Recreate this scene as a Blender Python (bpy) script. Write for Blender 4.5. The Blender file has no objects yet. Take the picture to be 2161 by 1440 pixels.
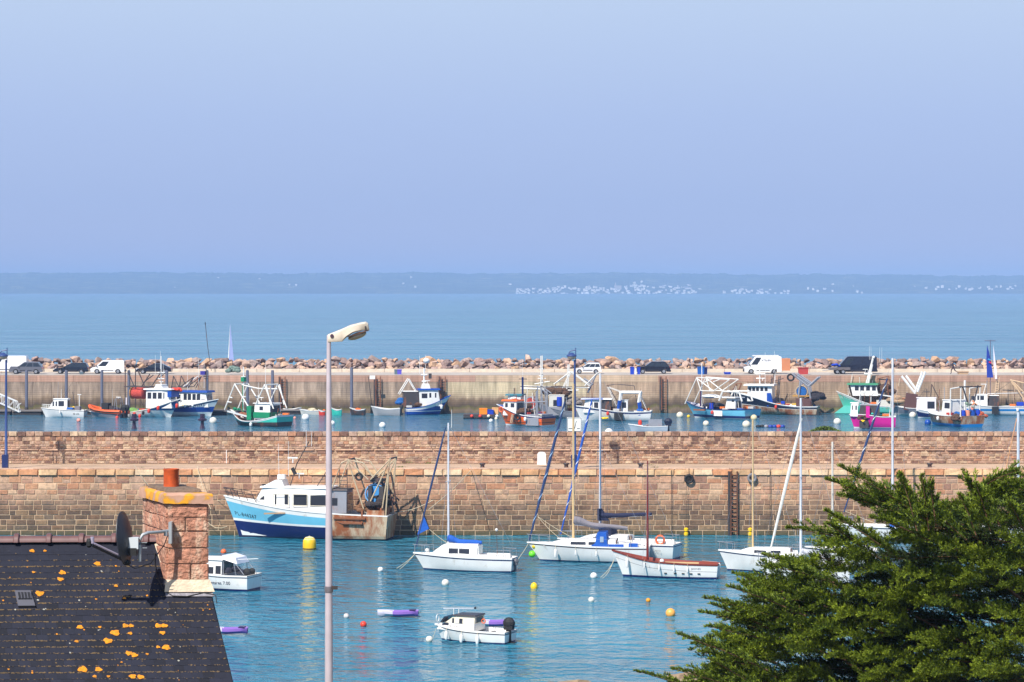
import bpy, bmesh, math, random
from mathutils import Vector, Matrix
import numpy as np
R = random.Random(7)
sc = bpy.context.scene
PI = math.pi; rad = math.radians
# ---------------------------------------------------------------- camera, sky, sun, exposure
F, CX, HZ, H = 6000.0, 1080.5, 610.0, 17.0        # focal length and centre in photo pixels, horizon row, eye height
cam_d = bpy.data.cameras.new('camera'); cam = bpy.data.objects.new('camera', cam_d)
sc.collection.objects.link(cam); sc.camera = cam
cam.location = (0, 0, H); cam.rotation_euler = (rad(90), 0, 0)
cam_d.sensor_width = 36; cam_d.lens = F / 2161 * 36
cam_d.shift_y = -(720 - HZ) / 2161
cam_d.clip_start = 0.5; cam_d.clip_end = 60000
SUN_TO = Vector((-0.36, -0.58, 0.74)).normalized()  # direction towards the sun
w = bpy.data.worlds.new('World'); sc.world = w; w.use_nodes = True
nt = w.node_tree; nt.nodes.clear()
wo = nt.nodes.new('ShaderNodeOutputWorld'); bg = nt.nodes.new('ShaderNodeBackground')
sky = nt.nodes.new('ShaderNodeTexSky'); sky.sky_type = 'NISHITA'; sky.sun_disc = False
sky.sun_elevation = math.asin(SUN_TO.z); sky.sun_rotation = math.atan2(SUN_TO.x, SUN_TO.y)
sky.air_density = 1.0; sky.dust_density = 0.6; sky.ozone_density = 2.0
geo = nt.nodes.new('ShaderNodeNewGeometry'); sep = nt.nodes.new('ShaderNodeSeparateXYZ')
nt.links.new(geo.outputs['Incoming'], sep.inputs[0])
tc = nt.nodes.new('ShaderNodeTexCoord'); sep2 = nt.nodes.new('ShaderNodeSeparateXYZ')
nt.links.new(tc.outputs['Generated'], sep2.inputs[0])
ramp = nt.nodes.new('ShaderNodeValToRGB')            # the low hazy sky: periwinkle, paler upwards
nt.links.new(sep2.outputs['Z'], ramp.inputs['Fac'])
BGS = 0.12
def sr(r, g, b):
    f = lambda c: (c / 255 / 12.92) if c / 255 <= 0.04045 else ((c / 255 + 0.055) / 1.055) ** 2.4
    return (f(r), f(g), f(b))
es = ramp.color_ramp.elements
low = [(0.0, (174, 178, 206)), (0.012, (168, 178, 212)), (0.03, (163, 179, 216)), (0.06, (168, 186, 222)), (0.105, (182, 200, 227)), (0.25, (170, 196, 232)), (0.45, (130, 170, 226))]
while len(es) < len(low): es.new(0.5)
for e, (p, c) in zip(es, low):
    e.position = p; l = sr(*c); e.color = (l[0], l[1], l[2], 1)
div = nt.nodes.new('ShaderNodeVectorMath'); div.operation = 'SCALE'; div.inputs['Scale'].default_value = .925 / BGS
nt.links.new(ramp.outputs['Color'], div.inputs[0])
mr = nt.nodes.new('ShaderNodeMapRange'); mr.inputs['From Min'].default_value = 0.2; mr.inputs['From Max'].default_value = 0.7
nt.links.new(sep2.outputs['Z'], mr.inputs['Value'])
mx = nt.nodes.new('ShaderNodeMix'); mx.data_type = 'RGBA'
nt.links.new(mr.outputs['Result'], mx.inputs['Factor']); nt.links.new(div.outputs[0], mx.inputs['A']); nt.links.new(sky.outputs[0], mx.inputs['B'])
nt.links.new(mx.outputs['Result'], bg.inputs['Color']); bg.inputs['Strength'].default_value = BGS
nt.links.new(bg.outputs[0], wo.inputs[0])
sun_d = bpy.data.lights.new('sun', 'SUN'); sun_d.energy = 5.0; sun_d.angle = rad(0.53); sun_d.color = (1, 0.945, 0.86)
sun = bpy.data.objects.new('sun', sun_d); sc.collection.objects.link(sun)
sun.rotation_euler = SUN_TO.to_track_quat('Z', 'Y').to_euler()
sc.view_settings.view_transform = 'Standard'; sc.view_settings.look = 'None'
sc.view_settings.exposure = 0.32; sc.view_settings.gamma = 1; sc.view_settings.use_curve_mapping = False
sc.render.engine = 'CYCLES'; sc.cycles.use_denoising = True; sc.cycles.max_bounces = 6
sc.cycles.diffuse_bounces = 2; sc.cycles.glossy_bounces = 3; sc.cycles.transparent_max_bounces = 8; sc.cycles.caustics_reflective = False; sc.cycles.caustics_refractive = False
# ---------------------------------------------------------------- helpers
def link(o): sc.collection.objects.link(o); return o
def tag(o, label=None, cat=None, group=None, kind=None):
    if label: o['label'] = label
    if cat: o['category'] = cat
    if group: o['group'] = group
    if kind: o['kind'] = kind
    return o
def thing(name, label, cat, loc=(0, 0, 0), rz=0, group=None):
    o = link(bpy.data.objects.new(name, None)); o.location = loc; o.rotation_euler = (0, 0, rz)
    return tag(o, label, cat, group)
def W(px, py, Y): return Vector(((px - CX) / F * Y, Y, H - (py - HZ) / F * Y))
def Yw(py): return F * H / (py - HZ)                  # distance of a point on the water
MATS = {}
def mat(key, col, rough=0.5, metal=0.0, var=0.0, vscale=2.0, bump=0.0, bscale=20.0, dirt=None, dirtamt=0.0, dscale=1.2, coat=0.0, trans=0.0, rnd=0.0):
    if key in MATS: return MATS[key]
    m = bpy.data.materials.new(key); m.use_nodes = True; n = m.node_tree; b = n.nodes['Principled BSDF']
    b.inputs['Base Color'].default_value = (*col, 1); b.inputs['Roughness'].default_value = rough; b.inputs['Metallic'].default_value = metal
    if coat: b.inputs['Coat Weight'].default_value = coat
    t = n.nodes.new('ShaderNodeTexCoord'); src = None
    if var or dirt or rnd:
        c = n.nodes.new('ShaderNodeRGB'); c.outputs[0].default_value = (*col, 1); src = c.outputs[0]
        if rnd:
            oi = n.nodes.new('ShaderNodeObjectInfo'); hs = n.nodes.new('ShaderNodeHueSaturation')
            m2 = n.nodes.new('ShaderNodeMapRange'); m2.inputs['To Min'].default_value = 1 - rnd; m2.inputs['To Max'].default_value = 1 + rnd
            n.links.new(oi.outputs['Random'], m2.inputs['Value']); n.links.new(m2.outputs[0], hs.inputs['Value']); n.links.new(src, hs.inputs['Color']); src = hs.outputs[0]
        if var:
            no = n.nodes.new('ShaderNodeTexNoise'); no.inputs['Scale'].default_value = vscale; no.inputs['Detail'].default_value = 5
            n.links.new(t.outputs['Object'], no.inputs['Vector'])
            m2 = n.nodes.new('ShaderNodeMapRange'); m2.inputs['From Min'].default_value = .3; m2.inputs['From Max'].default_value = .7
            m2.inputs['To Min'].default_value = 1 - var; m2.inputs['To Max'].default_value = 1 + var * .6
            n.links.new(no.outputs['Fac'], m2.inputs['Value'])
            hs = n.nodes.new('ShaderNodeHueSaturation'); n.links.new(m2.outputs[0], hs.inputs['Value']); n.links.new(src, hs.inputs['Color']); src = hs.outputs[0]
        if dirt:
            no = n.nodes.new('ShaderNodeTexNoise'); no.inputs['Scale'].default_value = dscale; no.inputs['Detail'].default_value = 8; no.inputs['Roughness'].default_value = .7
            mp = n.nodes.new('ShaderNodeMapping'); mp.inputs['Scale'].default_value = (1, 1, .4)
            n.links.new(t.outputs['Object'], mp.inputs[0]); n.links.new(mp.outputs[0], no.inputs['Vector'])
            m2 = n.nodes.new('ShaderNodeMapRange'); m2.inputs['From Min'].default_value = .62 - dirtamt * .3; m2.inputs['From Max'].default_value = .78 - dirtamt * .3
            n.links.new(no.outputs['Fac'], m2.inputs['Value'])
            mm = n.nodes.new('ShaderNodeMix'); mm.data_type = 'RGBA'; n.links.new(m2.outputs[0], mm.inputs['Factor']); n.links.new(src, mm.inputs['A'])
            mm.inputs['B'].default_value = (*dirt, 1); src = mm.outputs['Result']
        n.links.new(src, b.inputs['Base Color'])
    if bump:
        no = n.nodes.new('ShaderNodeTexNoise'); no.inputs['Scale'].default_value = bscale; no.inputs['Detail'].default_value = 6
        n.links.new(t.outputs['Object'], no.inputs['Vector'])
        bp = n.nodes.new('ShaderNodeBump'); bp.inputs['Strength'].default_value = bump; bp.inputs['Distance'].default_value = .05
        n.links.new(no.outputs['Fac'], bp.inputs['Height']); n.links.new(bp.outputs[0], b.inputs['Normal'])
    MATS[key] = m; return m
RUST = sr(150, 85, 45)
def P(key, r, g, b, **k): return mat(key, sr(r, g, b), **{**dict(rough=.4, var=.07, vscale=1.5), **k})
white = P('white_gelcoat', 232, 230, 226, dirt=sr(185, 176, 160), dirtamt=.12, rough=.3)
cream = P('cream_paint', 226, 214, 190, rough=.5)
dirtywhite = P('worn_white_paint', 212, 208, 200, dirt=RUST, dirtamt=.18, rough=.5)
rustwhite = P('rust_streaked_paint', 198, 178, 150, dirt=RUST, dirtamt=.72, rough=.7, dscale=1.0)
navy = P('navy_paint', 22, 34, 92, rough=.3)
blue = P('blue_paint', 18, 72, 160, rough=.35)
royal = P('royal_blue_cloth', 18, 86, 178, rough=.8, bump=.4, bscale=8)
darkblue = P('dark_blue_cloth', 30, 36, 66, rough=.85, bump=.4, bscale=8)
greycloth = P('grey_cloth', 128, 122, 128, rough=.85, bump=.4, bscale=8)
lblue = P('light_blue_paint', 110, 185, 212, rough=.35)
teal = P('teal_paint', 95, 195, 178, rough=.4, dirt=sr(150,160,140), dirtamt=.12)
green = P('green_paint', 20, 130, 88, rough=.45)
turq = P('turquoise_paint', 60, 190, 170, rough=.45)
orange = P('orange_paint', 245, 104, 24, rough=.45)
floatorange = P('orange_float', 235, 105, 50, rough=.45)
redor = P('red_orange_float', 222, 62, 40, rough=.45)
pink = P('pink_paint', 214, 28, 146, rough=.4)
black = P('black_rubber', 28, 28, 30, rough=.7)
darkm = P('dark_steel', 62, 56, 56, rough=.6, dirt=RUST, dirtamt=.25)
rustm = P('rusty_steel', 135, 82, 52, rough=.8, var=.25)
steel = P('galvanised_steel', 150, 152, 158, rough=.45, metal=.3)
greysteel = P('grey_painted_steel', 140, 142, 150, rough=.5, dirt=RUST, dirtamt=.15)
glass = mat('dark_window_glass', sr(45, 48, 58), rough=.08)
wood = P('varnished_wood', 120, 48, 28, rough=.4, var=.2, vscale=6)
tanmast = P('tan_mast_paint', 214, 182, 132, rough=.4)
alu = P('anodised_mast', 214, 214, 220, rough=.35)
yellow = P('yellow_plastic', 238, 196, 20, rough=.4)
ropew = P('pale_rope', 205, 190, 160, rough=.9)
roped = P('dark_rope', 70, 58, 48, rough=.9)
netbrown = P('brown_net', 92, 66, 48, rough=.95, var=.5, vscale=7, bump=1, bscale=14)
netgreen = P('green_net', 120, 165, 85, rough=.95, var=.4, vscale=7, bump=1, bscale=14)
netred = P('red_net', 190, 72, 60, rough=.95, var=.35, vscale=7, bump=1, bscale=14)
netblue = P('blue_net', 30, 95, 165, rough=.95, var=.4, vscale=7, bump=1, bscale=14)
deckgrey = P('grey_deck', 150, 148, 146, rough=.8)
purple = P('purple_plastic', 134, 98, 178, rough=.4)
lilac = P('pale_lilac_plastic', 196, 190, 205, rough=.45)
anti = P('antifouling', 30, 40, 70, rough=.8)
bluebin = P('blue_plastic', 20, 60, 180, rough=.5)
lamppost_blue = P('blue_lamp_paint', 52, 72, 124, rough=.45)
pilem = P('blue_grey_pile', 86, 90, 108, rough=.7, dirt=sr(60, 52, 46), dirtamt=.2)
class MB:
    def __init__(s): s.v = []; s.f = []; s.m = []; s.cur = 0
    def add(s, vs, fs, m=None):
        k = len(s.v); s.v += [tuple(p) for p in vs]; s.f += [tuple(k + i for i in f) for f in fs]; s.m += [s.cur if m is None else m] * len(fs); return s
    def box(s, c, d, rz=0, m=None, ry=0):
        x, y, z = d[0] / 2, d[1] / 2, d[2] / 2; M = Matrix.Rotation(rz, 3, 'Z') @ Matrix.Rotation(ry, 3, 'Y')
        vs = [M @ Vector((a * x, b * y, e * z)) + Vector(c) for a in (-1, 1) for b in (-1, 1) for e in (-1, 1)]
        return s.add(vs, [(0, 1, 3, 2), (4, 6, 7, 5), (0, 4, 5, 1), (2, 3, 7, 6), (0, 2, 6, 4), (1, 5, 7, 3)], m)
    def tube(s, pts, r, n=6, r1=None, m=None, caps=True):
        pts = [Vector(p) for p in pts]; N = len(pts); vs = []; fs = []
        for i, p in enumerate(pts):
            d = (pts[min(i + 1, N - 1)] - pts[max(i - 1, 0)]).normalized()
            u = d.cross(Vector((0, 0, 1)));
            if u.length < .05: u = d.cross(Vector((1, 0, 0)))
            u.normalize(); q = d.cross(u); t = i / max(1, N - 1); rr = r if r1 is None else r + (r1 - r) * t
            if isinstance(r, (list, tuple)): rr = r[i]
            for k in range(n):
                a = 2 * PI * k / n; vs.append(p + (u * math.cos(a) + q * math.sin(a)) * rr)
        for i in range(N - 1):
            for k in range(n): fs.append((i * n + k, i * n + (k + 1) % n, (i + 1) * n + (k + 1) % n, (i + 1) * n + k))
        if caps: fs.append(tuple(range(n))[::-1]); fs.append(tuple((N - 1) * n + k for k in range(n)))
        return s.add(vs, fs, m)
    def prism(s, poly, y0, y1, m=None, top=None):        # polygon in x-z, extruded along y
        n = len(poly); vs = [(x, y0, z) for x, z in poly] + [(x, y1, z) for x, z in poly]
        fs = [tuple(range(n)), tuple(range(n, 2 * n))[::-1]] + [(i, i + n, (i + 1) % n + n, (i + 1) % n) for i in range(n)]
        return s.add(vs, fs, m)
    def ball(s, c, r, n=10, k=6, sz=1.0, m=None, sx=1, sy=1):
        vs = [(c[0], c[1], c[2] - r * sz)]; fs = []
        for i in range(1, k):
            a = -PI / 2 + PI * i / k
            for j in range(n): b = 2 * PI * j / n; vs.append((c[0] + r * sx * math.cos(a) * math.cos(b), c[1] + r * sy * math.cos(a) * math.sin(b), c[2] + r * sz * math.sin(a)))
        vs.append((c[0], c[1], c[2] + r * sz)); top = len(vs) - 1
        for j in range(n):
            fs.append((0, 1 + (j + 1) % n, 1 + j)); fs.append((top, top - n + j, top - n + (j + 1) % n))
            for i in range(k - 2): a = 1 + i * n; fs.append((a + j, a + (j + 1) % n, a + n + (j + 1) % n, a + n + j))
        return s.add(vs, fs, m)
    def torus(s, c, Rr, r, ax='y', n=16, k=8, m=None):
        vs = []; fs = []
        for i in range(n):
            a = 2 * PI * i / n
            for j in range(k):
                b = 2 * PI * j / k; q = Rr + r * math.cos(b); x, y, z = q * math.cos(a), r * math.sin(b), q * math.sin(a)
                if ax == 'x': x, y = y, x
                if ax == 'z': y, z = z, y
                vs.append((c[0] + x, c[1] + y, c[2] + z))
        for i in range(n):
            for j in range(k): fs.append((i * k + j, i * k + (j + 1) % k, ((i + 1) % n) * k + (j + 1) % k, ((i + 1) % n) * k + j))
        return s.add(vs, fs, m)
    def lathe(s, prof, c=(0, 0, 0), n=12, m=None, ax='z'):   # prof: (radius, height)
        vs = []; fs = []
        for r, z in prof:
            for j in range(n):
                a = 2 * PI * j / n; x, y, q = r * math.cos(a), r * math.sin(a), z
                if ax == 'y': x, y, q = x, q, y
                if ax == 'x': x, y, q = q, x, y
                vs.append((c[0] + x, c[1] + y, c[2] + q))
        N = len(prof)
        for i in range(N - 1):
            for j in range(n): fs.append((i * n + j, i * n + (j + 1) % n, (i + 1) * n + (j + 1) % n, (i + 1) * n + j))
        fs.append(tuple(range(n))[::-1]); fs.append(tuple((N - 1) * n + j for j in range(n)))
        return s.add(vs, fs, m)
    def mesh(s, name, mats, smooth=False):
        me = bpy.data.meshes.new(name); me.from_pydata(s.v, [], s.f)
        if not isinstance(mats, (list, tuple)): mats = [mats]
        for q in mats: me.materials.append(q)
        me.polygons.foreach_set('material_index', s.m)
        bm = bmesh.new(); bm.from_mesh(me); bmesh.ops.recalc_face_normals(bm, faces=bm.faces); bm.to_mesh(me); bm.free()
        if smooth:
            me.shade_smooth() if hasattr(me, 'shade_smooth') else None
            try: me.set_sharp_from_angle(angle=rad(40))
            except Exception: pass
        me.update(); return me
    def build(s, name, mats, parent=None, loc=(0, 0, 0), rz=0, smooth=False):
        o = link(bpy.data.objects.new(name, s.mesh(name, mats, smooth))); o.location = loc; o.rotation_euler = (0, 0, rz)
        if parent: o.parent = parent
        return o
def tube(parent, name, pts, r, m, r1=None, n=6): return MB().tube(pts, r, n, r1).build(name, m, parent, smooth=True)
def box(parent, name, c, d, m, rz=0, ry=0): return MB().box(c, d, rz, None, ry).build(name, m, parent)
def ball(parent, name, c, r, m, sz=1.0): return MB().ball(c, r, 12, 8, sz).build(name, m, parent, smooth=True)
def copy_tree(o, parent=None):
    c = o.copy(); link(c)
    if parent: c.parent = parent
    for ch in o.children: copy_tree(ch, c)
    return c
def text(parent, name, body, size, m, loc, rot, sx=1.0, align='CENTER'):
    cu = bpy.data.curves.new(name, 'FONT'); cu.body = body; cu.size = size; cu.align_x = align; cu.align_y = 'CENTER'; cu.extrude = .004
    tmp = bpy.data.objects.new('tmp_text', cu); me = bpy.data.meshes.new_from_object(tmp); bpy.data.objects.remove(tmp); me.materials.clear(); me.materials.append(m)
    o = link(bpy.data.objects.new(name, me)); o.location = loc; o.rotation_euler = rot; o.scale = (sx, 1, 1)
    if parent: o.parent = parent
    return o
# ---------------------------------------------------------------- water
def water(name, x0, x1, y0, y1, base, scale, strength, stretch=(1, 1, 1), rough=.05, streak=0.0, col2=None, dist=.12, low=0.0):
    o = MB().add([(x0, y0, 0), (x1, y0, 0), (x1, y1, 0), (x0, y1, 0)], [(0, 1, 2, 3)])
    m = bpy.data.materials.new(name); m.use_nodes = True; n = m.node_tree; b = n.nodes['Principled BSDF']
    b.inputs['Base Color'].default_value = (*base, 1); b.inputs['Roughness'].default_value = rough; b.inputs['IOR'].default_value = 1.33; b.inputs['Specular IOR Level'].default_value = .45
    t = n.nodes.new('ShaderNodeTexCoord')
    def noise(s, sx, sy, det=3, dist_=0.0):
        mp = n.nodes.new('ShaderNodeMapping'); mp.inputs['Scale'].default_value = (sx, sy, 1); n.links.new(t.outputs['Object'], mp.inputs[0])
        no = n.nodes.new('ShaderNodeTexNoise'); no.inputs['Scale'].default_value = s; no.inputs['Detail'].default_value = det; no.inputs['Distortion'].default_value = dist_
        n.links.new(mp.outputs[0], no.inputs['Vector']); return no.outputs['Fac']
    f1 = noise(scale, stretch[0], stretch[1], 4, .4); f2 = noise(scale * .23, stretch[0], stretch[1] * 1.3, 2, .3)
    ad = n.nodes.new('ShaderNodeMath'); ad.operation = 'MULTIPLY_ADD'; ad.inputs[1].default_value = 2.5; n.links.new(f2, ad.inputs[0]); n.links.new(f1, ad.inputs[2])
    bp = n.nodes.new('ShaderNodeBump'); bp.inputs['Strength'].default_value = strength; bp.inputs['Distance'].default_value = dist
    n.links.new(ad.outputs[0], bp.inputs['Height']); n.links.new(bp.outputs[0], b.inputs['Normal'])
    if col2:
        f3 = noise(.02, .35, 1.6, 4, .6); mm = n.nodes.new('ShaderNodeMix'); mm.data_type = 'RGBA'
        r = n.nodes.new('ShaderNodeMapRange'); r.inputs['From Min'].default_value = .38; r.inputs['From Max'].default_value = .62; n.links.new(f3, r.inputs['Value'])
        n.links.new(r.outputs[0], mm.inputs['Factor']); mm.inputs['A'].default_value = (*base, 1); mm.inputs['B'].default_value = (*col2, 1); n.links.new(mm.outputs['Result'], b.inputs['Base Color'])
    return tag(o.build(name, m), kind='structure')
QX = 110
water('harbour_water', -QX, QX, 84, 197, (.014, .145, .225), 1.7, 1.0, (1.15, 1.0), col2=(.032, .22, .32), dist=.27, rough=.07)
water('basin_water', -QX, QX, 206, 390, (.014, .11, .19), 1.5, 1.0, (1.1, 1.0), col2=(.026, .15, .24), dist=.22, rough=.08)
water('sea', -9000, 9000, 410, 13500, (.03, .14, .21), .16, 1.0, (.35, 1.0), col2=(.065, .21, .28), dist=2.2, rough=.18)
# seabed below the water so every sheet has ground under it
tag(MB().add([(-9000, -400, -3), (9000, -400, -3), (9000, 13500, -3), (-9000, 13500, -3)], [(0, 1, 2, 3)]).build('seabed', P('sand_mud', 90, 80, 60, rough=.9)), kind='structure')
for sx in (-1, 1):   # water beyond the ends of the moles
    pass
# ---------------------------------------------------------------- hillside on which the photographer stands
def land_z(y):
    if y < 62: return 7.6
    if y < 116: return 7.6 - (y - 62) / 54 * 8.4
    return -.8 - (y - 116) * .08
m = P('dry_grass_slope', 110, 105, 70, rough=.95, var=.35, vscale=.4, bump=.6, bscale=3)
mb = MB(); ys = [-40, 0, 30, 62, 80, 98, 108, 116, 130]; xs = [-400, -75] + [x for x in range(-60, 61, 6)] + [75, 400]
for y in ys:
    for x in xs: mb.v.append((x, y, land_z(y) + (R.uniform(-.25, .25) if 0 < y < 116 else 0)))
nx = len(xs)
for j in range(len(ys) - 1):
    for i in range(nx - 1): mb.f.append((j * nx + i, j * nx + i + 1, (j + 1) * nx + i + 1, (j + 1) * nx + i)); mb.m.append(0)
tag(mb.build('hillside_ground', m, smooth=True), kind='structure')
# ---------------------------------------------------------------- stones
def stone_mat(key, palA, palB, z0=None, z1=None, wet=None, bumpS=.5, grain=.12):
    m = bpy.data.materials.new(key); m.use_nodes = True; n = m.node_tree; b = n.nodes['Principled BSDF']; b.inputs['Roughness'].default_value = .88
    g = n.nodes.new('ShaderNodeNewGeometry'); oi = n.nodes.new('ShaderNodeObjectInfo')
    a = n.nodes.new('ShaderNodeMath'); a.operation = 'ADD'; n.links.new(g.outputs['Random Per Island'], a.inputs[0]); n.links.new(oi.outputs['Random'], a.inputs[1])
    fr = n.nodes.new('ShaderNodeMath'); fr.operation = 'FRACT'; n.links.new(a.outputs[0], fr.inputs[0])
    def rp(pal):
        r = n.nodes.new('ShaderNodeValToRGB'); r.color_ramp.interpolation = 'CONSTANT'
        while len(r.color_ramp.elements) < len(pal): r.color_ramp.elements.new(.5)
        for i, (e, c) in enumerate(zip(r.color_ramp.elements, pal)): e.position = i / len(pal); e.color = (*sr(*c), 1)
        n.links.new(fr.outputs[0], r.inputs['Fac']); return r.outputs['Color']
    src = rp(palA); sp = n.nodes.new('ShaderNodeSeparateXYZ'); n.links.new(g.outputs['Position'], sp.inputs[0])
    nz = n.nodes.new('ShaderNodeTexNoise'); nz.inputs['Scale'].default_value = .5; nz.inputs['Detail'].default_value = 6; n.links.new(g.outputs['Position'], nz.inputs['Vector'])
    if palB:
        jz = n.nodes.new('ShaderNodeMath'); jz.operation = 'MULTIPLY_ADD'; jz.inputs[1].default_value = 1.6; n.links.new(nz.outputs['Fac'], jz.inputs[0]); n.links.new(sp.outputs['Z'], jz.inputs[2])
        mr = n.nodes.new('ShaderNodeMapRange'); mr.inputs['From Min'].default_value = z0 + .8; mr.inputs['From Max'].default_value = z1 + .8; n.links.new(jz.outputs[0], mr.inputs['Value'])
        mm = n.nodes.new('ShaderNodeMix'); mm.data_type = 'RGBA'; n.links.new(mr.outputs[0], mm.inputs['Factor']); n.links.new(rp(palB), mm.inputs['A']); n.links.new(src, mm.inputs['B']); src = mm.outputs['Result']
    fi = n.nodes.new('ShaderNodeTexNoise'); fi.inputs['Scale'].default_value = 4; fi.inputs['Detail'].default_value = 8; fi.inputs['Roughness'].default_value = .7; n.links.new(g.outputs['Position'], fi.inputs['Vector'])
    mr = n.nodes.new('ShaderNodeMapRange'); mr.inputs['From Min'].default_value = .3; mr.inputs['From Max'].default_value = .7; mr.inputs['To Min'].default_value = 1 - grain * 2.4; mr.inputs['To Max'].default_value = 1 + grain * 2
    n.links.new(fi.outputs['Fac'], mr.inputs['Value']); hs = n.nodes.new('ShaderNodeHueSaturation'); n.links.new(mr.outputs[0], hs.inputs['Value']); n.links.new(src, hs.inputs['Color']); src = hs.outputs[0]
    st_ = n.nodes.new('ShaderNodeTexNoise'); st_.inputs['Scale'].default_value = .9; st_.inputs['Detail'].default_value = 9; st_.inputs['Roughness'].default_value = .75; mpp = n.nodes.new('ShaderNodeMapping'); mpp.inputs['Scale'].default_value = (1, 1, .45); n.links.new(g.outputs['Position'], mpp.inputs[0]); n.links.new(mpp.outputs[0], st_.inputs['Vector'])
    mr = n.nodes.new('ShaderNodeMapRange'); mr.inputs['From Min'].default_value = .42; mr.inputs['From Max'].default_value = .68; mr.inputs['To Min'].default_value = 1.06; mr.inputs['To Max'].default_value = .62; n.links.new(st_.outputs['Fac'], mr.inputs['Value']); hs = n.nodes.new('ShaderNodeHueSaturation'); hs.inputs['Saturation'].default_value = .95; n.links.new(mr.outputs[0], hs.inputs['Value']); n.links.new(src, hs.inputs['Color']); src = hs.outputs[0]
    if wet:
        jz = n.nodes.new('ShaderNodeMath'); jz.operation = 'MULTIPLY_ADD'; jz.inputs[1].default_value = .5; n.links.new(fi.outputs['Fac'], jz.inputs[0]); n.links.new(sp.outputs['Z'], jz.inputs[2])
        mr = n.nodes.new('ShaderNodeMapRange'); mr.inputs['From Min'].default_value = wet[0] + .25; mr.inputs['From Max'].default_value = wet[1] + .25; n.links.new(jz.outputs[0], mr.inputs['Value'])
        mm = n.nodes.new('ShaderNodeMix'); mm.data_type = 'RGBA'; n.links.new(mr.outputs[0], mm.inputs['Factor']); mm.inputs['A'].default_value = (*sr(*wet[2]), 1); n.links.new(src, mm.inputs['B']); src = mm.outputs['Result']
    n.links.new(src, b.inputs['Base Color'])
    bp = n.nodes.new('ShaderNodeBump'); bp.inputs['Strength'].default_value = bumpS; bp.inputs['Distance'].default_value = .06; n.links.new(fi.outputs['Fac'], bp.inputs['Height']); n.links.new(bp.outputs[0], b.inputs['Normal'])
    return m
warm = [(200, 150, 116), (186, 138, 108), (206, 162, 127), (172, 126, 100), (196, 140, 100), (182, 144, 117), (214, 172, 134), (158, 114, 91), (190, 130, 91), (188, 148, 119)]
brown = [(127, 97, 72), (112, 86, 65), (135, 104, 77), (105, 80, 63), (123, 90, 63), (118, 97, 77), (143, 112, 81), (99, 79, 62)]
parap = [(184, 146, 121), (174, 136, 113), (191, 158, 129), (158, 122, 102), (178, 138, 108), (168, 140, 121), (196, 168, 137), (141, 106, 88), (172, 124, 93), (176, 146, 125), (186, 154, 129), (122, 89, 74), (180, 142, 117)]
wallstone = stone_mat('wall_granite', warm, brown, 1.6, 3.2, (.15, .55, (86, 78, 54)), .8)
parstone = stone_mat('parapet_granite', parap, None, bumpS=.8, grain=.2)
copstone = stone_mat('coping_granite', [(232, 190, 140), (226, 176, 124), (218, 158, 104), (234, 198, 156), (206, 140, 92), (228, 184, 134)], None, bumpS=.5)
slabstone = stone_mat('slab_granite', [(206, 164, 134), (196, 158, 132), (212, 172, 142)], None, bumpS=.4)
mortar = P('lime_mortar', 196, 166, 134, rough=.95, var=.2, vscale=1)
def stone_variant(k, bul=.10):
    r = random.Random(k); j = lambda a: r.uniform(-a, a)
    v = [(-.5, 0, -.5), (.5, 0, -.5), (.5, 0, .5), (-.5, 0, .5)]
    fr = [(-.5 + .04, -1, -.5 + .07), (.5 - .04, -1, -.5 + .07), (.5 - .04, -1, .5 - .07), (-.5 + .04, -1, .5 - .07)]
    fr = [(x + j(.025), y + j(.25), z + j(.04)) for x, y, z in fr]
    return v + fr, [(4, 5, 6, 7), (0, 1, 5, 4), (1, 2, 6, 5), (2, 3, 7, 6), (3, 0, 4, 7)]
SV = [stone_variant(k) for k in range(8)]
def stones(parent, name, spec, material, nparts=300, stuffname='small_stones'):
    """spec: list of (cx, cy, cz, width, depth, height); the largest become parts of their own"""
    spec = sorted(spec, key=lambda s: -s[3] * s[5] if abs(s[0]) < 37 else 0)
    ms = []
    for k, (v, f) in enumerate(SV):
        me = MB().add(v, f).mesh(name, material); ms.append(me)
    for s in spec[:nparts]:
        o = link(bpy.data.objects.new(name, R.choice(ms))); o.location = s[:3]; o.scale = (s[3], s[4], s[5]); o.parent = parent
    if len(spec) > nparts:
        mb = MB()
        for s in spec[nparts:]:
            v, f = R.choice(SV); mb.add([(s[0] + x * s[3], s[1] + y * s[4], s[2] + z * s[5]) for x, y, z in v], f)
        o = mb.build(stuffname, material, parent); o['kind'] = 'stuff'
def courses(Y, x0, x1, zs, wmin, wmax, gap, dep, big=None):
    out = []
    for i in range(len(zs) - 1):
        x = x0 + R.uniform(-.3, 0); za, zb = zs[i], zs[i + 1]
        while x < x1:
            w_ = R.uniform(wmin, wmax) * (1 + .35 * (R.random() < .2)); d = dep * R.uniform(.6, 1.3); z_a, z_b = za, zb
            if R.random() < .13 and zb - za > .4:      # a split stone: two thin ones
                zm = (za + zb) / 2 + R.uniform(-.06, .06)
                out.append((x + w_ / 2, Y, (za + zm) / 2, w_ - gap, d, zm - za - gap)); out.append((x + w_ / 2, Y, (zm + zb) / 2, w_ - gap, d * .8, zb - zm - gap))
            else: out.append((x + w_ / 2, Y, (za + zb) / 2 + R.uniform(-.012, .012), w_ - gap, d, zb - za - gap * R.uniform(.8, 1.5)))
            x += w_
    return out
YN, ZC = 196.2, 4.57
mole = thing('stone_mole', 'near granite harbour mole with orange coping course, walkway above dark tidal stonework', 'harbour wall', (0, YN, 0))
mb = MB(); mb.box((0, 5.0, .5), (2 * QX, 9.92, 8.06 - .02)); # core, top just under the walkway slabs
o = mb.build('core', mortar, mole)
zs = [-.35]; 
while zs[-1] < 3.7: zs.append(zs[-1] + R.uniform(.33, .46))
zs[-1] = 4.13
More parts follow.
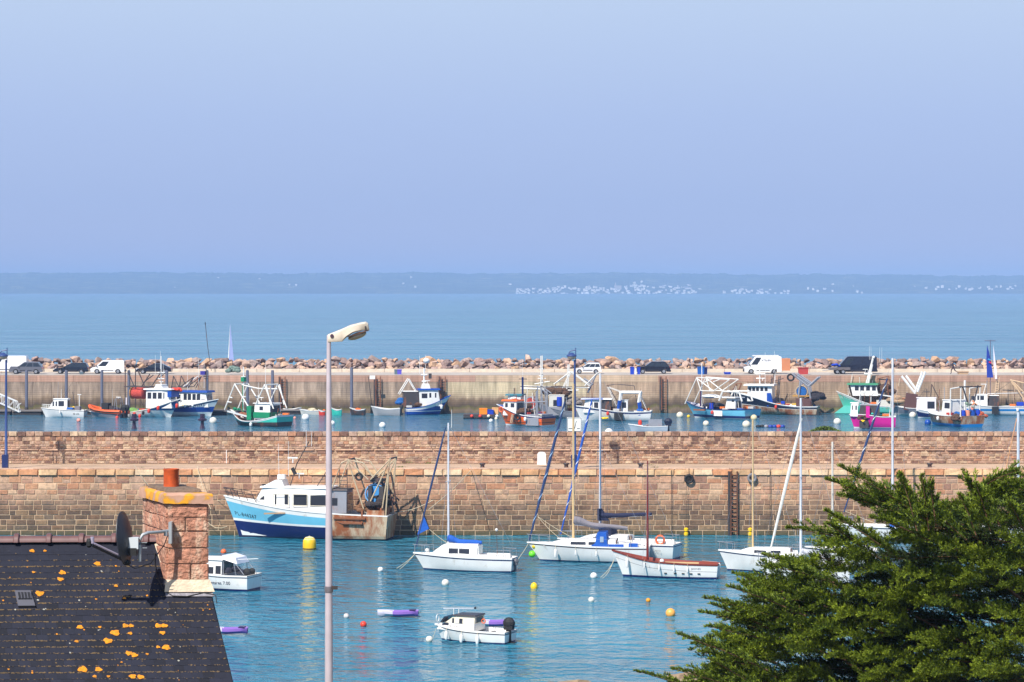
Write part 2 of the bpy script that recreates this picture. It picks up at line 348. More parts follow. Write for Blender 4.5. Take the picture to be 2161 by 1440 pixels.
stones(mole, 'stone', courses(0.04, -42, 42, zs, .42, 1.05, .04, .035), wallstone)
stones(mole, 'coping_stone', [(x + wd / 2, .04, 4.34, wd - .025, .13, .40) for x, wd in ((lambda L: L)([(-42 + i * 1.33, 1.33) for i in range(63)]))], copstone)
for i in range(28): box(mole, 'walkway_slab', (-42 + i * 3.0 + 1.5, .32, ZC + .005 + .02 * (i % 2)), (2.97, .66, .07), slabstone)
box(mole, 'walkway_paving', (0, 3.4, ZC - .045), (2 * QX, 5.4, .09), P('paving_concrete', 186, 158, 132, rough=.9, var=.2, vscale=.6, bump=.3))
par = thing('mole_parapet', 'high rubble stone parapet wall with a ledge running behind the mole walkway', 'parapet wall', (0, 202.1, 0))
box(par, 'core', (0, .72, 5.65), (2 * QX, 1.2, 2.2), mortar); box(par, 'footing', (0, .4, 5.06), (2 * QX, .7, .96), mortar)
z = ZC + .02; lo = [z]
while lo[-1] < 5.3: lo.append(lo[-1] + R.uniform(.14, .25))
lo[-1] = 5.52; up = [5.62]
while up[-1] < 6.3: up.append(up[-1] + R.uniform(.13, .24))
up[-1] = 6.52
sp = courses(.05, -42, 42, lo, .18, .62, .028, .04) + courses(.12, -42, 42, up, .18, .52, .028, .04)
stones(par, 'stone', sp, parstone)
stones(par, 'cap_stone', [(-42 + i * .62 + .31, .10, 6.70, .60, .09, .33 + R.uniform(-.02, .02)) for i in range(136)], parstone)
stones(par, 'ledge_stone', [(-42 + i * 1.4 + .7, .06, 5.57, 1.37, .14, .085) for i in range(60)], slabstone)
# ---------------------------------------------------------------- far quay
YF, ZF = 389.0, 5.2
def concrete(key, c, streak=.35, algae=None):
    m = bpy.data.materials.new(key); m.use_nodes = True; n = m.node_tree; b = n.nodes['Principled BSDF']; b.inputs['Roughness'].default_value = .9
    g = n.nodes.new('ShaderNodeNewGeometry'); sp = n.nodes.new('ShaderNodeSeparateXYZ'); n.links.new(g.outputs['Position'], sp.inputs[0])
    def nz(scale, vec, det=6):
        mp = n.nodes.new('ShaderNodeMapping'); mp.inputs['Scale'].default_value = vec; n.links.new(g.outputs['Position'], mp.inputs[0])
        q = n.nodes.new('ShaderNodeTexNoise'); q.inputs['Scale'].default_value = scale; q.inputs['Detail'].default_value = det; q.inputs['Roughness'].default_value = .65; n.links.new(mp.outputs[0], q.inputs['Vector']); return q.outputs['Fac']
    st = nz(1.6, (1, 1, .12)); rows = n.nodes.new('ShaderNodeTexWave'); rows.bands_direction = 'Z'; rows.inputs['Scale'].default_value = 1.1; rows.inputs['Distortion'].default_value = .6; rows.inputs['Detail'].default_value = 2
    n.links.new(g.outputs['Position'], rows.inputs['Vector'])
    mr = n.nodes.new('ShaderNodeMapRange'); mr.inputs['From Min'].default_value = .3; mr.inputs['From Max'].default_value = .7; mr.inputs['To Min'].default_value = 1 - streak; mr.inputs['To Max'].default_value = 1.15; n.links.new(st, mr.inputs['Value'])
    m2 = n.nodes.new('ShaderNodeMapRange'); m2.inputs['To Min'].default_value = .88; m2.inputs['To Max'].default_value = 1.05; n.links.new(rows.outputs['Fac'], m2.inputs['Value'])
    mu = n.nodes.new('ShaderNodeMath'); mu.operation = 'MULTIPLY'; n.links.new(mr.outputs[0], mu.inputs[0]); n.links.new(m2.outputs[0], mu.inputs[1])
    oi = n.nodes.new('ShaderNodeObjectInfo'); m3 = n.nodes.new('ShaderNodeMapRange'); m3.inputs['To Min'].default_value = .9; m3.inputs['To Max'].default_value = 1.08; n.links.new(oi.outputs['Random'], m3.inputs['Value'])
    mu2 = n.nodes.new('ShaderNodeMath'); mu2.operation = 'MULTIPLY'; n.links.new(mu.outputs[0], mu2.inputs[0]); n.links.new(m3.outputs[0], mu2.inputs[1])
    hs = n.nodes.new('ShaderNodeHueSaturation'); hs.inputs['Color'].default_value = (*sr(*c), 1); n.links.new(mu2.outputs[0], hs.inputs['Value']); src = hs.outputs[0]
    if algae:
        jz = n.nodes.new('ShaderNodeMath'); jz.operation = 'MULTIPLY_ADD'; jz.inputs[1].default_value = 2.2; n.links.new(nz(.5, (1, 1, .5)), jz.inputs[0]); n.links.new(sp.outputs['Z'], jz.inputs[2])
        r = n.nodes.new('ShaderNodeValToRGB'); r.color_ramp.elements[0].position = 0; 
        q = n.nodes.new('ShaderNodeMapRange'); q.inputs['From Min'].default_value = .9; q.inputs['From Max'].default_value = 4.1; n.links.new(jz.outputs[0], q.inputs['Value']); n.links.new(q.outputs[0], r.inputs['Fac'])
        stops = [(0, (96, 84, 66)), (.18, (128, 108, 88)), (.3, (104, 96, 52)), (.4, (92, 76, 62)), (.62, (130, 108, 86)), (.8, (176, 152, 126))]
        while len(r.color_ramp.elements) < len(stops): r.color_ramp.elements.new(.5)
        for e, (p_, cc) in zip(r.color_ramp.elements, stops): e.position = p_; e.color = (*sr(*cc), 1)
        q2 = n.nodes.new('ShaderNodeMapRange'); q2.inputs['From Min'].default_value = 3.0; q2.inputs['From Max'].default_value = 3.9; n.links.new(jz.outputs[0], q2.inputs['Value'])
        mm = n.nodes.new('ShaderNodeMix'); mm.data_type = 'RGBA'; n.links.new(q2.outputs[0], mm.inputs['Factor']); n.links.new(r.outputs[0], mm.inputs['A']); n.links.new(src, mm.inputs['B'])
        h2 = n.nodes.new('ShaderNodeHueSaturation'); n.links.new(mm.outputs['Result'], h2.inputs['Color']); n.links.new(mu.outputs[0], h2.inputs['Value']); src = h2.outputs[0]
    n.links.new(src, b.inputs['Base Color']); return m
cL = concrete('stained_concrete', (172, 150, 130), .38, True); cR = concrete('cream_concrete', (204, 184, 150), .25, True); cB = concrete('block_concrete', (178, 150, 124), .3, True)
quay = thing('concrete_quay', 'long stained concrete quay wall behind the fishing boats with coping beam and road on top', 'quay', (0, YF, 0))
box(quay, 'core', (0, 7.6, 1.0), (2 * QX + 20, 14.6, 8.2), P('old_concrete', 168, 150, 130, rough=.9))
x = -74.0
while x < 74:
    wd = R.choice([2.6, 3.4, 4.2, 5.0]); px = CX + (x + wd / 2) / YF * F
    box(quay, 'wall_panel', (x + wd / 2, .21 + R.uniform(-.01, .01), 2.0), (wd - .03, .34, 4.9), cL if px < 945 else cR if px < 1215 else cB); x += wd
for i in range(0): box(quay, 'coping_beam', (-75 + i * 5 + 2.5, .06, 4.72), (4.96, .62, .9), concrete('beam_concrete%d' % 0, (184, 146, 126), .25) if 'bm' not in MATS else MATS['bm']) if i == 0 else None
bm_ = concrete('beam_concrete', (186, 146, 124), .3); bm2 = concrete('beam_concrete_pale', (202, 172, 142), .3)
for i in range(0, 30): box(quay, 'coping_beam', (-75 + i * 5 + 2.5, .20, 4.72), (4.97, .40, .9), bm_ if i < 14 or i > 18 else bm2)
box(quay, 'road', (0, 6.9, ZF - .02), (2 * QX + 20, 12.6, .1), P('quay_road', 178, 168, 158, rough=.9, var=.15, vscale=.5))
for i in range(26): box(quay, 'low_wall', (-78 + i * 6 + 3, 12.4, ZF + .27), (5.95, .6, .50), P('pale_concrete', 208, 192, 172, rough=.9, var=.2, vscale=1.2))
rockm = stone_mat('pink_granite_boulder', [(184, 152, 136), (196, 164, 144), (164, 134, 124), (204, 168, 140), (146, 122, 114), (176, 142, 122), (132, 110, 104), (194, 156, 122), (168, 146, 136), (156, 136, 128)], None, bumpS=.9, grain=.16)
def boulder_mesh(k, material=rockm, name='boulder'):
    r = random.Random(100 + k); bm = bmesh.new()
    for i in range(13):
        v = Vector((r.gauss(0, 1), r.gauss(0, 1), r.gauss(0, 1))).normalized() * r.uniform(.8, 1.05); v.x *= 1.15; v.z *= .82; bm.verts.new(v)
    res = bmesh.ops.convex_hull(bm, input=bm.verts); bmesh.ops.delete(bm, geom=[v for v in bm.verts if not v.link_faces], context='VERTS')
    bmesh.ops.bevel(bm, geom=bm.edges[:], offset=.03, segments=1, affect='EDGES'); bmesh.ops.recalc_face_normals(bm, faces=bm.faces)
    me = bpy.data.meshes.new(name); bm.to_mesh(me); bm.free(); me.materials.append(material); return me
BM_ = [boulder_mesh(k) for k in range(10)]
bw = thing('boulder_breakwater', 'bank of pink granite boulders piled behind the low quay wall against the sea', 'breakwater', (0, YF + 13, 0))
n = 0; small = MB()
for row, (yy, zz, sz) in enumerate([(.9, 5.7, .62), (1.9, 6.2, .68), (3.0, 6.62, .7)]):
    x = -74.0
    while x < 74:
        s_ = sz * R.choice([R.uniform(.5, .9), R.uniform(.8, 1.35)]); x += s_ * 1.22
        vis = abs(x) < 74 and n < 300
        pos = (x, yy + R.uniform(-.3, .3), zz + R.uniform(-.15, .2) + (.15 if row == 2 and R.random() < .3 else 0)); rot = (R.uniform(-.4, .4), R.uniform(-.4, .4), R.uniform(0, 6.3)); scl = Vector((s_ * R.uniform(.85, 1.3), s_ * R.uniform(.8, 1.2), s_ * R.uniform(.7, 1.1)))
        me = R.choice(BM_)
        if vis: o = link(bpy.data.objects.new('boulder', me)); o.location = pos; o.rotation_euler = rot; o.scale = scl; o.parent = bw; n += 1
        else:
            from mathutils import Euler
            M = Matrix.Translation(pos) @ Euler(rot).to_matrix().to_4x4() @ Matrix.Diagonal((*scl, 1)); small.add([M @ v.co for v in me.vertices], [tuple(p.vertices) for p in me.polygons])
for k in range(420):
    me = R.choice(BM_); t = R.random(); s_ = R.uniform(.6, 1.0)
    M = Matrix.Translation((R.uniform(-74, 74), 3.6 + t * 9, 5.9 - t * 6)) @ Matrix.Rotation(R.uniform(0, 6), 4, 'Z') @ Matrix.Diagonal((s_, s_, s_, 1)); small.add([M @ v.co for v in me.vertices], [tuple(p.vertices) for p in me.polygons])
o = small.build('back_boulders', rockm, bw); o['kind'] = 'stuff'
box(bw, 'core', (0, 4.4, 1.9), (150, 5, 8.3), P('rubble_core', 120, 98, 84, rough=.95))
# ---------------------------------------------------------------- far coast
def ridge(px):
    return 577 + 5.5 * max(0, (px - 1250) / 900) - 1.5 * math.exp(-((px - 200) / 160) ** 2) + .9 * math.sin(px * .013) + .7 * math.sin(px * .031 + 2) + .35 * math.sin(px * .09) 
mb = MB(); cols = list(range(-700, -60, 20)) + list(range(-60, 2240, 4)) + list(range(2240, 2900, 20)); YS = [9900, 10100, 10400, 10800, 11200, 11500, 12500]
fr = [-.15, .08, .30, .55, .8, 1.0, .8]
for j, yy in enumerate(YS):
    for px in cols:
        top = 17 + (610 - ridge(px)) * 11500 / F; zz = top * fr[j] + (R.uniform(-1.2, 1.2) if 0 < j < 6 else 0) + (5 * math.sin(px * .012 * (1 + j * .2) + j) if 1 < j < 5 else 0)
        if j == 5: zz += R.choice([0, 0, 0, 1.2, 2, 3.2]) + 2.2 * math.sin(px * .11) * math.sin(px * .023)
        mb.v.append(((px - CX) / F * yy, yy, zz))
nx = len(cols)
for j in range(len(YS) - 1):
    for i in range(nx - 1): mb.f.append((j * nx + i, j * nx + i + 1, (j + 1) * nx + i + 1, (j + 1) * nx + i)); mb.m.append(0)
m = bpy.data.materials.new('far_fields'); m.use_nodes = True; n_ = m.node_tree; b = n_.nodes['Principled BSDF']; b.inputs['Roughness'].default_value = 1
t = n_.nodes.new('ShaderNodeTexCoord'); vo = n_.nodes.new('ShaderNodeTexVoronoi'); mp = n_.nodes.new('ShaderNodeMapping'); mp.inputs['Scale'].default_value = (.004, .006, .02)
n_.links.new(t.outputs['Object'], mp.inputs[0]); n_.links.new(mp.outputs[0], vo.inputs['Vector']); rr = n_.nodes.new('ShaderNodeValToRGB'); rr.color_ramp.interpolation = 'CONSTANT'
for k in range(4): rr.color_ramp.elements.new(.5)
for e, (p_, c) in zip(rr.color_ramp.elements, [(0, (52, 68, 48)), (.45, (70, 84, 56)), (.6, (40, 54, 40)), (.72, (110, 114, 80)), (.8, (56, 70, 48)), (.93, (150, 146, 110))]): e.position = p_; e.color = (*sr(*c), 1)
n_.links.new(vo.outputs['Color'], rr.inputs['Fac']); n_.links.new(rr.outputs[0], b.inputs['Base Color'])
hill = tag(mb.build('far_hills', m), kind='structure'); 
# the white town across the bay
hw = P('white_render', 250, 248, 244, rough=.8); hr = P('far_slate', 92, 92, 104, rough=.8)
def house_mesh(k):
    r = random.Random(k); L = r.uniform(9, 17); D_ = r.uniform(8, 10); hh = r.uniform(4.5, 8); g = r.uniform(1.5, 3.2); mb = MB()
    mb.add([(-L/2,-D_/2,-6),(L/2,-D_/2,-6),(L/2,D_/2,-6),(-L/2,D_/2,-6),(-L/2,-D_/2,hh),(L/2,-D_/2,hh),(L/2,D_/2,hh),(-L/2,D_/2,hh)], [(0,1,5,4),(1,2,6,5),(2,3,7,6),(3,0,4,7)], 0)
    mb.add([(-L/2-.4,-D_/2-.5,hh),(L/2+.4,-D_/2-.5,hh),(L/2+.4,D_/2+.5,hh),(-L/2-.4,D_/2+.5,hh),(-L/2-.4,0,hh+g),(L/2+.4,0,hh+g)], [(0,1,5,4),(2,3,4,5),(1,2,5),(3,0,4)], 1)
    return mb.mesh('far_house', [hw, hr])
HM = [house_mesh(k) for k in range(8)]
def hz(px, Y):
    f = np.interp(Y, YS, fr); top = 17 + (610 - ridge(px)) * 11500 / F; return top * f
clusters = [(1090, 1160, 9940, 10250, 40, 'b'), (1150, 1330, 9930, 10380, 92, 'b'), (1330, 1480, 9930, 10480, 86, 'b'), (1500, 1560, 10000, 10300, 5, 'b'), (1560, 1665, 10000, 10250, 28, 'c'), (1690, 1860, 10050, 10650, 10, 'r'), (1930, 2161, 10250, 10500, 22, 'r'), (320, 960, 10300, 11200, 8, 'l'), (1050, 1500, 10300, 10800, 7, 'c')]
LB = {'b': 'small white house among the dense town on the far shore', 'c': 'white house on the slope beside the far town', 'r': 'white house on the hazy hillside right of the far town', 'l': 'lone pale farmhouse on the hazy hills left of the town'}
GB = {'b': 'houses of the far town', 'c': 'houses beside the far town', 'r': 'houses on the far right hillside', 'l': 'lone farmhouses on the far left hills'}
for a_, b_, y0, y1, cnt, k in clusters:
    for i in range(cnt):
        px = R.uniform(a_, b_); Y = y0 + (y1 - y0) * R.random() ** 1.4
        o = link(bpy.data.objects.new('far_house', R.choice(HM))); o.location = ((px - CX) / F * Y, Y, hz(px, Y) + 2); o.rotation_euler = (0, 0, R.uniform(-.5, .5) + (PI / 2 if R.random() < .3 else 0))
        s_ = R.uniform(.42, .85); o.scale = (s_, s_, s_); tag(o, LB[k], 'house', GB[k])
ch = thing('far_church', 'church with a thin spire rising above the far town', 'church', ((1299 - CX) / F * 10250, 10250, hz(1299, 10250)))
box(ch, 'nave', (8, 0, 5), (26, 10, 16), P('grey_stone', 190, 180, 170)); MB().lathe([(3, -4), (3, 14), (.2, 26)], n=4).build('spire', P('grey_stone', 190, 180, 170), ch)
# air between here and the far shore
hzm = bpy.data.materials.new('haze'); hzm.use_nodes = True; n_ = hzm.node_tree; n_.nodes.clear(); ou = n_.nodes.new('ShaderNodeOutputMaterial'); pv = n_.nodes.new('ShaderNodeVolumePrincipled')
pv.inputs['Density'].default_value = 1.45e-4; pv.inputs['Color'].default_value = (.37, .59, .97, 1); pv.inputs['Anisotropy'].default_value = -.16
n_.links.new(pv.outputs[0], ou.inputs['Volume'])
tag(MB().box((0, 6350, 46), (24000, 13300, 100)).build('haze', hzm), kind='stuff')
# ---------------------------------------------------------------- boats
class Boat:
    """bow and stern columns and the waterline row, as read off the photo, give place, length and scale of the boat; it is then built in metres about its own base"""
    def __init__(s, name, label, cat, pb, ps, py, th, beam, group=None):
        s.py = py; Yn = Yw(py); s.Y = Yn + beam * .5 * abs(math.cos(rad(th))); s.k = F / s.Y; s.c = math.cos(rad(th)); s.pc = (pb + ps) / 2
        s.L = abs(pb - ps) / s.k / abs(s.c); s.B = beam; s.zs = F / Yn
        s.t = thing(name, label, cat, ((s.pc - CX) / s.k, s.Y, 0), rad(th), group)
        s.wd = None; s.near = 1 if s.c < 0 else -1          # local side that faces the camera
    def x(s, px): return (px - s.pc) / s.k / s.c
    def z(s, py): return (s.py - py) / s.zs
def hull(b, sheer, rows, rowm, rake=.12, stern=.8, bul=.45, rail=white, deckm=deckgrey, full=2.4, n=15, flare=.35, draft=-.35, inner=None, stern_rake=0.02, raft=1.0):
    """sheer: list of (t, z) from stern 0 to bow 1; rows: list of (a, b) heights z = a + b * sheer; rowm: materials between rows"""
    L, B = b.L, b.B; st = [p[0] for p in sheer]; sz = [p[1] for p in sheer]
    def S(t):   # smooth interpolation of the sheer line
        k = max(0, min(len(st) - 2, sum(1 for q in st[1:] if q <= t))); u = (t - st[k]) / (st[k + 1] - st[k])
        m = [(sz[min(i + 1, len(sz) - 1)] - sz[max(i - 1, 0)]) / (st[min(i + 1, len(st) - 1)] - st[max(i - 1, 0)]) for i in range(len(st))]; h = st[k + 1] - st[k]
        return (2*u**3 - 3*u*u + 1)*sz[k] + (u**3 - 2*u*u + u)*h*m[k] + (3*u*u - 2*u**3)*sz[k+1] + (u**3 - u*u)*h*m[k+1]
    def wd(t):
        if t > .42: f = max(0, 1 - ((t - .42) / .58) ** full)
        else: f = stern + (1 - stern) * math.sin(t / .42 * PI / 2)
        return B / 2 * f
    mats = []; mi = []
    for q in rowm:
        if q not in mats: mats.append(q)
        mi.append(mats.index(q))
    rows = [(draft, 0)] + rows
    if len(mi) < len(rows) - 1: raise ValueError('rows')
    # extra rows between for curvature
    def pos(t, z, side):
        s_ = S(t); v = max(0, min(1, (z - draft) / (s_ - draft))); p = .12 + flare * t ** 2 * 1.6
        y = wd(t) * max(.0, v) ** p if v > 0 else 0
        if v < .25: y *= .75 + v
        x = -L / 2 + L * (1 - rake) * t + L * rake * t ** 2.2 * v ** 1.2 - L * stern_rake * (1 - t) ** 4 * v
        return (x, side * y, z)
    ts = [i / (n - 1) for i in range(n)]; ts = [t ** .85 for t in ts]; mb = MB(); R_ = []
    fine = []
    for j in range(len(rows) - 1):
        sub = 2 if j == 0 else 2
        for q in range(sub): fine.append(((rows[j][0] * (1 - q / sub) + rows[j + 1][0] * q / sub, rows[j][1] * (1 - q / sub) + rows[j + 1][1] * q / sub), mi[j]))
    fine.append((rows[-1], mi[-1]))
    def zr(r, t): return min(max(r[0] + r[1] * S(t), draft), S(t))
    for side in (1, -1):
        base = len(mb.v)
        for (r, m_) in fine:
            for t in ts: mb.v.append(pos(t, zr(r, t), side))
        for j in range(len(fine) - 1):
            for i in range(n - 1):
                q = (base + j * n + i, base + j * n + i + 1, base + (j + 1) * n + i + 1, base + (j + 1) * n + i); mb.f.append(q if side < 0 else q[::-1]); mb.m.append(fine[j][1])
    # transom, row by row
    h = len(fine) * n
    for j in range(len(fine) - 1): mb.f.append((j * n, (j + 1) * n, h + (j + 1) * n, h + j * n)); mb.m.append(fine[j][1])
    o = mb.build('hull', mats, b.t, smooth=True)
    # rail and bulwark
    rl = MB()
    def inset(t, side, dz, k): x, y, z = pos(t, S(t), side); y2 = side * max(0, abs(y) - k); return (x - (k if t > .96 else 0), y2, z + dz)
    def low_in(t, side, k=.10):
        zl = max(S(t) - bul, .05); x, y, z = pos(t, zl, side); return (x - (k if t > .96 else 0), side * max(0, min(abs(y), abs(pos(t, S(t), side)[1])) - k), zl)
    for side in (1, -1):
        a = [inset(t, side, .04, -.03) for t in ts]; c = [inset(t, side, .04, .09) for t in ts]; d = [inset(t, side, -.04, -.03) for t in ts]; e = [low_in(t, side) for t in ts]
        for i in range(n - 1):
            rl.add([a[i], a[i + 1], c[i + 1], c[i]], [(0, 1, 2, 3)], 0); rl.add([a[i], a[i + 1], d[i + 1], d[i]], [(0, 1, 2, 3)], 0); rl.add([c[i], c[i + 1], e[i + 1], e[i]], [(0, 1, 2, 3)], 1)
    a = [inset(0, 1, .04, 0), inset(0, -1, .04, 0), inset(0, -1, -bul, 0), inset(0, 1, -bul, 0)]
    a2 = [(x + .09, y, z) for x, y, z in a]; rl.add([a[0], a[1], a2[1], a2[0]], [(0, 1, 2, 3)], 0); rl.add([a2[0], a2[1], a2[2], a2[3]], [(0, 1, 2, 3)], 1)
    rl.build('rail', [rail, inner or rail], b.t)
    dk = MB(); g = [low_in(t, 1, .09) for t in ts]; q = [low_in(t, -1, .09) for t in ts]
    for i in range(n - 1): dk.add([q[i], q[i + 1], g[i + 1], g[i]], [(0, 1, 2, 3)])
    dk.build('deck', deckm, b.t)
    b.S = S; b.pos = pos; b.wd = wd; b.tt = lambda x: max(0, min(1, (x + L / 2) / L)); return o
def cabin(b, x0, x1, w_, z0, z1, m, fr=.25, br=0.0, wins=(), tf=1.0, fw=0, roofm=None, over=.08, rt=.08, name='wheelhouse', tuck=.06, y0=0, glassm=None, doorwin=False, bw=0):
    """x0 aft end, x1 forward end; fr / br: how far the front / back lean in at the top; wins: (xa, xb, za, zb) side windows; fw: windows across the front"""
    glassm = glassm or glass; mb = MB(); d = tuck; yy = w_ / 2
    if x1 < x0: x0, x1 = x1, x0
    if b.wd: tf = min(tf, max(.3, b.wd(b.tt(x1)) * .80 / yy)); yy = min(yy, max(.4, b.wd(b.tt(x0)) * .9)); 
    fx = lambda x_: 1 + (tf - 1) * max(0, (x_ - x0) / (x1 - x0)) ** 2.5
    lo = [(x0, y0 - yy, z0), (x1, y0 - yy * tf, z0), (x1, y0 + yy * tf, z0), (x0, y0 + yy, z0)]; f2 = fx(x1 - fr); hi = [(x0 + br, y0 - yy + d, z1), (x1 - fr, y0 - yy * f2 + d, z1), (x1 - fr, y0 + yy * f2 - d, z1), (x0 + br, y0 + yy - d, z1)]; xm = x0 + (x1 - x0) * .62; fm_ = fx(xm)
    lo = [lo[0], (xm, y0 - yy * fm_, z0), lo[1], lo[2], (xm, y0 + yy * fm_, z0), lo[3]]; xm2 = min(xm, x1 - fr - .05); hi = [hi[0], (xm2, y0 - yy * fx(xm2) + d, z1), hi[1], hi[2], (xm2, y0 + yy * fx(xm2) - d, z1), hi[3]]
    mb.add(lo + hi, [(i, (i + 1) % 6, (i + 1) % 6 + 6, i + 6) for i in range(6)] + [(6, 7, 8, 9, 10, 11)])
    o = mb.build(name, m, b.t)
    yr = [yy, yy * f2]; rf = MB(); xr0, xr1 = x0 + br - over, x1 - fr + over * 1.6; rf.add([(xr0, y0 - yr[0] + d - over, z1), (xr1, y0 - yr[1] + d - over, z1), (xr1, y0 + yr[1] - d + over, z1), (xr0, y0 + yr[0] - d + over, z1), (xr0 + .04, y0 - yr[0] + d - over + .05, z1 + rt), (xr1 - .08, y0 - yr[1] + d - over + .05, z1 + rt), (xr1 - .08, y0 + yr[1] - d + over - .05, z1 + rt), (xr0 + .04, y0 + yr[0] - d + over - .05, z1 + rt)], [(3, 2, 1, 0), (0, 1, 5, 4), (1, 2, 6, 5), (2, 3, 7, 6), (3, 0, 4, 7), (4, 5, 6, 7)])
    rf.build('roof', roofm or m, b.t)
    def yat(z, x_=None): return yy * (1 if x_ is None else (1 + (fm_ - 1) * max(0, min(1, (x_ - x0) / (xm - x0))) if x_ <= xm else fm_ + (tf - fm_) * (x_ - xm) / (x1 - xm))) - d * (z - z0) / (z1 - z0)
    def xf(z): return x1 - fr * (z - z0) / (z1 - z0)
    def xb(z): return x0 + br * (z - z0) / (z1 - z0)
    for win in wins:
        xa, xb_, za, zb = win[:4]
        if xb_ < xa: xa, xb_ = xb_, xa
        for sd in (1, -1):
            g = MB(); p = [(xa, yat(za, xa)), (xb_, yat(za, xb_)), (xb_, yat(zb, xb_)), (xa, yat(zb, xa))]; zz = [za, za, zb, zb]
            g.add([(q[0], y0 + sd * (q[1] + e), z_) for e in (-.01, .012) for q, z_ in zip(p, zz)], [(0, 1, 2, 3), (4, 5, 6, 7), (0, 1, 5, 4), (1, 2, 6, 5), (2, 3, 7, 6), (3, 0, 4, 7)]); g.build('window', glassm, b.t)
    if fw:
        za, zb = z0 + (z1 - z0) * .48, z0 + (z1 - z0) * .88; wf_ = yy * 2 * min(tf, f2); g_ = (wf_ - .15) / fw
        for i in range(fw):
            ya = y0 - wf_ / 2 + .12 + i * g_; yb = ya + g_ - .09; g = MB()
            g.add([(xf(z_) + e, y_, z_) for e in (-.01, .012) for y_, z_ in ((ya, za), (yb, za), (yb, zb), (ya, zb))], [(0, 1, 2, 3), (4, 5, 6, 7), (0, 1, 5, 4), (1, 2, 6, 5), (2, 3, 7, 6), (3, 0, 4, 7)]); g.build('window', glassm, b.t)
    for i in range(bw):
        za, zb = z0 + (z1 - z0) * .1, z0 + (z1 - z0) * .88; g_ = (w_ - .3) / bw; ya = y0 - w_ / 2 + .2 + i * g_; yb = ya + g_ - .15; g = MB()
        g.add([(xb(z_) + e, y_, z_) for e in (.01, -.012) for y_, z_ in ((ya, za), (yb, za), (yb, zb), (ya, zb))], [(0, 1, 2, 3), (4, 5, 6, 7), (0, 1, 5, 4), (1, 2, 6, 5), (2, 3, 7, 6), (3, 0, 4, 7)]); g.build('doorway', glassm, b.t)
    return o
def rails(b, t0, t1, h, m=steel, n=7, side=0, name='guard_rail', off=.08, r=.018):
    mb = MB()
    for sd in ((1, -1) if side == 0 else (side,)):
        top = []
        for i in range(n):
            t = t0 + (t1 - t0) * i / (n - 1); x, y, z = b.pos(t, b.S(t), sd); y = sd * max(0, abs(y) - off); mb.tube([(x, y, z), (x, y, z + h)], r, 4); top.append((x, y, z + h))
        mb.tube(top, r, 4); mb.tube([(x, y, z - h * .45) for x, y, z in top], r * .8, 4)
    return mb.build(name, m, b.t)
def fender(b, t, m=white, r=.11, h=.5, side=None, drop=.25, name='fender', ball_=False):
    sd = side or b.near; x, y, z = b.pos(t, b.S(t), sd); y = y + sd * (r + .02); f = MB()
    if ball_: f.ball((x, y, z - drop - r), r, 10, 6, 1.15)
    else: f.lathe([(.02, 0), (r * .8, -.05), (r, -.12), (r, -h + .1), (r * .7, -h + .02), (.02, -h)], (x, y, z - drop), 8)
    o = f.build(name, m, b.t, smooth=True); tube(o, 'rope', [(x, y, z - drop), (x, y - sd * r, z + .03)], .012, ropew, n=4); return o
def outboard(b, x, y, z, s=1.0, m=black, lean=0.0): # noqa
    mb = MB(); mb.ball((x - .13*s, y, z + .36*s), .27*s, 10, 7, .95, sx=1.05, sy=.66); mb.box((x - .13*s, y, z + .16*s), (.4*s, .27*s, .16*s)); mb.tube([(x - .05*s, y, z + .1*s), (x - .2*s, y, z - .5*s)], .07*s, 6)
    mb.box((x - .12*s, y, z - .15*s), (.18*s, .12*s, .7*s)); mb.box((x - .2*s, y, z - .48*s), (.45*s, .3*s, .04*s)); mb.lathe([(.09*s, 0), (.07*s, .4*s), (.01, .45*s)], (x - .35*s, y, z - .62*s), 8, None, 'x')
    return mb.build('outboard_motor', m, b.t)
def mast(b, x, z0, z1, r=.07, m=alu, spread=True, y=0, lean=0, r1=None, stays=None, bow_x=None, stern_x=None):
    top = (x + lean, y, z1); o = tube(b.t, 'mast', [(x, y, z0), top], r, m, r1 or r * .8, 8)
    if spread:
        sp_ = MB(); zz = z0 + (z1 - z0) * .52; sp_.tube([(x, y - .55, zz), (x, y + .55, zz)], .02, 4); sp_.build('spreader', m, o)
    if stays:
        st = MB()
        for sd in (1, -1):
            for dx in (-.25, .2): st.tube([(x + dx, y + sd * stays, z0), (x + lean * .6, y + sd * .5, z0 + (z1 - z0) * .52), top], .008, 3)
        if bow_x: st.tube([(bow_x, 0, z0), top], .008, 3)
        if stern_x: st.tube([(stern_x, 0, z0), top], .008, 3)
        st.build('stay', steel, b.t)
    return o
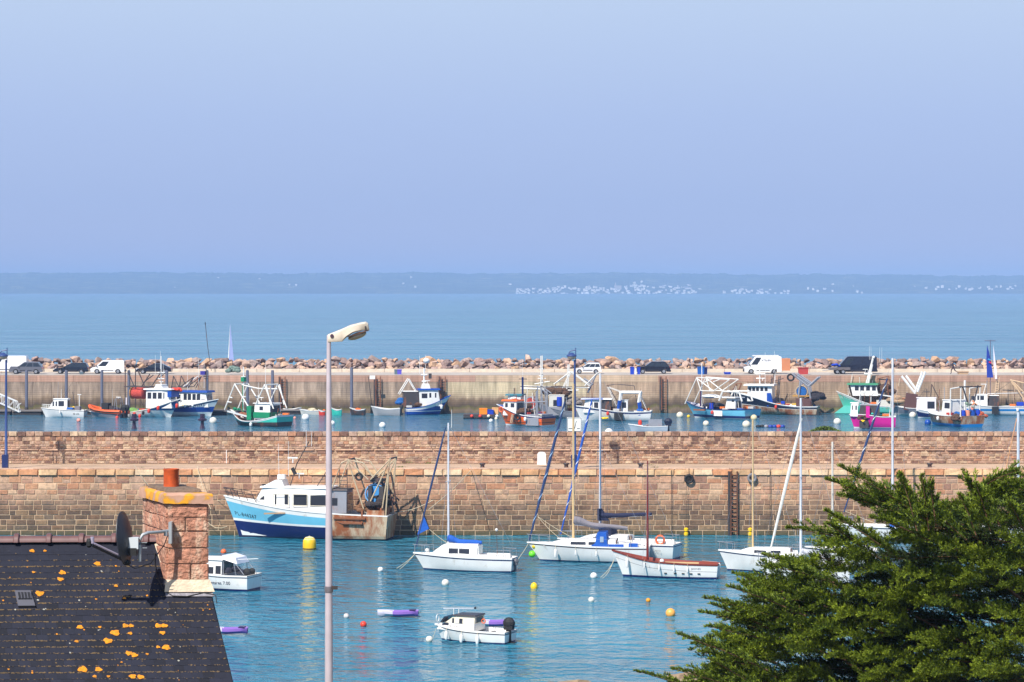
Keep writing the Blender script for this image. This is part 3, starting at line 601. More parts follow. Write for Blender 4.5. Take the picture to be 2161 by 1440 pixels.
def furled(b, p0, p1, r, m, m2=None, turns=9, clew=0):
    p0 = Vector(p0); p1 = Vector(p1); N = 26; pts = [p0.lerp(p1, i / N) for i in range(N + 1)]; rr = [r * (.55 + .6 * math.sin(PI * min(1, (1 - i / N) ** .8 + .0)) + .1 * R.random()) for i in range(N + 1)]
    o = MB().tube(pts, rr, 7).build('furled_jib', m, b.t, smooth=True)
    if m2:
        d = (p1 - p0).normalized(); u = d.cross(Vector((0, 1, 0))).normalized(); v = d.cross(u); mb = MB(); K = turns * 8; L_ = (p1 - p0).length
        for i in range(K):
            a = 2 * PI * i / 8; a2 = 2 * PI * (i + 1) / 8; A = p0.lerp(p1, .04 + .92 * i / K); B_ = p0.lerp(p1, .04 + .92 * (i + 1) / K); q = r * 1.22 * (.75 + .25 * math.sin(PI * i / K)); e = d * L_ * .011 * (9 / turns)
            mb.add([A + (u * math.cos(a) + v * math.sin(a)) * q, B_ + (u * math.cos(a2) + v * math.sin(a2)) * q, B_ + e + (u * math.cos(a2) + v * math.sin(a2)) * q, A + e + (u * math.cos(a) + v * math.sin(a)) * q], [(0, 1, 2, 3)])
        mb.build('sail_strip', m2, o)
    return o
def sailcover(b, p0, p1, r0, r1, m, sag=.08):
    N = 12; pts = []; rr = []
    for i in range(N + 1):
        t = i / N; p = Vector(p0).lerp(Vector(p1), t); p.z += sag * math.sin(t * 9 + 1) * (1 - t) - sag * .6 * math.sin(PI * t); pts.append(p); rr.append((r0 * (1 - t) + r1 * t) * (1 + .12 * math.sin(t * 17)))
    o = MB().tube(pts, rr, 9).build('sail_cover', m, b.t, smooth=True)
    tube(b.t, 'boom', [Vector(p0) - Vector((0, 0, r0 * .9)), Vector(p1) - Vector((0, 0, r1 * .9))], .035, alu)
    return o
def netdrum(b, x, z, r, w_, m, fm=steel, y=0):
    MB().lathe([(r * .9, -w_ / 2), (r, -w_ / 4), (r * .94, 0), (r, w_ / 4), (r * .9, w_ / 2)], (x, y, z), 14, None, 'y').build('net_drum', m, b.t, smooth=True)
    [MB().torus((x, y + q, z), r * 1.08, r * .09, 'y', 16, 6).build('drum_flange', fm, b.t, smooth=True) for q in (-w_ / 2, w_ / 2)]
def frame(b, name, segs, r, m, ys=(0,)):
    mb = MB()
    for y in ys:
        for p, q in segs: mb.tube([(p[0], y if len(p) == 2 else p[1], p[-1]), (q[0], y if len(q) == 2 else q[1], q[-1])], r, 6)
    return mb.build(name, m, b.t, smooth=True)
def heap(b, name, x, y, z, dx, dy, dz, m, k=14, seed=1):
    r = random.Random(seed); mb = MB()
    for i in range(k):
        a = r.uniform(-1, 1); c = r.uniform(-1, 1); h_ = (1 - max(abs(a), abs(c)) ** 2); mb.ball((x + a * dx * .7, y + c * dy * .7, z + h_ * dz * .35), r.uniform(.25, .5) * min(dx, dz) * .9, 7, 5, .7, sx=r.uniform(.9, 1.6))
    return mb.build(name, m, b.t, smooth=False)
def radar(b, x, y, z, m=white, h=.3, arm=.7):
    q = MB(); q.tube([(x, y, z), (x, y, z + h)], .04, 6); q.box((x, y, z + h + .05), (arm, .12, .09)); q.build('radar', m, b.t)
def antenna(b, x, y, z, h, m=white, r=.018, lean=0, name='antenna'): return tube(b.t, name, [(x, y, z), (x + lean, y, z + h)], r, m, r * .5, 5)
def lifebuoy(b, c, r=.3, ax='y', m=floatorange): return MB().torus(c, r, r * .24, ax, 14, 7).build('lifebuoy', m, b.t, smooth=True)
def lines(b, segs, name='rope', r=.015, m=ropew):
    for p, q, sag in segs:
        p = Vector(p); q = Vector(q); MB().tube([p.lerp(q, i / 6) - Vector((0, 0, sag * math.sin(PI * i / 6))) for i in range(7)], r, 4).build(name, m, b.t)
def hulltext(b, s_, t, z, size, m, tilt=0.0, dx=0, sx=1.0):
    sd = b.near; L = b.L; mb = MB(); adv = []; tot = 0.0
    for ch_ in s_:
        cu = bpy.data.curves.new('glyph', 'FONT'); cu.body = ch_; cu.size = size; cu.extrude = .003; tmp = bpy.data.objects.new('glyph', cu); me = bpy.data.meshes.new_from_object(tmp); bpy.data.objects.remove(tmp)
        vs = [v.co.copy() for v in me.vertices]; w_ = (max([v.x for v in vs]) if vs else size * .3) + size * .07; adv.append((vs, [tuple(p.vertices) for p in me.polygons], w_ * sx)); tot += w_ * sx
    run_ = -tot / 2; dirx = 1 if sd < 0 else -1          # reading direction along the side seen by the camera
    for vs, fs, w_ in adv:
        tc_ = t + dirx * (run_ + w_ / 2) / L; zc = z + (run_ + w_ / 2) * math.tan(tilt); P_ = Vector(b.pos(tc_, zc, sd)); dx_ = (Vector(b.pos(tc_ + .01, zc, sd)) - Vector(b.pos(tc_ - .01, zc, sd))).normalized() * dirx; dz_ = (Vector(b.pos(tc_, zc + .1, sd)) - Vector(b.pos(tc_, zc - .1, sd))).normalized(); nn = dx_.cross(dz_).normalized(); dx_ = (dx_ + dz_ * math.tan(tilt)).normalized()
        if fs: mb.add([P_ + dx_ * (v.x * sx - w_ / 2) + dz_ * (v.y - size * .33) + nn * (v.z + .008) for v in vs], fs)
        run_ += w_
    return mb.build('registration_number', m, b.t)

# --- A: the large fishing boat moored at the mole
b = Boat('fishing_boat', 'large fishing boat with light blue, white and navy hull moored against the stone mole', 'fishing boat', 470, 822, 1140, 170, 3.3)
x, z = b.x, b.z; k = b.k
hull(b, [(0, z(1088)), (.32, z(1084)), (.6, z(1076)), (.85, z(1062)), (1, z(1052))], [(.10, 0), (.30, .30), (.36, .34), (-.34, 1.0), (0, 1)], [anti, navy, white, lblue, white], rake=.10, stern=.88, bul=.35, rail=white)
t_ = MB()   # rust-streaked steel stern plating, proud of the hull
for sd in (1, -1):
    T_ = [.0, .06, .12, .18, .24, .30, .345]; G = [[b.pos(t, .10 + (b.S(t) - .02 - .10) * v, sd) for t in T_] for v in (0, .12, .25, .4, .55, .7, .85, 1)]
    for r0_, r1_ in zip(G[:-1], G[1:]):
        for i in range(len(T_) - 1): t_.add([(p[0], p[1] + sd * .03, p[2]) for p in (r0_[i], r0_[i + 1], r1_[i + 1], r1_[i])], [(0, 1, 2, 3)])
a_ = b.pos(0, .12, 1); c_ = b.pos(0, b.S(0) - .03, 1); t_.add([(a_[0] - .03, a_[1], a_[2]), (a_[0] - .03, -a_[1], a_[2]), (c_[0] - .03, -c_[1], c_[2]), (c_[0] - .03, c_[1], c_[2])], [(0, 1, 2, 3)])
wd_ = MB()
for sd in (1, -1):
    q_ = [(.975, .14), (.975, .5), (.955, .42), (.80, .14)]; wd_.add([(lambda p: (p[0], p[1] + sd * .02, p[2]))(b.pos(t, zz_, sd)) for t, zz_ in q_], [(0, 1, 2, 3)])
wd_.build('bow_wedge', white, b.t)
t_.build('stern_plating', rustwhite, b.t)
box(b.t, 'stern_bulwark', (x(822) + .25, 0, z(1080)), (.1, 2.8, .55), rustwhite)
for sd in (1, -1): box(b.t, 'stern_bulwark', ((x(822) + x(785)) / 2, sd * 1.42, z(1083)), (abs(x(822) - x(785)), .06, .45), rustwhite)
cabin(b, x(705), x(527), 2.3, z(1086), z(1032), white, fr=1.05, br=.0, tf=.45, wins=[(x(616), x(586), z(1067), z(1045)), (x(656), x(627), z(1068), z(1046)), (x(697), x(664), z(1069), z(1047)), (x(562), x(547), z(1058), z(1045))], fw=3, over=.12, rt=.1)
cabin(b, x(739), x(704), 2.0, z(1084), z(1036), greysteel, fr=0, wins=[(x(720), x(708), z(1068), z(1052))], roofm=darkm, name='aft_shelter', bw=1)
fr_ = MB(); 
for (xa, xb_) in ((616, 586), (656, 627), (697, 664)):
    for (p, q) in (((xa + 1, 1069), (xb_ - 1, 1069)), ((xa + 1, 1045), (xb_ - 1, 1045)), ((xa + 1, 1069), (xa + 1, 1045)), ((xb_ - 1, 1069), (xb_ - 1, 1045))): fr_.tube([(x(p[0]), 1.13, z(p[1])), (x(q[0]), 1.12, z(q[1]))], .025, 4)
fr_.build('window_frame', cream, b.t)
mb = MB(); mb.prism([(x(604), z(1032) + .1), (x(560), z(1032) + .1), (x(585), z(1016)), (x(600), z(1016))], -.7, .7); mb.build('funnel_housing', white, b.t)
mb = MB().box((x(594), 0, z(1010)), (.5, .5, .3)); mb.build('life_raft', white, b.t)
box(b.t, 'hatch', (x(562), .3, z(1028)), (.45, .45, .15), black)
antenna(b, x(592), .5, z(1010), 2.3, lean=.05); antenna(b, x(605), -.4, z(1010), 2.4)
frame(b, 'mast_frame', [((x(612), z(1030)), (x(626), z(983))), ((x(626), z(983)), (x(652), z(935))), ((x(640), z(957)), (x(660), z(957))), ((x(640), z(946)), (x(655), z(946)))], .035, darkm)
antenna(b, x(648), .2, z(945), 1.1); antenna(b, x(656), -.2, z(945), 1.0); box(b.t, 'black_flag', (x(620), .05, z(998)), (.25, .03, .5), black, ry=.5)
radar(b, x(620), .3, z(980)); radar(b, x(628), -.4, z(1015)); 
frame(b, 'deck_aerial', [((x(668), z(1032)), (x(688), z(1000))), ((x(678), z(1016)), (x(692), z(1012)))], .03, darkm)
# dark pulpit rail at the bow
mb = MB(); top = []; 
for t in (.80, .85, .9, .94, .975):
    for sd in (1, -1):
        px_, py_, pz_ = b.pos(t, b.S(t), sd); mb.tube([(px_, py_ * .9, pz_), (px_ + .25, py_, pz_ + .6)], .022, 4)
for sd in (1, -1):
    for hh in (.3, .6): mb.tube([(b.pos(t, b.S(t), sd)[0] + .25 * hh / .6, b.pos(t, b.S(t), sd)[1] * .95, b.S(t) + hh) for t in (.78, .85, .9, .95, .985)], .022, 4)
mb.build('pulpit', darkm, b.t)
# stern gallows, ladder, winch
ys_ = (-1.2, 1.2)
frame(b, 'gallows', [((x(702), z(1050)), (x(728), z(978))), ((x(728), z(978)), (x(742), z(971))), ((x(742), z(971)), (x(785), z(1012))), ((x(742), z(971)), (x(780), z(1088))), ((x(742), z(971)), (x(775), z(977))), ((x(775), z(977)), (x(796), z(1008))), ((x(790), z(1012)), (x(830), z(970))), ((x(832), z(965)), (x(812), z(1090))), ((x(832), z(968)), (x(790), z(1058))), ((x(830), z(968)), (x(822), z(1090)))], .05, P('cream_steel', 190, 170, 140, rough=.6, dirt=RUST, dirtamt=.3), (-1.0, 1.0))
frame(b, 'gallows_beam', [((x(742), -1.0, z(971)), (x(742), 1.0, z(971))), ((x(790), -1.0, z(1010)), (x(790), 1.0, z(1010))), ((x(831), -1.0, z(968)), (x(831), 1.0, z(968)))], .06, darkm)
frame(b, 'ladder', [((x(722), z(1045)), (x(722), z(992))), ((x(738), z(1050)), (x(738), z(990)))] + [((x(722), z(q)), (x(738), z(q))) for q in (1000, 1008, 1016, 1024, 1032)], .025, darkm, (.6,))
MB().torus((x(766), 1.05, z(1006)), .22, .07).build('tyre', black, b.t, smooth=True)
netdrum(b, x(797), z(1043), .62, 1.3, P('blue_drum_net', 60, 140, 205, rough=.6), P('pale_blue_flange', 120, 170, 215, rough=.5))
mb = MB(); mb.box((x(788), 0, z(1055)), (.25, 1.8, 1.9)); mb.box((x(812), 0, z(1050)), (.3, 1.9, 1.5)); mb.box((x(800), 0, z(1015)), (.8, 1.7, .18)); mb.build('winch_frame', darkm, b.t)
mb = MB(); mb.box((x(750), 1.45, z(1093)), (2.2, .5, .12)); mb.box((x(756), 1.5, z(1103)), (1.4, .45, .12)); mb.box((x(776), 1.4, z(1092)), (.12, .4, 1.0)); mb.tube([(x(705), 1.5, z(1096)), (x(735), 1.6, z(1104)), (x(780), 1.5, z(1104))], .04, 5); mb.build('trawl_shelf', rustm, b.t)
heap(b, 'dark_net', x(806), .2, z(1066), .9, 1.1, 1.6, P('dark_net', 58, 50, 50, rough=.95, var=.4, vscale=7), 22, 71); heap(b, 'rope_heap', x(772), .6, z(1078), .7, .6, .9, P('rust_net', 120, 84, 58, rough=.95, var=.4, vscale=7), 12, 72); frame(b, 'stern_struts', [((x(797), z(1012)), (x(765), z(1085))), ((x(820), z(1000)), (x(836), z(1085))), ((x(800), z(1020)), (x(838), z(1060))), ((x(812), z(1010)), (x(812), z(1085)))], .06, darkm, (-.9, .5))
box(b.t, 'plank', (x(590), 1.4, z(1085)), (1.5, .12, .1), P('grey_plank', 170, 140, 110, rough=.8), 0, .04)
hulltext(b, 'PL-846267', .90, z(1092), .38, black, -0.13, sx=.95)
lines(b, [((b.pos(.98, b.S(.98), 1)[0], 0, b.S(.98)), (b.L / 2 + 2.2, -2.5, 3.2), .6), ((b.L / 2 - .2, 0, .7), (b.L / 2 + 2.6, -1.4, 2.6), .9), ((x(822), -.8, z(1086)), (x(905), -1.6, z(1060)), .2)], 'mooring_rope', .02)
for pxx, zz in ((640, 1120), (648, 1120)): box(b.t, 'scupper', (x(pxx), 0, 0.15), (.05, .05, .05), white)

# --- B: white sloop with blue boom cover
def sloop(name, label, pb, ps, py, th, beam, mpx, mtop, mm, she, cab, group='sailing boats moored in the harbour', stripe=navy, winp=2, r=.065, boot=navy, stern=.72, cabm=white, spread=True, top_stay=True, hullm=white, rake=.13):
    b = Boat(name, label, 'sailing boat', pb, ps, py, th, beam, group); x, z = b.x, b.z
    hull(b, [(0, she[2]), (.5, she[1]), (1, she[0])], [(.07, 0), (-.13, 1), (-.07, 1), (0, 1)], [boot, hullm, stripe, white], rake=rake, stern=stern, bul=.04, rail=white, deckm=white, full=2.0, flare=.25)
    c0, c1, ct = cab; xa, xb_ = x(c0), x(c1); xa, xb_ = min(xa, xb_), max(xa, xb_)
    tm = b.tt((xa + xb_) / 2); zb = b.S(tm) - .04
    mb = MB(); w_ = beam * .56; zt = z(ct); N = 9; L_ = xb_ - xa; rings = []
    for i in range(N):
        u = i / (N - 1); xx = xa + L_ * u; hh = (zt - zb) * (1 if u < .62 else 1 - ((u - .62) / .38) ** 1.6 * .97); ww = w_ * (1 - .35 * max(0, u - .4) / .6)
        rings.append([(xx, -ww / 2, zb), (xx, -ww / 2 + .05, zb + hh * .75), (xx, -ww / 2 + .16, zb + hh), (xx, 0, zb + hh * 1.06), (xx, ww / 2 - .16, zb + hh), (xx, ww / 2 - .05, zb + hh * .75), (xx, ww / 2, zb)])
    for r_ in rings: mb.v += r_
    for i in range(N - 1):
        for j in range(6): mb.f.append((i * 7 + j, i * 7 + j + 1, (i + 1) * 7 + j + 1, (i + 1) * 7 + j)); mb.m.append(0)
    mb.f.append(tuple(range(7))); mb.m.append(0); mb.build('cabin', cabm, b.t, smooth=True)
    b.zt = zt; b.zb = zb; b.cw = w_; b.ca = (xa, xb_)
    for i in range(winp):
        u0 = .16 + i * .5 / winp; u1 = u0 + .42 / winp; h_ = zt - zb
        for sd in (1, -1):
            g = MB(); q = [(xa + L_ * u0, h_ * .28), (xa + L_ * u1, h_ * .28), (xa + L_ * (u1 - (.0 if i < winp - 1 else .0)), h_ * .68), (xa + L_ * u0, h_ * .68)]
            wy = [w_ / 2 * (1 - .35 * max(0, (p[0] - xa) / L_ - .4) / .6) - .05 * p[1] / h_ / .75 + .012 for p in q]
            g.add([(p[0], sd * (y_ + e), zb + p[1]) for e in (0, .02) for p, y_ in zip(q, wy)], [(0, 1, 2, 3), (4, 5, 6, 7), (0, 1, 5, 4), (1, 2, 6, 5), (2, 3, 7, 6), (3, 0, 4, 7)]); g.build('window', glass, b.t)
    # cockpit coaming and companionway
    for sd in (1, -1): box(b.t, 'cockpit_coaming', ((xa + -b.L / 2 + .3) / 2, sd * w_ * .48, b.S(.15) + .08), (abs(xa + b.L / 2 - .3), .1, .24), white)
    box(b.t, 'companionway', (xa - .02, 0, zb + (zt - zb) * .45), (.04, .5, (zt - zb) * .8), wood)
    mx_ = x(mpx); zz = zt if xa < mx_ < xb_ else b.S(b.tt(mx_))
    mast(b, mx_, zz - .05, z(mtop), r, mm, stays=beam * .42, bow_x=b.L / 2 - .15 if top_stay else None, stern_x=-b.L / 2 + .1, spread=spread)
    # pulpit and pushpit
    mb = MB()
    for (t0, t1) in ((.84, .99), (.02, .16)):
        mb = MB()
        for sd in (1, -1):
            pr = [b.pos(t, b.S(t), sd) for t in (t0, (t0 + t1) / 2, t1)]
            for p in pr: mb.tube([(p[0], p[1] * .93, p[2]), (p[0], p[1] * .93, p[2] + .5)], .014, 4)
            mb.tube([(p[0], p[1] * .93, p[2] + .5) for p in pr], .016, 4)
        if t0 > .5: bowrail = mb
    p = b.pos(.99, b.S(.99), 1); bowrail.tube([(p[0], p[1] * .93, p[2] + .5), (p[0] + .12, 0, p[2] + .52), (p[0], -p[1] * .93, p[2] + .5)], .016, 4)
    p = b.pos(.02, b.S(.02), 1); mb.tube([(p[0], p[1] * .93, p[2] + .5), (p[0], -p[1] * .93, p[2] + .5)], .016, 4)
    mb.build('pushpit_rail', steel, b.t); bowrail.build('pulpit_rail', steel, b.t)
    st = MB()
    for sd in (1, -1):
        pr = [b.pos(t, b.S(t), sd) for t in (.16, .35, .55, .7, .84)]
        for p in pr: st.tube([(p[0], p[1] * .94, p[2]), (p[0], p[1] * .94, p[2] + .48)], .01, 4)
        st.tube([(p[0], p[1] * .94, p[2] + .48) for p in pr], .006, 3)
    st.build('guard_wire', steel, b.t)
    return b
b = sloop('sailing_boat', 'white sloop with bright blue cloth over its boom and blue furled jib', 872, 1083, 1207, 166, 2.2, 946, 895, alu, (.98, .86, .80), (1012, 908, 1151), winp=1)
x, z = b.x, b.z
sailcover(b, (x(945), 0, z(1142)), (x(1017), 0, z(1148)), .20, .12, royal)
furled(b, (x(877), 0, z(1160)), (x(940), 0, z(905)), .055, P('navy_jib_cloth', 42, 62, 104, rough=.8))
mb = MB(); mb.add([(x(893), .03, z(1092)), (x(905), .03, z(1121)), (x(880), .03, z(1134)), (x(893), -.03, z(1092)), (x(905), -.03, z(1121)), (x(880), -.03, z(1134))], [(0, 1, 2), (3, 5, 4), (0, 1, 4, 3), (1, 2, 5, 4), (2, 0, 3, 5)]); mb.build('jib_corner', royal, b.t)
outboard(b, -b.L / 2 - .1, .25, .35, .75, P('grey_motor', 90, 90, 96)); mb = MB().box((-b.L / 2 - .1, -.15, .3), (.06, .3, .9)); mb.build('rudder', white, b.t)
box(b.t, 'sprayhood', (x(1006), 0, z(1163)), (.5, 1.0, .5), white); ball(b.t, 'fender', (x(903), .2, z(1166)), .13, white)
frame(b, 'stern_light_pole', [((x(1050), z(1178)), (x(1048), z(1122)))], .015, darkm); ball(b.t, 'stern_light', (x(1048), 0, z(1120)), .09, white)
antenna(b, x(953), 0, z(905), 1.1)
lines(b, [((b.L / 2 - .1, 0, .9), (b.L / 2 + 1.0, .3, .02), .05), ((b.L / 2 - .1, .1, .9), (b.L / 2 + .7, .6, .02), .05), ((x(905), 0, z(1122)), (x(960), .1, z(1160)), .05)], 'mooring_rope', .014)
# --- C2: sloop behind, white mast and navy boom cover (built first: it stands behind)
b = sloop('sailing_boat', 'white sloop with navy covered boom and orange lifebuoy, behind the blue canopy sloop', 1178, 1423, 1179, 160, 2.7, 1267, 790, alu, (1.05, .98, .92), (1330, 1215, 1132), winp=2, r=.085, hullm=P('pale_grey_gelcoat', 215, 220, 218))
x, z = b.x, b.z
sailcover(b, (x(1268), 0, z(1093)), (x(1374), 0, z(1086)), .17, .09, darkblue, sag=.02); mb = MB().add([(x(1262), -.12, z(1078)), (x(1270), -.12, z(1078)), (x(1285), -.12, z(1103)), (x(1262), -.12, z(1103)), (x(1262), .12, z(1078)), (x(1270), .12, z(1078)), (x(1285), .12, z(1103)), (x(1262), .12, z(1103))], [(0, 1, 2, 3), (7, 6, 5, 4), (0, 1, 5, 4), (1, 2, 6, 5), (2, 3, 7, 6), (3, 0, 4, 7)]); mb.build('mast_cover', darkblue, b.t)
furled(b, (x(1184), 0, z(1135)), (x(1250), 0, z(845)), .07, P('bright_blue_jib_cloth', 36, 86, 178, rough=.8), white, 9)
lifebuoy(b, (x(1400), b.near * .9, z(1138)), .27)
box(b.t, 'sprayhood', (x(1283), 0, z(1128)), (.8, 1.3, .9), darkblue); text(b.t, 'registration_number', 'N112', .16, darkm, (x(1398), b.near * 1.22, z(1160)), (PI / 2, 0, PI))
# --- C1
b = sloop('sailing_boat', 'white sloop with bright blue canopy, grey covered boom and tan mast', 1113, 1366, 1188, 174, 2.7, 1210, 812, tanmast, (1.12, .98, .92), (1300, 1148, 1141), winp=2, r=.08, stripe=P('maroon_stripe', 86, 50, 60))
x, z = b.x, b.z
sailcover(b, (x(1211), 0, z(1104)), (x(1324), 0, z(1118)), .24, .10, greycloth, sag=.10)
furled(b, (x(1117), 0, z(1146)), (x(1192), 0, z(850)), .08, P('navy_jib_cloth', 42, 62, 104, rough=.8), P('pale_jib_strip', 150, 180, 210), 6)
mb = MB(); xs_ = [x(1250), x(1262), x(1281), x(1285)]
mb.prism([(x(1245), z(1157)), (x(1258), z(1148)), (x(1262), z(1127)), (x(1281), z(1126)), (x(1284), z(1157))], -.85, .85); mb.build('sprayhood', royal, b.t)
for sd in (1, -1): box(b.t, 'cockpit_dodger', (x(1292), sd * 1.02, z(1158)), (abs(x(1266) - x(1318)), .05, .5), royal)
box(b.t, 'hood_window', (x(1272), b.near * .86, z(1140)), (.22, .03, .35), P('clear_vinyl', 150, 170, 190, rough=.1))
box(b.t, 'cockpit_dodger', (x(1338), b.near * .98, z(1153)), (abs(x(1328) - x(1347)), .05, .35), royal)
for i, t in enumerate((.78, .62, .45)): fender(b, t, h=.55 if i == 0 else .35, r=.10 if i == 0 else .05)
ball(b.t, 'yellow_fender', (x(1128), 0, z(1158)), .17, yellow); ball(b.t, 'green_fender', (x(1124), .3, z(1174)), .22, P('lime_plastic', 110, 220, 40))
lines(b, [((b.L / 2 - .1, 0, 1.1), (b.L / 2 + .6, .6, .02), .05), ((x(1135), 0, z(1095)), (x(1182), .3, z(1140)), .08), ((x(1135), 0, z(1095)), (x(1208), .3, z(1138)), .05), ((x(1324), 0, z(1118)), (x(1334), .2, z(1150)), 0)], 'rope', .014)
mb = MB(); 
for i in range(3): mb.box((x(1144 + i * 9), b.near * .5, z(1159)), (.12, .05, .12))
# --- D: old white wooden boat with dark red mast
b = Boat('wooden_boat', 'old white clinker sailing boat with dark red mast and red gunwale', 'sailing boat', 1293, 1512, 1222, 168, 2.0, 'sailing boats moored in the harbour')
x, z = b.x, b.z
hull(b, [(0, z(1192)), (.35, z(1190)), (.7, z(1184)), (1, z(1167))], [(.12, 0), (-.42, 1), (-.39, 1), (-.06, 1), (0, 1)], [navy, white, P('plank_line', 150, 146, 146), white, wood], rake=.12, stern=.72, bul=.30, rail=wood, inner=P('red_brown_boards', 140, 62, 44), deckm=P('red_brown_boards', 140, 62, 44), full=2.3)
mast(b, x(1367), z(1200), z(975), .085, P('dark_red_spar', 118, 34, 28, rough=.45), spread=False, r1=.035, stays=.8, lean=.0)
for i, t in enumerate((.86, .70, .56, .42, .29)): fender(b, t, r=.09 if i == 0 else .05, h=.6 if i == 0 else .4, drop=.12)
for pxx in (1358, 1375, 1392, 1408, 1430): pass
for t in (.42, .34, .26, .18, .52): 
    p = b.pos(t, .32, b.near); box(b.t, 'scupper', (p[0], p[1] + b.near * .01, .32), (.16, .04, .06), black)
for t in (.25, .45, .65): box(b.t, 'thwart', (-b.L / 2 + b.L * t, 0, b.S(t) - .16), (.25, b.wd(t) * 1.75, .05), wood)
hulltext(b, 'JIARNES', .21, .62, .16, P('faded_letter', 150, 150, 156)); tube(b.t, 'tiller', [(-b.L / 2, 0, .95), (-b.L / 2 + .9, 0, 1.0)], .03, wood); mb = MB().box((-b.L / 2 - .12, 0, .35), (.1, .06, 1.1)).build('rudder', white, b.t)
box(b.t, 'oar_bundle', (x(1440), .2, b.S(.3) + .02), (2.0, .12, .08), tanmast); ball(b.t, 'white_fender', (x(1397), 0, z(1188)), .14, white)
lines(b, [((b.L / 2 - .1, 0, .9), (b.L / 2 + .5, 1.2, .02), .1), ((b.L / 2 - .1, 0, 1.0), (b.L / 2 + .3, 1.6, .02), .2)], 'mooring_rope', .016)
# --- E: boats on the right, partly behind the cypress
b = sloop('sailing_boat', 'white sloop with tan mast and low white cabin, between the wooden boat and the cypress', 1518, 1690, 1208, 168, 2.1, 1589, 888, tanmast, (1.2, 1.05, 1.0), (1668, 1548, 1158), winp=2, r=.06)
b = sloop('sailing_boat', 'white sloop with white furled jib and pale grey boom cover behind the cypress tips', 1600, 1790, 1232, 170, 2.3, 1690, 842, alu, (1.15, 1.0, .95), (1745, 1640, 1188), winp=1, r=.075)
x, z = b.x, b.z; furled(b, (x(1626), 0, z(1170)), (x(1692), 0, z(885)), .085, P('white_jib_cloth', 226, 220, 210, rough=.8)); sailcover(b, (x(1692), 0, z(1168)), (x(1762), 0, z(1180)), .13, .08, P('pale_grey_cloth', 196, 196, 204, rough=.8))
b = sloop('sailing_boat', 'white sloop with a plain pale mast, nearly hidden by the cypress', 1700, 1850, 1196, 172, 2.2, 1757, 935, P('pale_mast', 220, 210, 196), (1.1, 1.0, .95), (1820, 1735, 1160), winp=1, r=.075)
b = sloop('sailing_boat', 'white sloop with bright blue sail bag and navy striped furled jib behind the cypress', 1772, 1925, 1141, 172, 2.4, 1883, 757, alu, (1.0, .9, .85), (1915, 1830, 1118), winp=1, r=.09)
x, z = b.x, b.z; furled(b, (x(1782), 0, z(1085)), (x(1872), 0, z(800)), .075, P('navy_jib_cloth', 42, 62, 104, rough=.8), white, 8)
mb = MB().add([(x(1874), -.2, z(1122)), (x(1908), -.2, z(1120)), (x(1900), -.1, z(1086)), (x(1877), -.1, z(1076)), (x(1874), .2, z(1122)), (x(1908), .2, z(1120)), (x(1900), .1, z(1086)), (x(1877), .1, z(1076))], [(0, 1, 2, 3), (7, 6, 5, 4), (0, 1, 5, 4), (1, 2, 6, 5), (2, 3, 7, 6), (3, 0, 4, 7)]); mb.build('sail_bag', royal, b.t)
lines(b, [((x(1783), 0, z(1082)), (x(1880), 0, z(1118)), .05)], 'rope', .015)
b = sloop('sailing_boat', 'white sloop with grey white mast at the right edge behind the cypress', 2075, 2235, 1146, 172, 2.4, 2149, 872, P('blue_white_mast', 196, 204, 216), (1.0, .9, .85), (2200, 2120, 1120), winp=1, r=.11)
x, z = b.x, b.z; lines(b, [((x(2146), 0, z(885)), (x(2112), 0, z(1050)), 0)], 'rope', .03, P('orange_rope', 220, 160, 110))
# --- G: little cabin motor boat in the foreground
b = Boat('motor_boat', 'small white cabin motor boat with dark roof and tilted black outboard motor', 'motor boat', 918, 1075, 1357, 158, 1.75)
x, z = b.x, b.z
hull(b, [(0, z(1334)), (.5, z(1332)), (1, z(1325))], [(.06, 0), (-.10, 1), (-.03, 1), (0, 1)], [navy, white, P('grey_rub_strip', 110, 100, 110), white], rake=.12, stern=.88, bul=.18, rail=white, deckm=cream, full=2.6, flare=.3)
mb = MB()   # moulded foredeck and cabin
cabin(b, x(1012), x(925), 1.45, z(1334), z(1318), white, fr=.25, wins=[(x(955), x(935), z(1324), z(1318.6))], name='cabin_base', over=0, rt=.02)
cabin(b, x(1012), x(947), 1.3, z(1318), z(1303), cream, fr=.5, wins=[(x(986), x(963), z(1318), z(1308))], roofm=P('black_roof', 40, 34, 38), over=.06, rt=.07, name='wheelhouse', fw=2, bw=1)
box(b.t, 'windscreen', (x(943), 0, z(1312)), (.35, 1.1, .06), glass, 0, .9)
outboard(b, x(1070), .1, z(1333), 1.12, black); mb = MB().lathe([(.16, 0), (.2, .1), (.12, .3)], (x(1050), b.near * .5, z(1345)), 9).build('fuel_can', black, b.t)
frame(b, 'roof_rack', [((x(957), z(1303)), (x(957), z(1289))), ((x(968), z(1303)), (x(968), z(1291)))], .018, white); tube(b.t, 'folded_mast', [(x(935), 0, z(1291)), (x(1000), 0, z(1288))], .022, P('pale_steel', 200, 200, 210)); ball(b.t, 'mast_tip', (x(1003), 0, z(1287)), .06, black)
for t in (.80, .58, .36): fender(b, t, r=.085, h=.42, drop=.16)
MB().torus((x(922) - .02, 0, z(1312)), .18, .02, 'x', 10, 5).build('pulpit_rail', white, b.t); lifebuoy(b, (x(1024), .2, z(1313)), .1)
text(b.t, 'registration_number', 'BR 394181', .11, darkm, (x(970), b.near * .735, z(1324)), (PI / 2, 0, PI)); frame(b, 'stern_ladder', [((x(1052), .6, z(1322)), (x(1056), .6, z(1345))), ((x(1058), .75, z(1322)), (x(1062), .75, z(1345)))], .015, steel)
lines(b, [((b.L / 2 - .05, 0, .55), (b.L / 2 + .1, .1, .02), 0)], 'mooring_rope', .01)
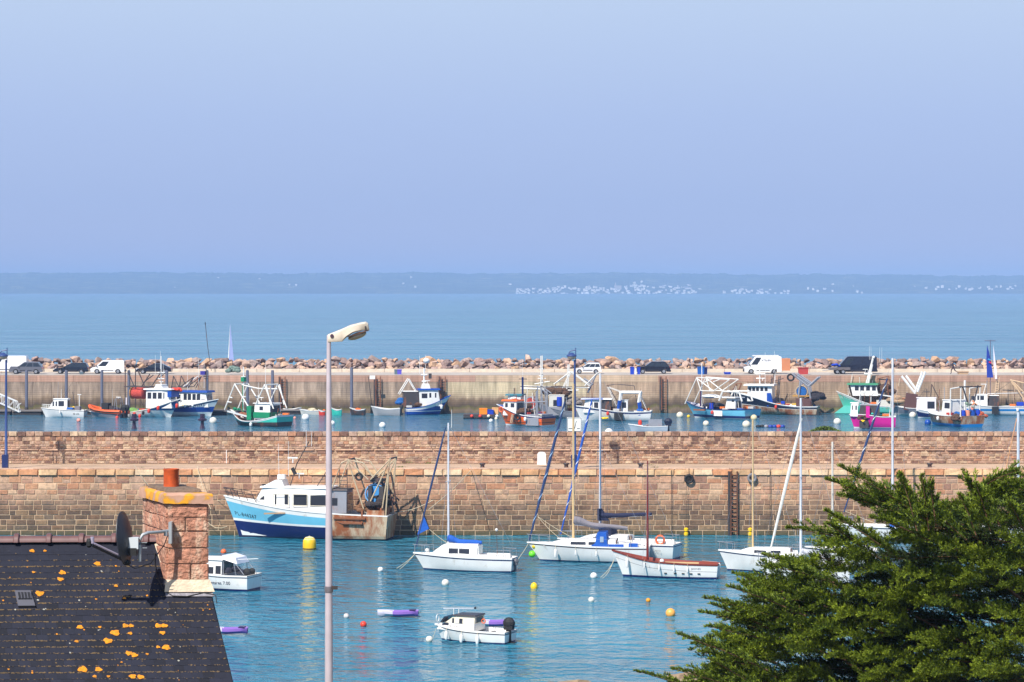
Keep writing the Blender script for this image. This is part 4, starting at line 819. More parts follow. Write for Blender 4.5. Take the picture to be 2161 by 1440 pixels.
# --- left motor boat half behind the chimney
b = Boat('motor_boat', 'white cabin motor boat with dark outboards and arched roof half hidden behind the chimney', 'motor boat', 385, 537, 1247, 160, 2.2)
x, z = b.x, b.z
hull(b, [(0, z(1215)), (.5, z(1214)), (1, z(1205))], [(.12, 0), (-.12, 1), (-.08, 1), (0, 1)], [navy, white, P('grey_rub_strip', 110, 100, 110), white], rake=.12, stern=.9, bul=.2, rail=white, deckm=white, full=2.4)
cabin(b, x(482), x(400), 1.7, z(1215), z(1183), white, fr=.7, wins=[(x(463), x(448), z(1212), z(1198)), (x(440), x(425), z(1212), z(1198)), (x(480), x(468), z(1212), z(1195))], over=.1, rt=.09, fw=2, bw=1)
MB().add([(x(484), -.9, z(1180)), (x(484), .9, z(1180)), (x(515), .8, z(1190)), (x(515), -.8, z(1190)), (x(484), -.9, z(1172)), (x(484), .9, z(1172)), (x(510), .7, z(1178)), (x(510), -.7, z(1178))], [(0, 1, 2, 3), (4, 5, 6, 7), (0, 1, 5, 4), (1, 2, 6, 5), (2, 3, 7, 6), (3, 0, 4, 7)]).build('bimini', P('white_canvas', 222, 222, 230), b.t)
frame(b, 'bimini_frame', [((x(486), z(1215)), (x(486), z(1180))), ((x(512), z(1213)), (x(508), z(1182))), ((x(512), z(1190)), (x(530), z(1212)))], .02, steel, (-.8, .8)); tube(b.t, 'rod', [(x(455), .4, z(1186)), (x(556), .5, z(1178))], .02, white)
outboard(b, x(523), b.near * .25, z(1222), .95, black); outboard(b, x(523), -b.near * .5, z(1218), .7, black); heap(b, 'deck_gear', x(503), .4, z(1210), .5, .5, .9, P('dark_gear', 50, 50, 62), 10, 4)
hulltext(b, 'Antares 7.00', .42, z(1230), .26, P('dark_letter', 46, 46, 70), 0.0)
# --- purple two-tone dinghies
for (pa, pb2, py_, lab) in ((797, 883, 1304, 'lilac and purple plastic dinghy floating near the red buoy'), (1000, 1085, 1325, 'lilac and purple dinghy floating just behind the small cabin motor boat'), (438, 523, 1341, 'lilac and purple dinghy whose bow is hidden by the slate roof')):
    b = Boat('plastic_dinghy', lab, 'dinghy', pa, pb2, py_, 176, .8, 'purple dinghies on the harbour water'); L = b.L; mb = MB(); N = 14; vs = []; fs = []
    for i in range(N):
        t = i / (N - 1); x_ = -L / 2 + L * t; ww = .36 * (max(0.02, math.sin(PI * (t * .9 + .08))) ** .5); zz = .10 + .05 * abs(t - .5) * 2
        ring = [(0, -.08), (.6, -.06), (1, .06), (.98, .18), (.75, .22), (.45, .12), (0, .10)]; ring = ring + [(-a, c) for a, c in ring[-2:0:-1]]
        for a, c in ring: vs.append((x_, a * ww, c + zz))
    K = len(vs) // N
    for i in range(N - 1):
        for j in range(K): fs.append((i * K + j, i * K + (j + 1) % K, (i + 1) * K + (j + 1) % K, (i + 1) * K + j)); mb.m.append(1 if i < N * .55 else 0)
    mb.v = vs; mb.f = fs; mb.f += [tuple(range(K)), tuple((N - 1) * K + j for j in range(K))[::-1]]; mb.m += [1, 0]; mb.build('hull', [lilac, purple], b.t, smooth=True)
    for q in (-.2, .18): box(b.t, 'seat', (q * L, 0, .28), (.18, .5, .05), purple)
    box(b.t, 'handle', (-L * .36, 0, .36), (.3, .5, .08), P('dark_purple', 50, 30, 80)); MB().lathe([(.16, 0), (.12, .25), (.02, .4)], (-L * .5, 0, .2), 8, None, 'x').build('stern_float', purple, b.t, smooth=True)
# ---------------------------------------------------------------- buoys
def buoy(px, wl, rpx, m, label, shape='ball', group='mooring buoys'):
    Y = Yw(wl); r = rpx / F * Y; t = thing('buoy', label, 'buoy', ((px - CX) / F * Y, Y, 0), 0, group)
    if shape == 'ball': MB().ball((0, 0, r * .55), r, 16, 10).build('float', m, t, smooth=True)
    elif shape == 'drum': MB().lathe([(r * .9, -.2), (r, -.05), (r, r * .9), (r * .95, r * 1.4), (r * .7, r * 1.75), (.03, r * 1.95)], n=18).build('float', m, t, smooth=True); MB().lathe([(r * 1.01, .02), (r * 1.01, .1)], n=18).build('band', black, t); MB().lathe([(r * .88, r * 1.52), (r * .6, r * 1.85), (.02, r * 2.0)], n=16).build('cap', P('pale_yellow_cap', 232, 220, 160), t, smooth=True)
    elif shape == 'cone': MB().lathe([(r * .8, -.1), (r, .05), (r, r * .7), (r * .75, r * 1.3), (r * .25, r * 1.7)], n=14).build('float', m, t, smooth=True)
    MB().torus((0, 0, r * 1.58 if shape == 'ball' else r * 2), r * .14, r * .04, 'x', 8, 5).build('ring', steel, t)
    return t
wb = P('white_buoy', 225, 218, 205, rough=.5, dirt=sr(170, 150, 110), dirtamt=.12); yb = P('yellow_buoy', 240, 190, 20, rough=.5)
buoy(653, 1160, 14, yb, 'large yellow drum shaped mooring buoy in front of the big fishing boat', 'drum')
buoy(472, 1168, 6, floatorange, 'small orange buoy above the roof of the half hidden motor boat')
buoy(940, 1235, 8, wb, 'cream white round buoy below the sloop with the blue boom cover')
buoy(803, 1206, 6, white, 'small glassy white buoy right of the foreground lamp post')
buoy(1253, 1220, 7.5, white, 'white round buoy left of the old wooden boat')
buoy(1127, 1242, 7.5, yellow, 'yellow pear shaped buoy below the blue canopy sloop', 'cone')
buoy(1248, 1270, 6.5, wb, 'pinkish white round buoy in open water left of the small amber buoy')
buoy(1368, 1270, 5, P('amber_buoy', 235, 150, 20), 'small amber buoy in open water below the wooden boat')
buoy(1415, 1300, 10.5, P('peach_buoy', 245, 170, 80), 'large pale orange round buoy near the cypress branches')
buoy(906, 1354, 7.5, wb, 'white round buoy at the bow of the small cabin motor boat')
buoy(731, 1304, 6, P('speckled_buoy', 210, 200, 195, var=.3, vscale=9), 'small speckled white buoy just right of the lamp post')
buoy(767, 1322, 7, redor, 'red orange round buoy left of the lilac dinghy')
buoy(1587, 1240, 13, white, 'big white round buoy among the cypress tips')
for (px, wl, r_, m_, lab) in [(450, 893, 8, wb, 'white buoy beside the bow of the second blue and white trawler'), (565, 896, 9, wb, 'white buoy against the dark stern of the green trawler'), (645, 886, 8, white, 'white buoy left of the foreground lamp post in the far basin'), (701, 897, 6, white, 'white buoy peeping out right of the foreground lamp post'), (807, 902, 7, white, 'white buoy in the basin below the metal skiff'),
    (1122, 893, 7, cream, 'cream buoy at the grey stern of the orange trawler'), (1036, 891, 4.5, white, 'small white buoy under the bow of the orange trawler'), (1285, 918, 9, white, 'white buoy cut off by the parapet top near the tall white mast'), (1435, 881, 7.5, cream, 'cream buoy left of the light blue trawler'), (1453, 881, 3.5, yellow, 'tiny yellow buoy at the bow of the light blue trawler'), (1490, 898, 6.5, cream, 'pale yellow buoy below the light blue trawler'), (1575, 901, 8.5, cream, 'cream buoy beside the black floats'), (1591, 886, 7, P('old_cream_buoy', 222, 205, 160), 'dull cream buoy directly above the tan mast tip'), (1767, 895, 8, wb, 'white buoy left of the pink boat'), (1856, 900, 7, white, 'white buoy in front of the pink hull'), (1926, 881, 7.5, wb, 'white buoy under the brown net trawler'), (2012, 898, 8, cream, 'cream buoy in front of the light blue stern at right'), (166, 890, 4.5, P('salmon_buoy', 240, 150, 130), 'small salmon buoy near the white cabin boat in the far basin'), (1958, 896, 7, blue, 'round blue buoy left of the crowded stern at right'), (622, 884, 3, P('salmon_buoy', 240, 150, 130), 'tiny salmon buoy right of the green trawler'), (1047, 886, 3.5, cream, 'tiny cream buoy beside the raft floats')]:
    buoy(px, wl, r_, m_, lab, group='mooring buoys in the far basin')
# ---------------------------------------------------------------- fishing boats at the far quay
FG = 'fishing boats at the far quay'; TR = []
def trawler(label, pb, ps, py, th, beam, she, rows, rowm, bul=.5, name='fishing_boat', cat='fishing boat', group=FG, **k):
    b = Boat(name, label, cat, pb, ps, py, th, beam, group); n = len(she) - 1
    hull(b, [(i / n, b.z(p)) for i, p in enumerate(she)], rows, rowm, bul=bul, **k); TR.append(b); return b
def mastx(b, px, p0, p1, m=white, r=.06, yards=(), ants=()):
    x, z = b.x, b.z; frame(b, 'mast', [((x(px), z(p0)), (x(px), z(p1)))] + [((x(px), -w_ / 2, z(q)), (x(px), w_ / 2, z(q))) for q, w_ in yards] + [((x(px) - w_ / 2, z(q)), (x(px) + w_ / 2, z(q))) for q, w_ in yards], r, m)
    for (pa, q0, q1) in ants: antenna(b, x(pa), R.uniform(-.3, .3), z(q0), z(q1) - z(q0), r=.03)
# 1 white cabin boat
b = trawler('white cabin boat with a radar pole moored at the left end of the far pontoon', 86, 180, 881, 174, 2.3, [867, 865, 862], [(.15, 0), (-.12, 1), (-.06, 1), (0, 1)], [white, white, deckgrey, white], bul=.25, cat='motor boat', name='motor_boat', stern=.85)
x, z = b.x, b.z; cabin(b, x(145), x(102), 1.5, z(867), z(843), white, fr=.9, wins=[(x(138), x(126), z(858), z(847)), (x(123), x(113), z(858), z(848))], fw=2, bw=1, over=.1)
mastx(b, 168, 862, 836, ants=[(129, 842, 822)]); radar(b, x(168), 0, z(836), h=.1, arm=.5); heap(b, 'yellow_gear', x(153), 0, z(863), .5, .4, .5, yellow, 6, 3); rails(b, .75, .98, .5, white); box(b.t, 'engine_cover', (x(165), 0, z(863)), (.7, .9, .6), greycloth); fender(b, .55, r=.12, drop=.1)
hulltext(b, 'SB 236', .18, .45, .3, darkm)
# 2 orange rib
b = Boat('inflatable_boat', 'orange inflatable rescue boat with dark outboard engines and a radar arch', 'inflatable boat', 187, 262, 882, 158, 2.6); x, z = b.x, b.z; L = b.L
hull(b, [(0, .55), (1, .75)], [(.15, 0), (0, 1)], [greysteel, P('grey_rib_hull', 120, 122, 130)], stern=.85, bul=.2, deckm=deckgrey)
for sd in (1, -1): MB().tube([(-L / 2 - .2, sd * 1.15, .75), (-L * .1, sd * 1.2, .8), (L * .2, sd * 1.1, .95), (L * .38, sd * .75, 1.2), (L * .5, 0, 1.5)], .3, 8, .22).build('tube', P('rib_orange', 225, 95, 35), b.t, smooth=True); MB().tube([(-L / 2 - .2, sd * 1.44, .75), (-L * .1, sd * 1.49, .8), (L * .2, sd * 1.38, .95), (L * .38, sd * 1.02, 1.2)], .06, 5).build('rubbing_strip', black, b.t)
box(b.t, 'console', (0, 0, 1.3), (1.0, .9, 1.2), black); box(b.t, 'seat', (-.9, 0, 1.1), (.6, .7, .9), darkm); frame(b, 'radar_arch', [((-1.6, z(865)), (-1.8, z(842))), ((-2.1, z(865)), (-1.9, z(842)))], .04, steel, (-.8, .8)); frame(b, 'arch_top', [((-1.85, -.8, z(842)), (-1.85, .8, z(842)))], .05, steel); radar(b, -1.85, 0, z(842), h=.15)
outboard(b, -L / 2 - .1, .4, .8, 1.5, black); outboard(b, -L / 2 - .1, -.4, .8, 1.5, black); antenna(b, -1.2, .5, 1.6, 2.2); heap(b, 'dark_gear', -1.6, .1, 1.0, .6, .7, .8, P('dark_gear', 50, 50, 62), 10, 9); fender(b, .05, redor, .2, .7)
# pontoon
pt = thing('pontoon', 'long dark floating pontoon along the foot of the far quay wall', 'pontoon', (0, 0, 0)); 
def pontoon_seg(p0, p1, py, wd=2.2): Y = Yw(py); xa, xb_ = (p0 - CX) / F * Y, (p1 - CX) / F * Y; box(pt, 'deck', ((xa + xb_) / 2, Y + wd / 2, .55), (xb_ - xa, wd, .18), P('weathered_deck', 120, 112, 108, rough=.9)); box(pt, 'float', ((xa + xb_) / 2, Y + wd / 2, .18), (xb_ - xa - .3, wd - .3, .6), P('dark_float', 50, 46, 46, rough=.9))
for p0 in range(-40, 480, 65): pontoon_seg(p0, p0 + 63, 876)
for p0 in (482, 565): pontoon_seg(p0, p0 + 80, 875)
def pile(px, top, base, r=.2):
    Y = Yw(base) ; t = thing('mooring_pile', 'tall blue grey steel pile standing in front of the far quay wall', 'pile', ((px - CX) / F * Y, Y, 0), 0, 'steel piles along the far quay'); zt = (base - top) / F * Y
    MB().lathe([(r, -1), (r, zt), (r * .7, zt + .1)], n=10).build('shaft', pilem, t, smooth=True); MB().lathe([(r * 1.3, .6), (r * 1.3, 1.0)], n=10).build('collar', darkm, t); return t
PL = {56: 'left most, beside the grey car', 140: 'below the dark hatchback', 215: 'below the small white van', 272: 'beside the red net drum', 352: 'between the two blue and white trawlers', 437: 'above the bow of the second trawler', 522: 'behind the green trawler mast', 575: 'right of the green trawler mast', 742: 'right of the foreground lamp post'}
for px, d in PL.items(): t = pile(px, 783 if px < 700 else 777, 875); t['label'] = 'tall blue grey steel pile at the far quay, ' + d
# gangway
t = thing('gangway', 'white metal truss gangway leading down to the pontoon at the left edge', 'gangway', W(5, 884, Yw(884)) + Vector((0, 1.2, .7)));
for sd in (0, 1.0):
    mb = MB(); mb.tube([(-3.5, sd, 2.6), (2.0, sd, .1)], .06, 5); mb.tube([(-3.5, sd, 3.7), (1.6, sd, 1.5), (2.0, sd, .1)], .06, 5)
    for i in range(7): mb.tube([(-3.5 + i * .8, sd, 2.6 - i * .36), (-3.5 + i * .8, sd, 3.7 - i * .345)], .04, 4); mb.tube([(-3.5 + i * .8, sd, 2.6 - i * .36), (-2.7 + i * .8, sd, 3.35 - i * .345)], .03, 4)
    mb.build('truss', white, t)
MB().add([(-3.5, 0, 2.6), (2, 0, .1), (2, 1, .1), (-3.5, 1, 2.6), (-3.5, 0, 2.52), (2, 0, .02), (2, 1, .02), (-3.5, 1, 2.52)], [(0, 1, 2, 3), (7, 6, 5, 4), (0, 1, 5, 4), (2, 3, 7, 6)]).build('walkway', deckgrey, t)
# 4 white and blue trawler (behind the third)
b = trawler('white trawler with blue roof, right one of the pair left of the green trawler', 463, 372, 879, -24, 3.6, [862, 858, 852, 843], [(.12, 0), (.55, 0), (1.05, .1), (-.28, 1), (-.12, 1), (0, 1)], [white, white, blue, white, navy, white], rake=.2, stern=.8)
x, z = b.x, b.z; cabin(b, x(380), x(447), 2.6, z(860), z(829), white, fr=.4, wins=[(x(q), x(q + 7), z(845), z(832)) for q in (396, 405, 415, 424, 433)] + [(x(381), x(389), z(848), z(834))], fw=4, roofm=blue, over=.25, rt=.25, tf=.6)
mastx(b, 436, 826, 772, darkm, .05, [(795, .8), (800, .6)], [(417, 820, 757), (431, 820, 755), (395, 826, 785)]); box(b.t, 'purple_barrel', (x(430), 0, z(788)), (.7, .5, .5), P('purple_blue', 60, 50, 140)); radar(b, x(430), .2, z(800))
frame(b, 'gallows', [((x(366), z(818)), (x(400), z(818))), ((x(362), z(850)), (x(372), z(795))), ((x(372), z(795)), (x(385), z(820))), ((x(400), z(818)), (x(417), z(796))), ((x(417), z(796)), (x(405), z(820))), ((x(417), z(796)), (x(386), z(818)))], .06, darkm, (-1.0, 1.0)); frame(b, 'boom', [((x(385), z(818)), (x(418), z(795)))], .06, white)
hulltext(b, 'PITWEERS', .66, z(857), .42, P('navy_letter', 26, 30, 80), .10); fender(b, .42, white, .16, ball_=True, drop=-.1); fender(b, .6, white, .17, ball_=True, drop=.0)
# 3 blue and white trawler with orange floats
b = trawler('blue and white trawler with orange floats along its side and a red net drum', 384, 266, 881, -24, 3.6, [874, 869, 860, 842], [(.12, 0), (.9, .0), (.75, .32), (-.16, 1), (0, 1)], [white, white, P('deep_blue_paint', 18, 84, 140, rough=.35), P('deep_blue_paint', 0, 0, 0), cream], rake=.2, stern=.82)
x, z = b.x, b.z; cabin(b, x(318), x(370), 2.5, z(862), z(823), white, fr=.35, wins=[(x(q), x(q + 8), z(842), z(829)) for q in (321, 332, 343, 354)], fw=4, over=.3, rt=.15, tf=.65)
cabin(b, x(331), x(352), 1.6, z(822), z(813), white, fr=.3, br=.3, name='upper_deckhouse', over=.05); mastx(b, 341, 815, 752, white, .06, [(787, 1.2), (800, 1.0)], [(330, 790, 750), (338, 780, 742), (346, 790, 765)]); radar(b, x(341), 0, z(812)); box(b.t, 'blue_awning', (x(368), 0, z(832)), (.6, 2.0, .8), blue)
MB().lathe([(.55, -.95), (.72, -.8), (.8, -.2), (.74, .3), (.8, .8), (.6, .95)], (x(296), b.near * .5, z(831)), 14, None, 'x').build('net_drum', netred, b.t, smooth=True); MB().lathe([(.84, -1.02), (.84, -.95)], (x(296), b.near * .5, z(831)), 14, None, 'x').build('drum_flange', P('ochre_paint', 190, 140, 60), b.t); frame(b, 'side_frame', [((x(272), z(875)), (x(272), z(780))), ((x(270), z(817)), (x(325), z(818))), ((x(278), z(786)), (x(292), z(816))), ((x(285), z(800)), (x(278), z(783))), ((x(310), z(815)), (x(327), z(790))), ((x(315), z(806)), (x(335), z(792)))], .07, darkm, (-1.3, 1.3)); frame(b, 'gallows_beam', [((x(272), -1.3, z(817)), (x(272), 1.3, z(817))), ((x(322), -1.3, z(817)), (x(322), 1.3, z(817)))], .08, darkm)
heap(b, 'green_net', x(277), 0, z(872), 1.0, 1.2, 1.0, netgreen, 20, 2); box(b.t, 'green_shade', (x(272), b.near * 1.45, z(872)), (1.1, .08, .7), netgreen); heap(b, 'orange_gear', x(374), .3, z(826), .7, .6, 1.1, redor, 9, 5)
for t, dr in ((.08, .15), (.33, .1), (.44, .45), (.60, 0), (.74, -.05), (.97, .5)): fender(b, t, redor, .2, .6, drop=dr)
hulltext(b, 'SB 716', .74, z(856), .3, white, .1)
box(b.t, 'flag', (x(262), 0, z(850)), (.25, .04, 1.1), P('flag_lilac', 226, 220, 232))
# 5 green trawler with white gallows
b = trawler('green and turquoise trawler with tall white A frame gallows and white cabin', 483, 603, 900, 146, 3.6, [876, 884, 889, 887, 868], [(.2, 0), (.45, .1), (-.18, 1), (0, 1)], [darkm, darkm, turq, white], rake=.16, stern=.92, bul=.4, deckm=rustm)
x, z = b.x, b.z; cabin(b, x(583), x(548), 2.2, z(884), z(852), white, fr=.1, wins=[(x(568), x(560), z(866), z(858))], bw=1, name='wheelhouse', over=.15); box(b.t, 'green_dado', ((x(583) + x(548)) / 2, 0, z(876)), (abs(x(583) - x(548)) + .12, 2.36, .7), green)
A_ = P('white_gallows_paint', 226, 222, 214); yz = (-1.3, 1.3)
frame(b, 'fore_gallows', [((x(484), z(867)), (x(507), z(812))), ((x(507), z(812)), (x(541), z(864))), ((x(490), z(850)), (x(500), z(851))), ((x(494), z(840)), (x(502), z(841))), ((x(525), z(840)), (x(532), z(838)))], .08, A_, yz); frame(b, 'aft_gallows', [((x(574), z(812)), (x(594), z(862))), ((x(574), z(812)), (x(556), z(850))), ((x(578), z(812)), (x(588), z(855)))], .08, A_, yz)
frame(b, 'gallows_beam', [((x(507), z(814)), (x(545), z(821))), ((x(545), z(821)), (x(588), z(821))), ((x(507), -1.3, z(812)), (x(507), 1.3, z(812))), ((x(574), -1.3, z(812)), (x(574), 1.3, z(812)))], .09, A_); mastx(b, 512, 868, 776, white, .07, [(797, .6)], [(563, 812, 765), (546, 850, 808)]); frame(b, 'green_mast', [((x(511), z(880)), (x(511), z(815)))], .1, green); box(b.t, 'green_pulley', (x(512), 0, z(802)), (.5, .5, .6), green); radar(b, x(552), 0, z(846))
box(b.t, 'winch_post', (x(540), b.near * 1.1, z(872)), (.7, .6, 1.7), green); heap(b, 'rusty_winch', x(518), 0, z(880), 1.6, 1.0, .9, rustm, 16, 6); MB().add([(x(485), b.near * 1.0, z(868)), (x(545), b.near * 1.3, z(880)), (x(545), b.near * 1.25, z(884)), (x(485), b.near * .95, z(872))], [(0, 1, 2, 3)]).build('sheer_strip', white, b.t); heap(b, 'green_gear', x(493), 0, z(868), .7, .7, .6, green, 8, 8)
frame(b, 'derrick', [((x(586), z(888)), (x(590), z(862))), ((x(580), z(890)), (x(596), z(870)))], .05, rustm)
# dinghies
def dinghy(label, pb, ps, py, th, m, beam=1.5, h=.6, gear=None, inner=None):
    b = Boat('dinghy', label, 'dinghy', pb, ps, py, th, beam, 'dinghies by the far quay'); hull(b, [(0, h), (.5, h * .9), (1, h * 1.25)], [(.1, 0), (-.1, 1), (0, 1)], [m, m, white if m is not white else lblue], stern=.75, bul=.3, deckm=inner or deckgrey)
    box(b.t, 'thwart', (0, 0, h * .75), (.25, beam * .85, .06), wood)
    if gear: heap(b, 'gear', -.3, 0, h * .9, b.L * .25, beam * .3, .6, gear, 8, int(pb))
    return b
dinghy('white rowing dinghy right of the green trawler', 598, 636, 874, 5, white, 1.5, .7); dinghy('pale rowing dinghy tied beside the lamp post in the far basin', 676, 632, 876, 175, P('pale_grey_paint', 200, 198, 190), 1.4, .6, ropew)
dinghy('white and red dinghy with orange gear just left of the foreground lamp post', 672, 686, 877, 178, redor, 1.2, .6, orange); dinghy('bright green dinghy just right of the foreground lamp post', 699, 721, 877, 178, turq, 1.4, .8); dinghy('dark dinghy with an orange cover between green dinghy and metal skiff', 738, 770, 877, 174, darkm, 1.6, .8, orange); dinghy('small white and yellow dinghy left of the metal skiff', 768, 790, 871, 178, white, 1.3, .6, yellow)
# 7 behind skiff: rusty boat and the blue trawler
b = trawler('low rusty fishing boat loaded with nets and steel gear behind the metal skiff', 790, 872, 869, 170, 3.2, [856, 857, 852], [(.3, 0), (-.3, 1), (0, 1)], [rustm, P('rust_orange', 160, 84, 48), rustm], stern=.9, deckm=rustm)
x, z = b.x, b.z; heap(b, 'net_pile', x(855), 0, z(848), 1.6, 1.0, 2.0, netblue, 22, 11); heap(b, 'green_net', x(815), 0, z(835), 1.2, 1.0, 3.0, netbrown, 24, 12); heap(b, 'orange_gear', x(806), .4, z(846), .5, .5, .9, orange, 6, 13)
frame(b, 'net_hauler', [((x(800), z(850)), (x(812), z(805))), ((x(808), z(798)), (x(838), z(815))), ((x(812), z(805)), (x(830), z(800))), ((x(830), z(800)), (x(838), z(815))), ((x(836), z(812)), (x(842), z(850))), ((x(820), z(815)), (x(850), z(835)))], .09, greysteel, (-.9, .9)); MB().torus((x(813), b.near * .9, z(832)), .7, .1, 'y', 16, 6).build('hauler_wheel', greysteel, b.t, smooth=True); heap(b, 'pot_stack', x(836), 0, z(838), .8, .9, 1.6, P('olive_net', 120, 120, 60, rough=.9), 12, 14)
b = trawler('blue and white trawler with white wheelhouse and brown nets on its afterdeck', 951, 857, 876, 8, 3.5, [862, 860, 852, 836], [(.45, 0), (.55, .0), (.0, .66), (0, 1)], [blue, white, blue, white], rake=.28, stern=.85, rail=blue)
x, z = b.x, b.z; cabin(b, x(884), x(928), 2.4, z(858), z(824), white, fr=.35, br=-.1, wins=[(x(888), x(900), z(841), z(831)), (x(904), x(919), z(840), z(830))], fw=3, roofm=blue, over=.2, rt=.2); cabin(b, x(850), x(884), 2.2, z(858), z(827), darkm, name='shelter', roofm=white, bw=1, over=.05)
mastx(b, 895, 822, 778, white, .12, [(792, .8), (806, .6)], [(885, 790, 752), (898, 785, 750), (889, 795, 760)]); cabin(b, x(888), x(908), 1.2, z(822), z(812), white, fr=.2, br=.2, name='upper_box', over=0); ball(b.t, 'radar_dome', (x(900), 0, z(762)), .45, white, .8); radar(b, x(902), 0, z(810)); box(b.t, 'lantern', (x(908), .2, z(795)), (.4, .3, .7), darkm)
frame(b, 'gallows', [((x(842), z(833)), (x(862), z(800))), ((x(862), z(800)), (x(877), z(826)))], .07, A_, (-1, 1)); heap(b, 'brown_net', x(868), 0, z(855), 1.3, 1.2, 1.9, netbrown, 22, 15); fender(b, .82, white, .18, .6, drop=.6); heap(b, 'blue_net', x(850), .4, z(852), 1.0, .9, 1.6, netblue, 14, 16)
b = dinghy('grey metal skiff with a black outboard in front of the rusty boat', 783, 845, 878, 172, P('dull_aluminium', 160, 160, 162, rough=.5), 1.9, 1.0); outboard(b, -b.L / 2, 0, .8, 1.0, black)
# 9 raft
t = thing('work_raft', 'low dark work raft with orange and blue crates left of the orange trawler', 'raft', W(1015, 884, Yw(884)) + Vector((0, 1, 0)))
box(t, 'deck', (0, 0, .45), (4.6, 2.2, .2), darkm); MB().tube([(-2.3, -.9, .15), (2.3, -.9, .15)], .3, 8).build('float', black, t); MB().tube([(-2.3, .9, .15), (2.3, .9, .15)], .3, 8).build('float', black, t)
for i, m_ in enumerate((redor, redor, cream, white)): ball(t, 'fender', (-1.2 + i * 1.1, -1.25, .35), .22, m_)
def crate(label, px, py, Y, w_, h_, m, d=None, name='crate', grp='crates and bins', rz=0):
    p = W(px, py, Y); d = d or w_ * .8; t = thing(name, label, name.replace('_', ' '), p, rz, grp); mb = MB()
    for (c, s_) in (((0, -d / 2, h_ / 2), (w_, .04, h_)), ((0, d / 2, h_ / 2), (w_, .04, h_)), ((-w_ / 2, 0, h_ / 2), (.04, d - .05, h_)), ((w_ / 2, 0, h_ / 2), (.04, d - .05, h_)), ((0, 0, .04), (w_ - .05, d - .05, .05))): mb.box(c, s_)
    mb.build('body', m, t); MB().box((0, 0, h_ - .06), (w_ + .08, d + .08, .08)).build('rim', m, t); return t
Yr = Yw(884) + 1
crate('orange crate on the work raft', 1020, 877, Yr, 1.0, .95, P('crate_orange', 240, 140, 20)); crate('blue crate on the work raft beside the orange one', 1035, 876, Yr, .8, .7, bluebin); crate('pale orange crate on the raft next to the orange trawler', 1045, 875, Yr + .5, .8, .9, P('pale_orange', 235, 180, 120))
# 9b teal boat and 10 grey boat behind
b = trawler('grey steel trawler crowded with masts and booms behind the orange trawler', 1135, 1225, 884, 172, 3.8, [868, 868, 862, 852], [(.3, 0), (0, 1)], [greysteel, greysteel], stern=.9, rail=steel)
x, z = b.x, b.z; cabin(b, x(1193), x(1160), 2.6, z(872), z(835), P('pale_grey_paint', 200, 198, 190), fr=.1, wins=[(x(1185), x(1170), z(858), z(845))], bw=1, name='deckhouse'); box(b.t, 'side_plates', (x(1176), b.near * 1.55, z(868)), (2.4, .06, 1.1), greysteel); MB().lathe([(.35, -.6), (.38, 0), (.35, .6)], (x(1183), b.near * 1.2, z(848)), 10).build('blue_barrel', bluebin, b.t, smooth=True)
frame(b, 'masts', [((x(1143), z(860)), (x(1143), z(752))), ((x(1195), z(870)), (x(1200), z(770))), ((x(1180), z(838)), (x(1205), z(785))), ((x(1205), z(785)), (x(1245), z(815))), ((x(1205), z(785)), (x(1170), z(812))), ((x(1235), z(815)), (x(1262), z(787))), ((x(1100), z(817)), (x(1245), z(819))), ((x(1100), z(821)), (x(1220), z(825)))], .08, A_, (-.7, .7)); heap(b, 'hanging_nets', x(1175), 0, z(832), 2.4, .9, 1.8, netbrown, 26, 18); heap(b, 'net_heap', x(1210), 0, z(855), 1.3, 1, 2.0, P('grey_net', 130, 122, 118, rough=.9, var=.4, vscale=6), 14, 19)
frame(b, 'steel_boom', [((x(1240), z(830)), (x(1258), z(790))), ((x(1232), z(800)), (x(1252), z(812)))], .14, greysteel); radar(b, x(1143), 0, z(800)); frame(b, 'yards', [((x(1135), z(800)), (x(1152), z(800))), ((x(1137), z(780)), (x(1150), z(780))), ((x(1128), z(812)), (x(1160), z(806)))], .05, white)
b = trawler('teal fishing boat with pinkish net drum squeezed behind the orange trawler', 1062, 1152, 888, 168, 3.4, [876, 874, 868, 856], [(.3, 0), (-.3, 1), (0, 1)], [P('deep_teal', 20, 105, 120), P('deep_teal', 0, 0, 0), turq], stern=.9)
x, z = b.x, b.z; cabin(b, x(1102), x(1070), 2.2, z(868), z(836), white, fr=.3, wins=[(x(1098), x(1088), z(852), z(843))], roofm=P('deep_teal', 0, 0, 0), over=.25, rt=.2, fw=3); netdrum(b, x(1122), z(852), .75, 1.8, netred, greysteel); frame(b, 'blue_mast', [((x(1103), z(838)), (x(1103), z(797)))], .14, navy); frame(b, 'yards', [((x(1095), z(801)), (x(1112), z(801))), ((x(1098), z(817)), (x(1240), z(817))), ((x(1085), z(820)), (x(1085), z(840)))], .06, darkm); antenna(b, x(1103), 0, z(797), 2.4)
heap(b, 'net_heap', x(1108), .4, z(862), 1.4, .8, 1.6, netbrown, 18, 21); frame(b, 'stern_frame', [((x(1138), z(880)), (x(1138), z(815))), ((x(1150), z(880)), (x(1146), z(822))), ((x(1138), z(815)), (x(1160), z(832)))], .08, greysteel, (-1.1, 1.1))
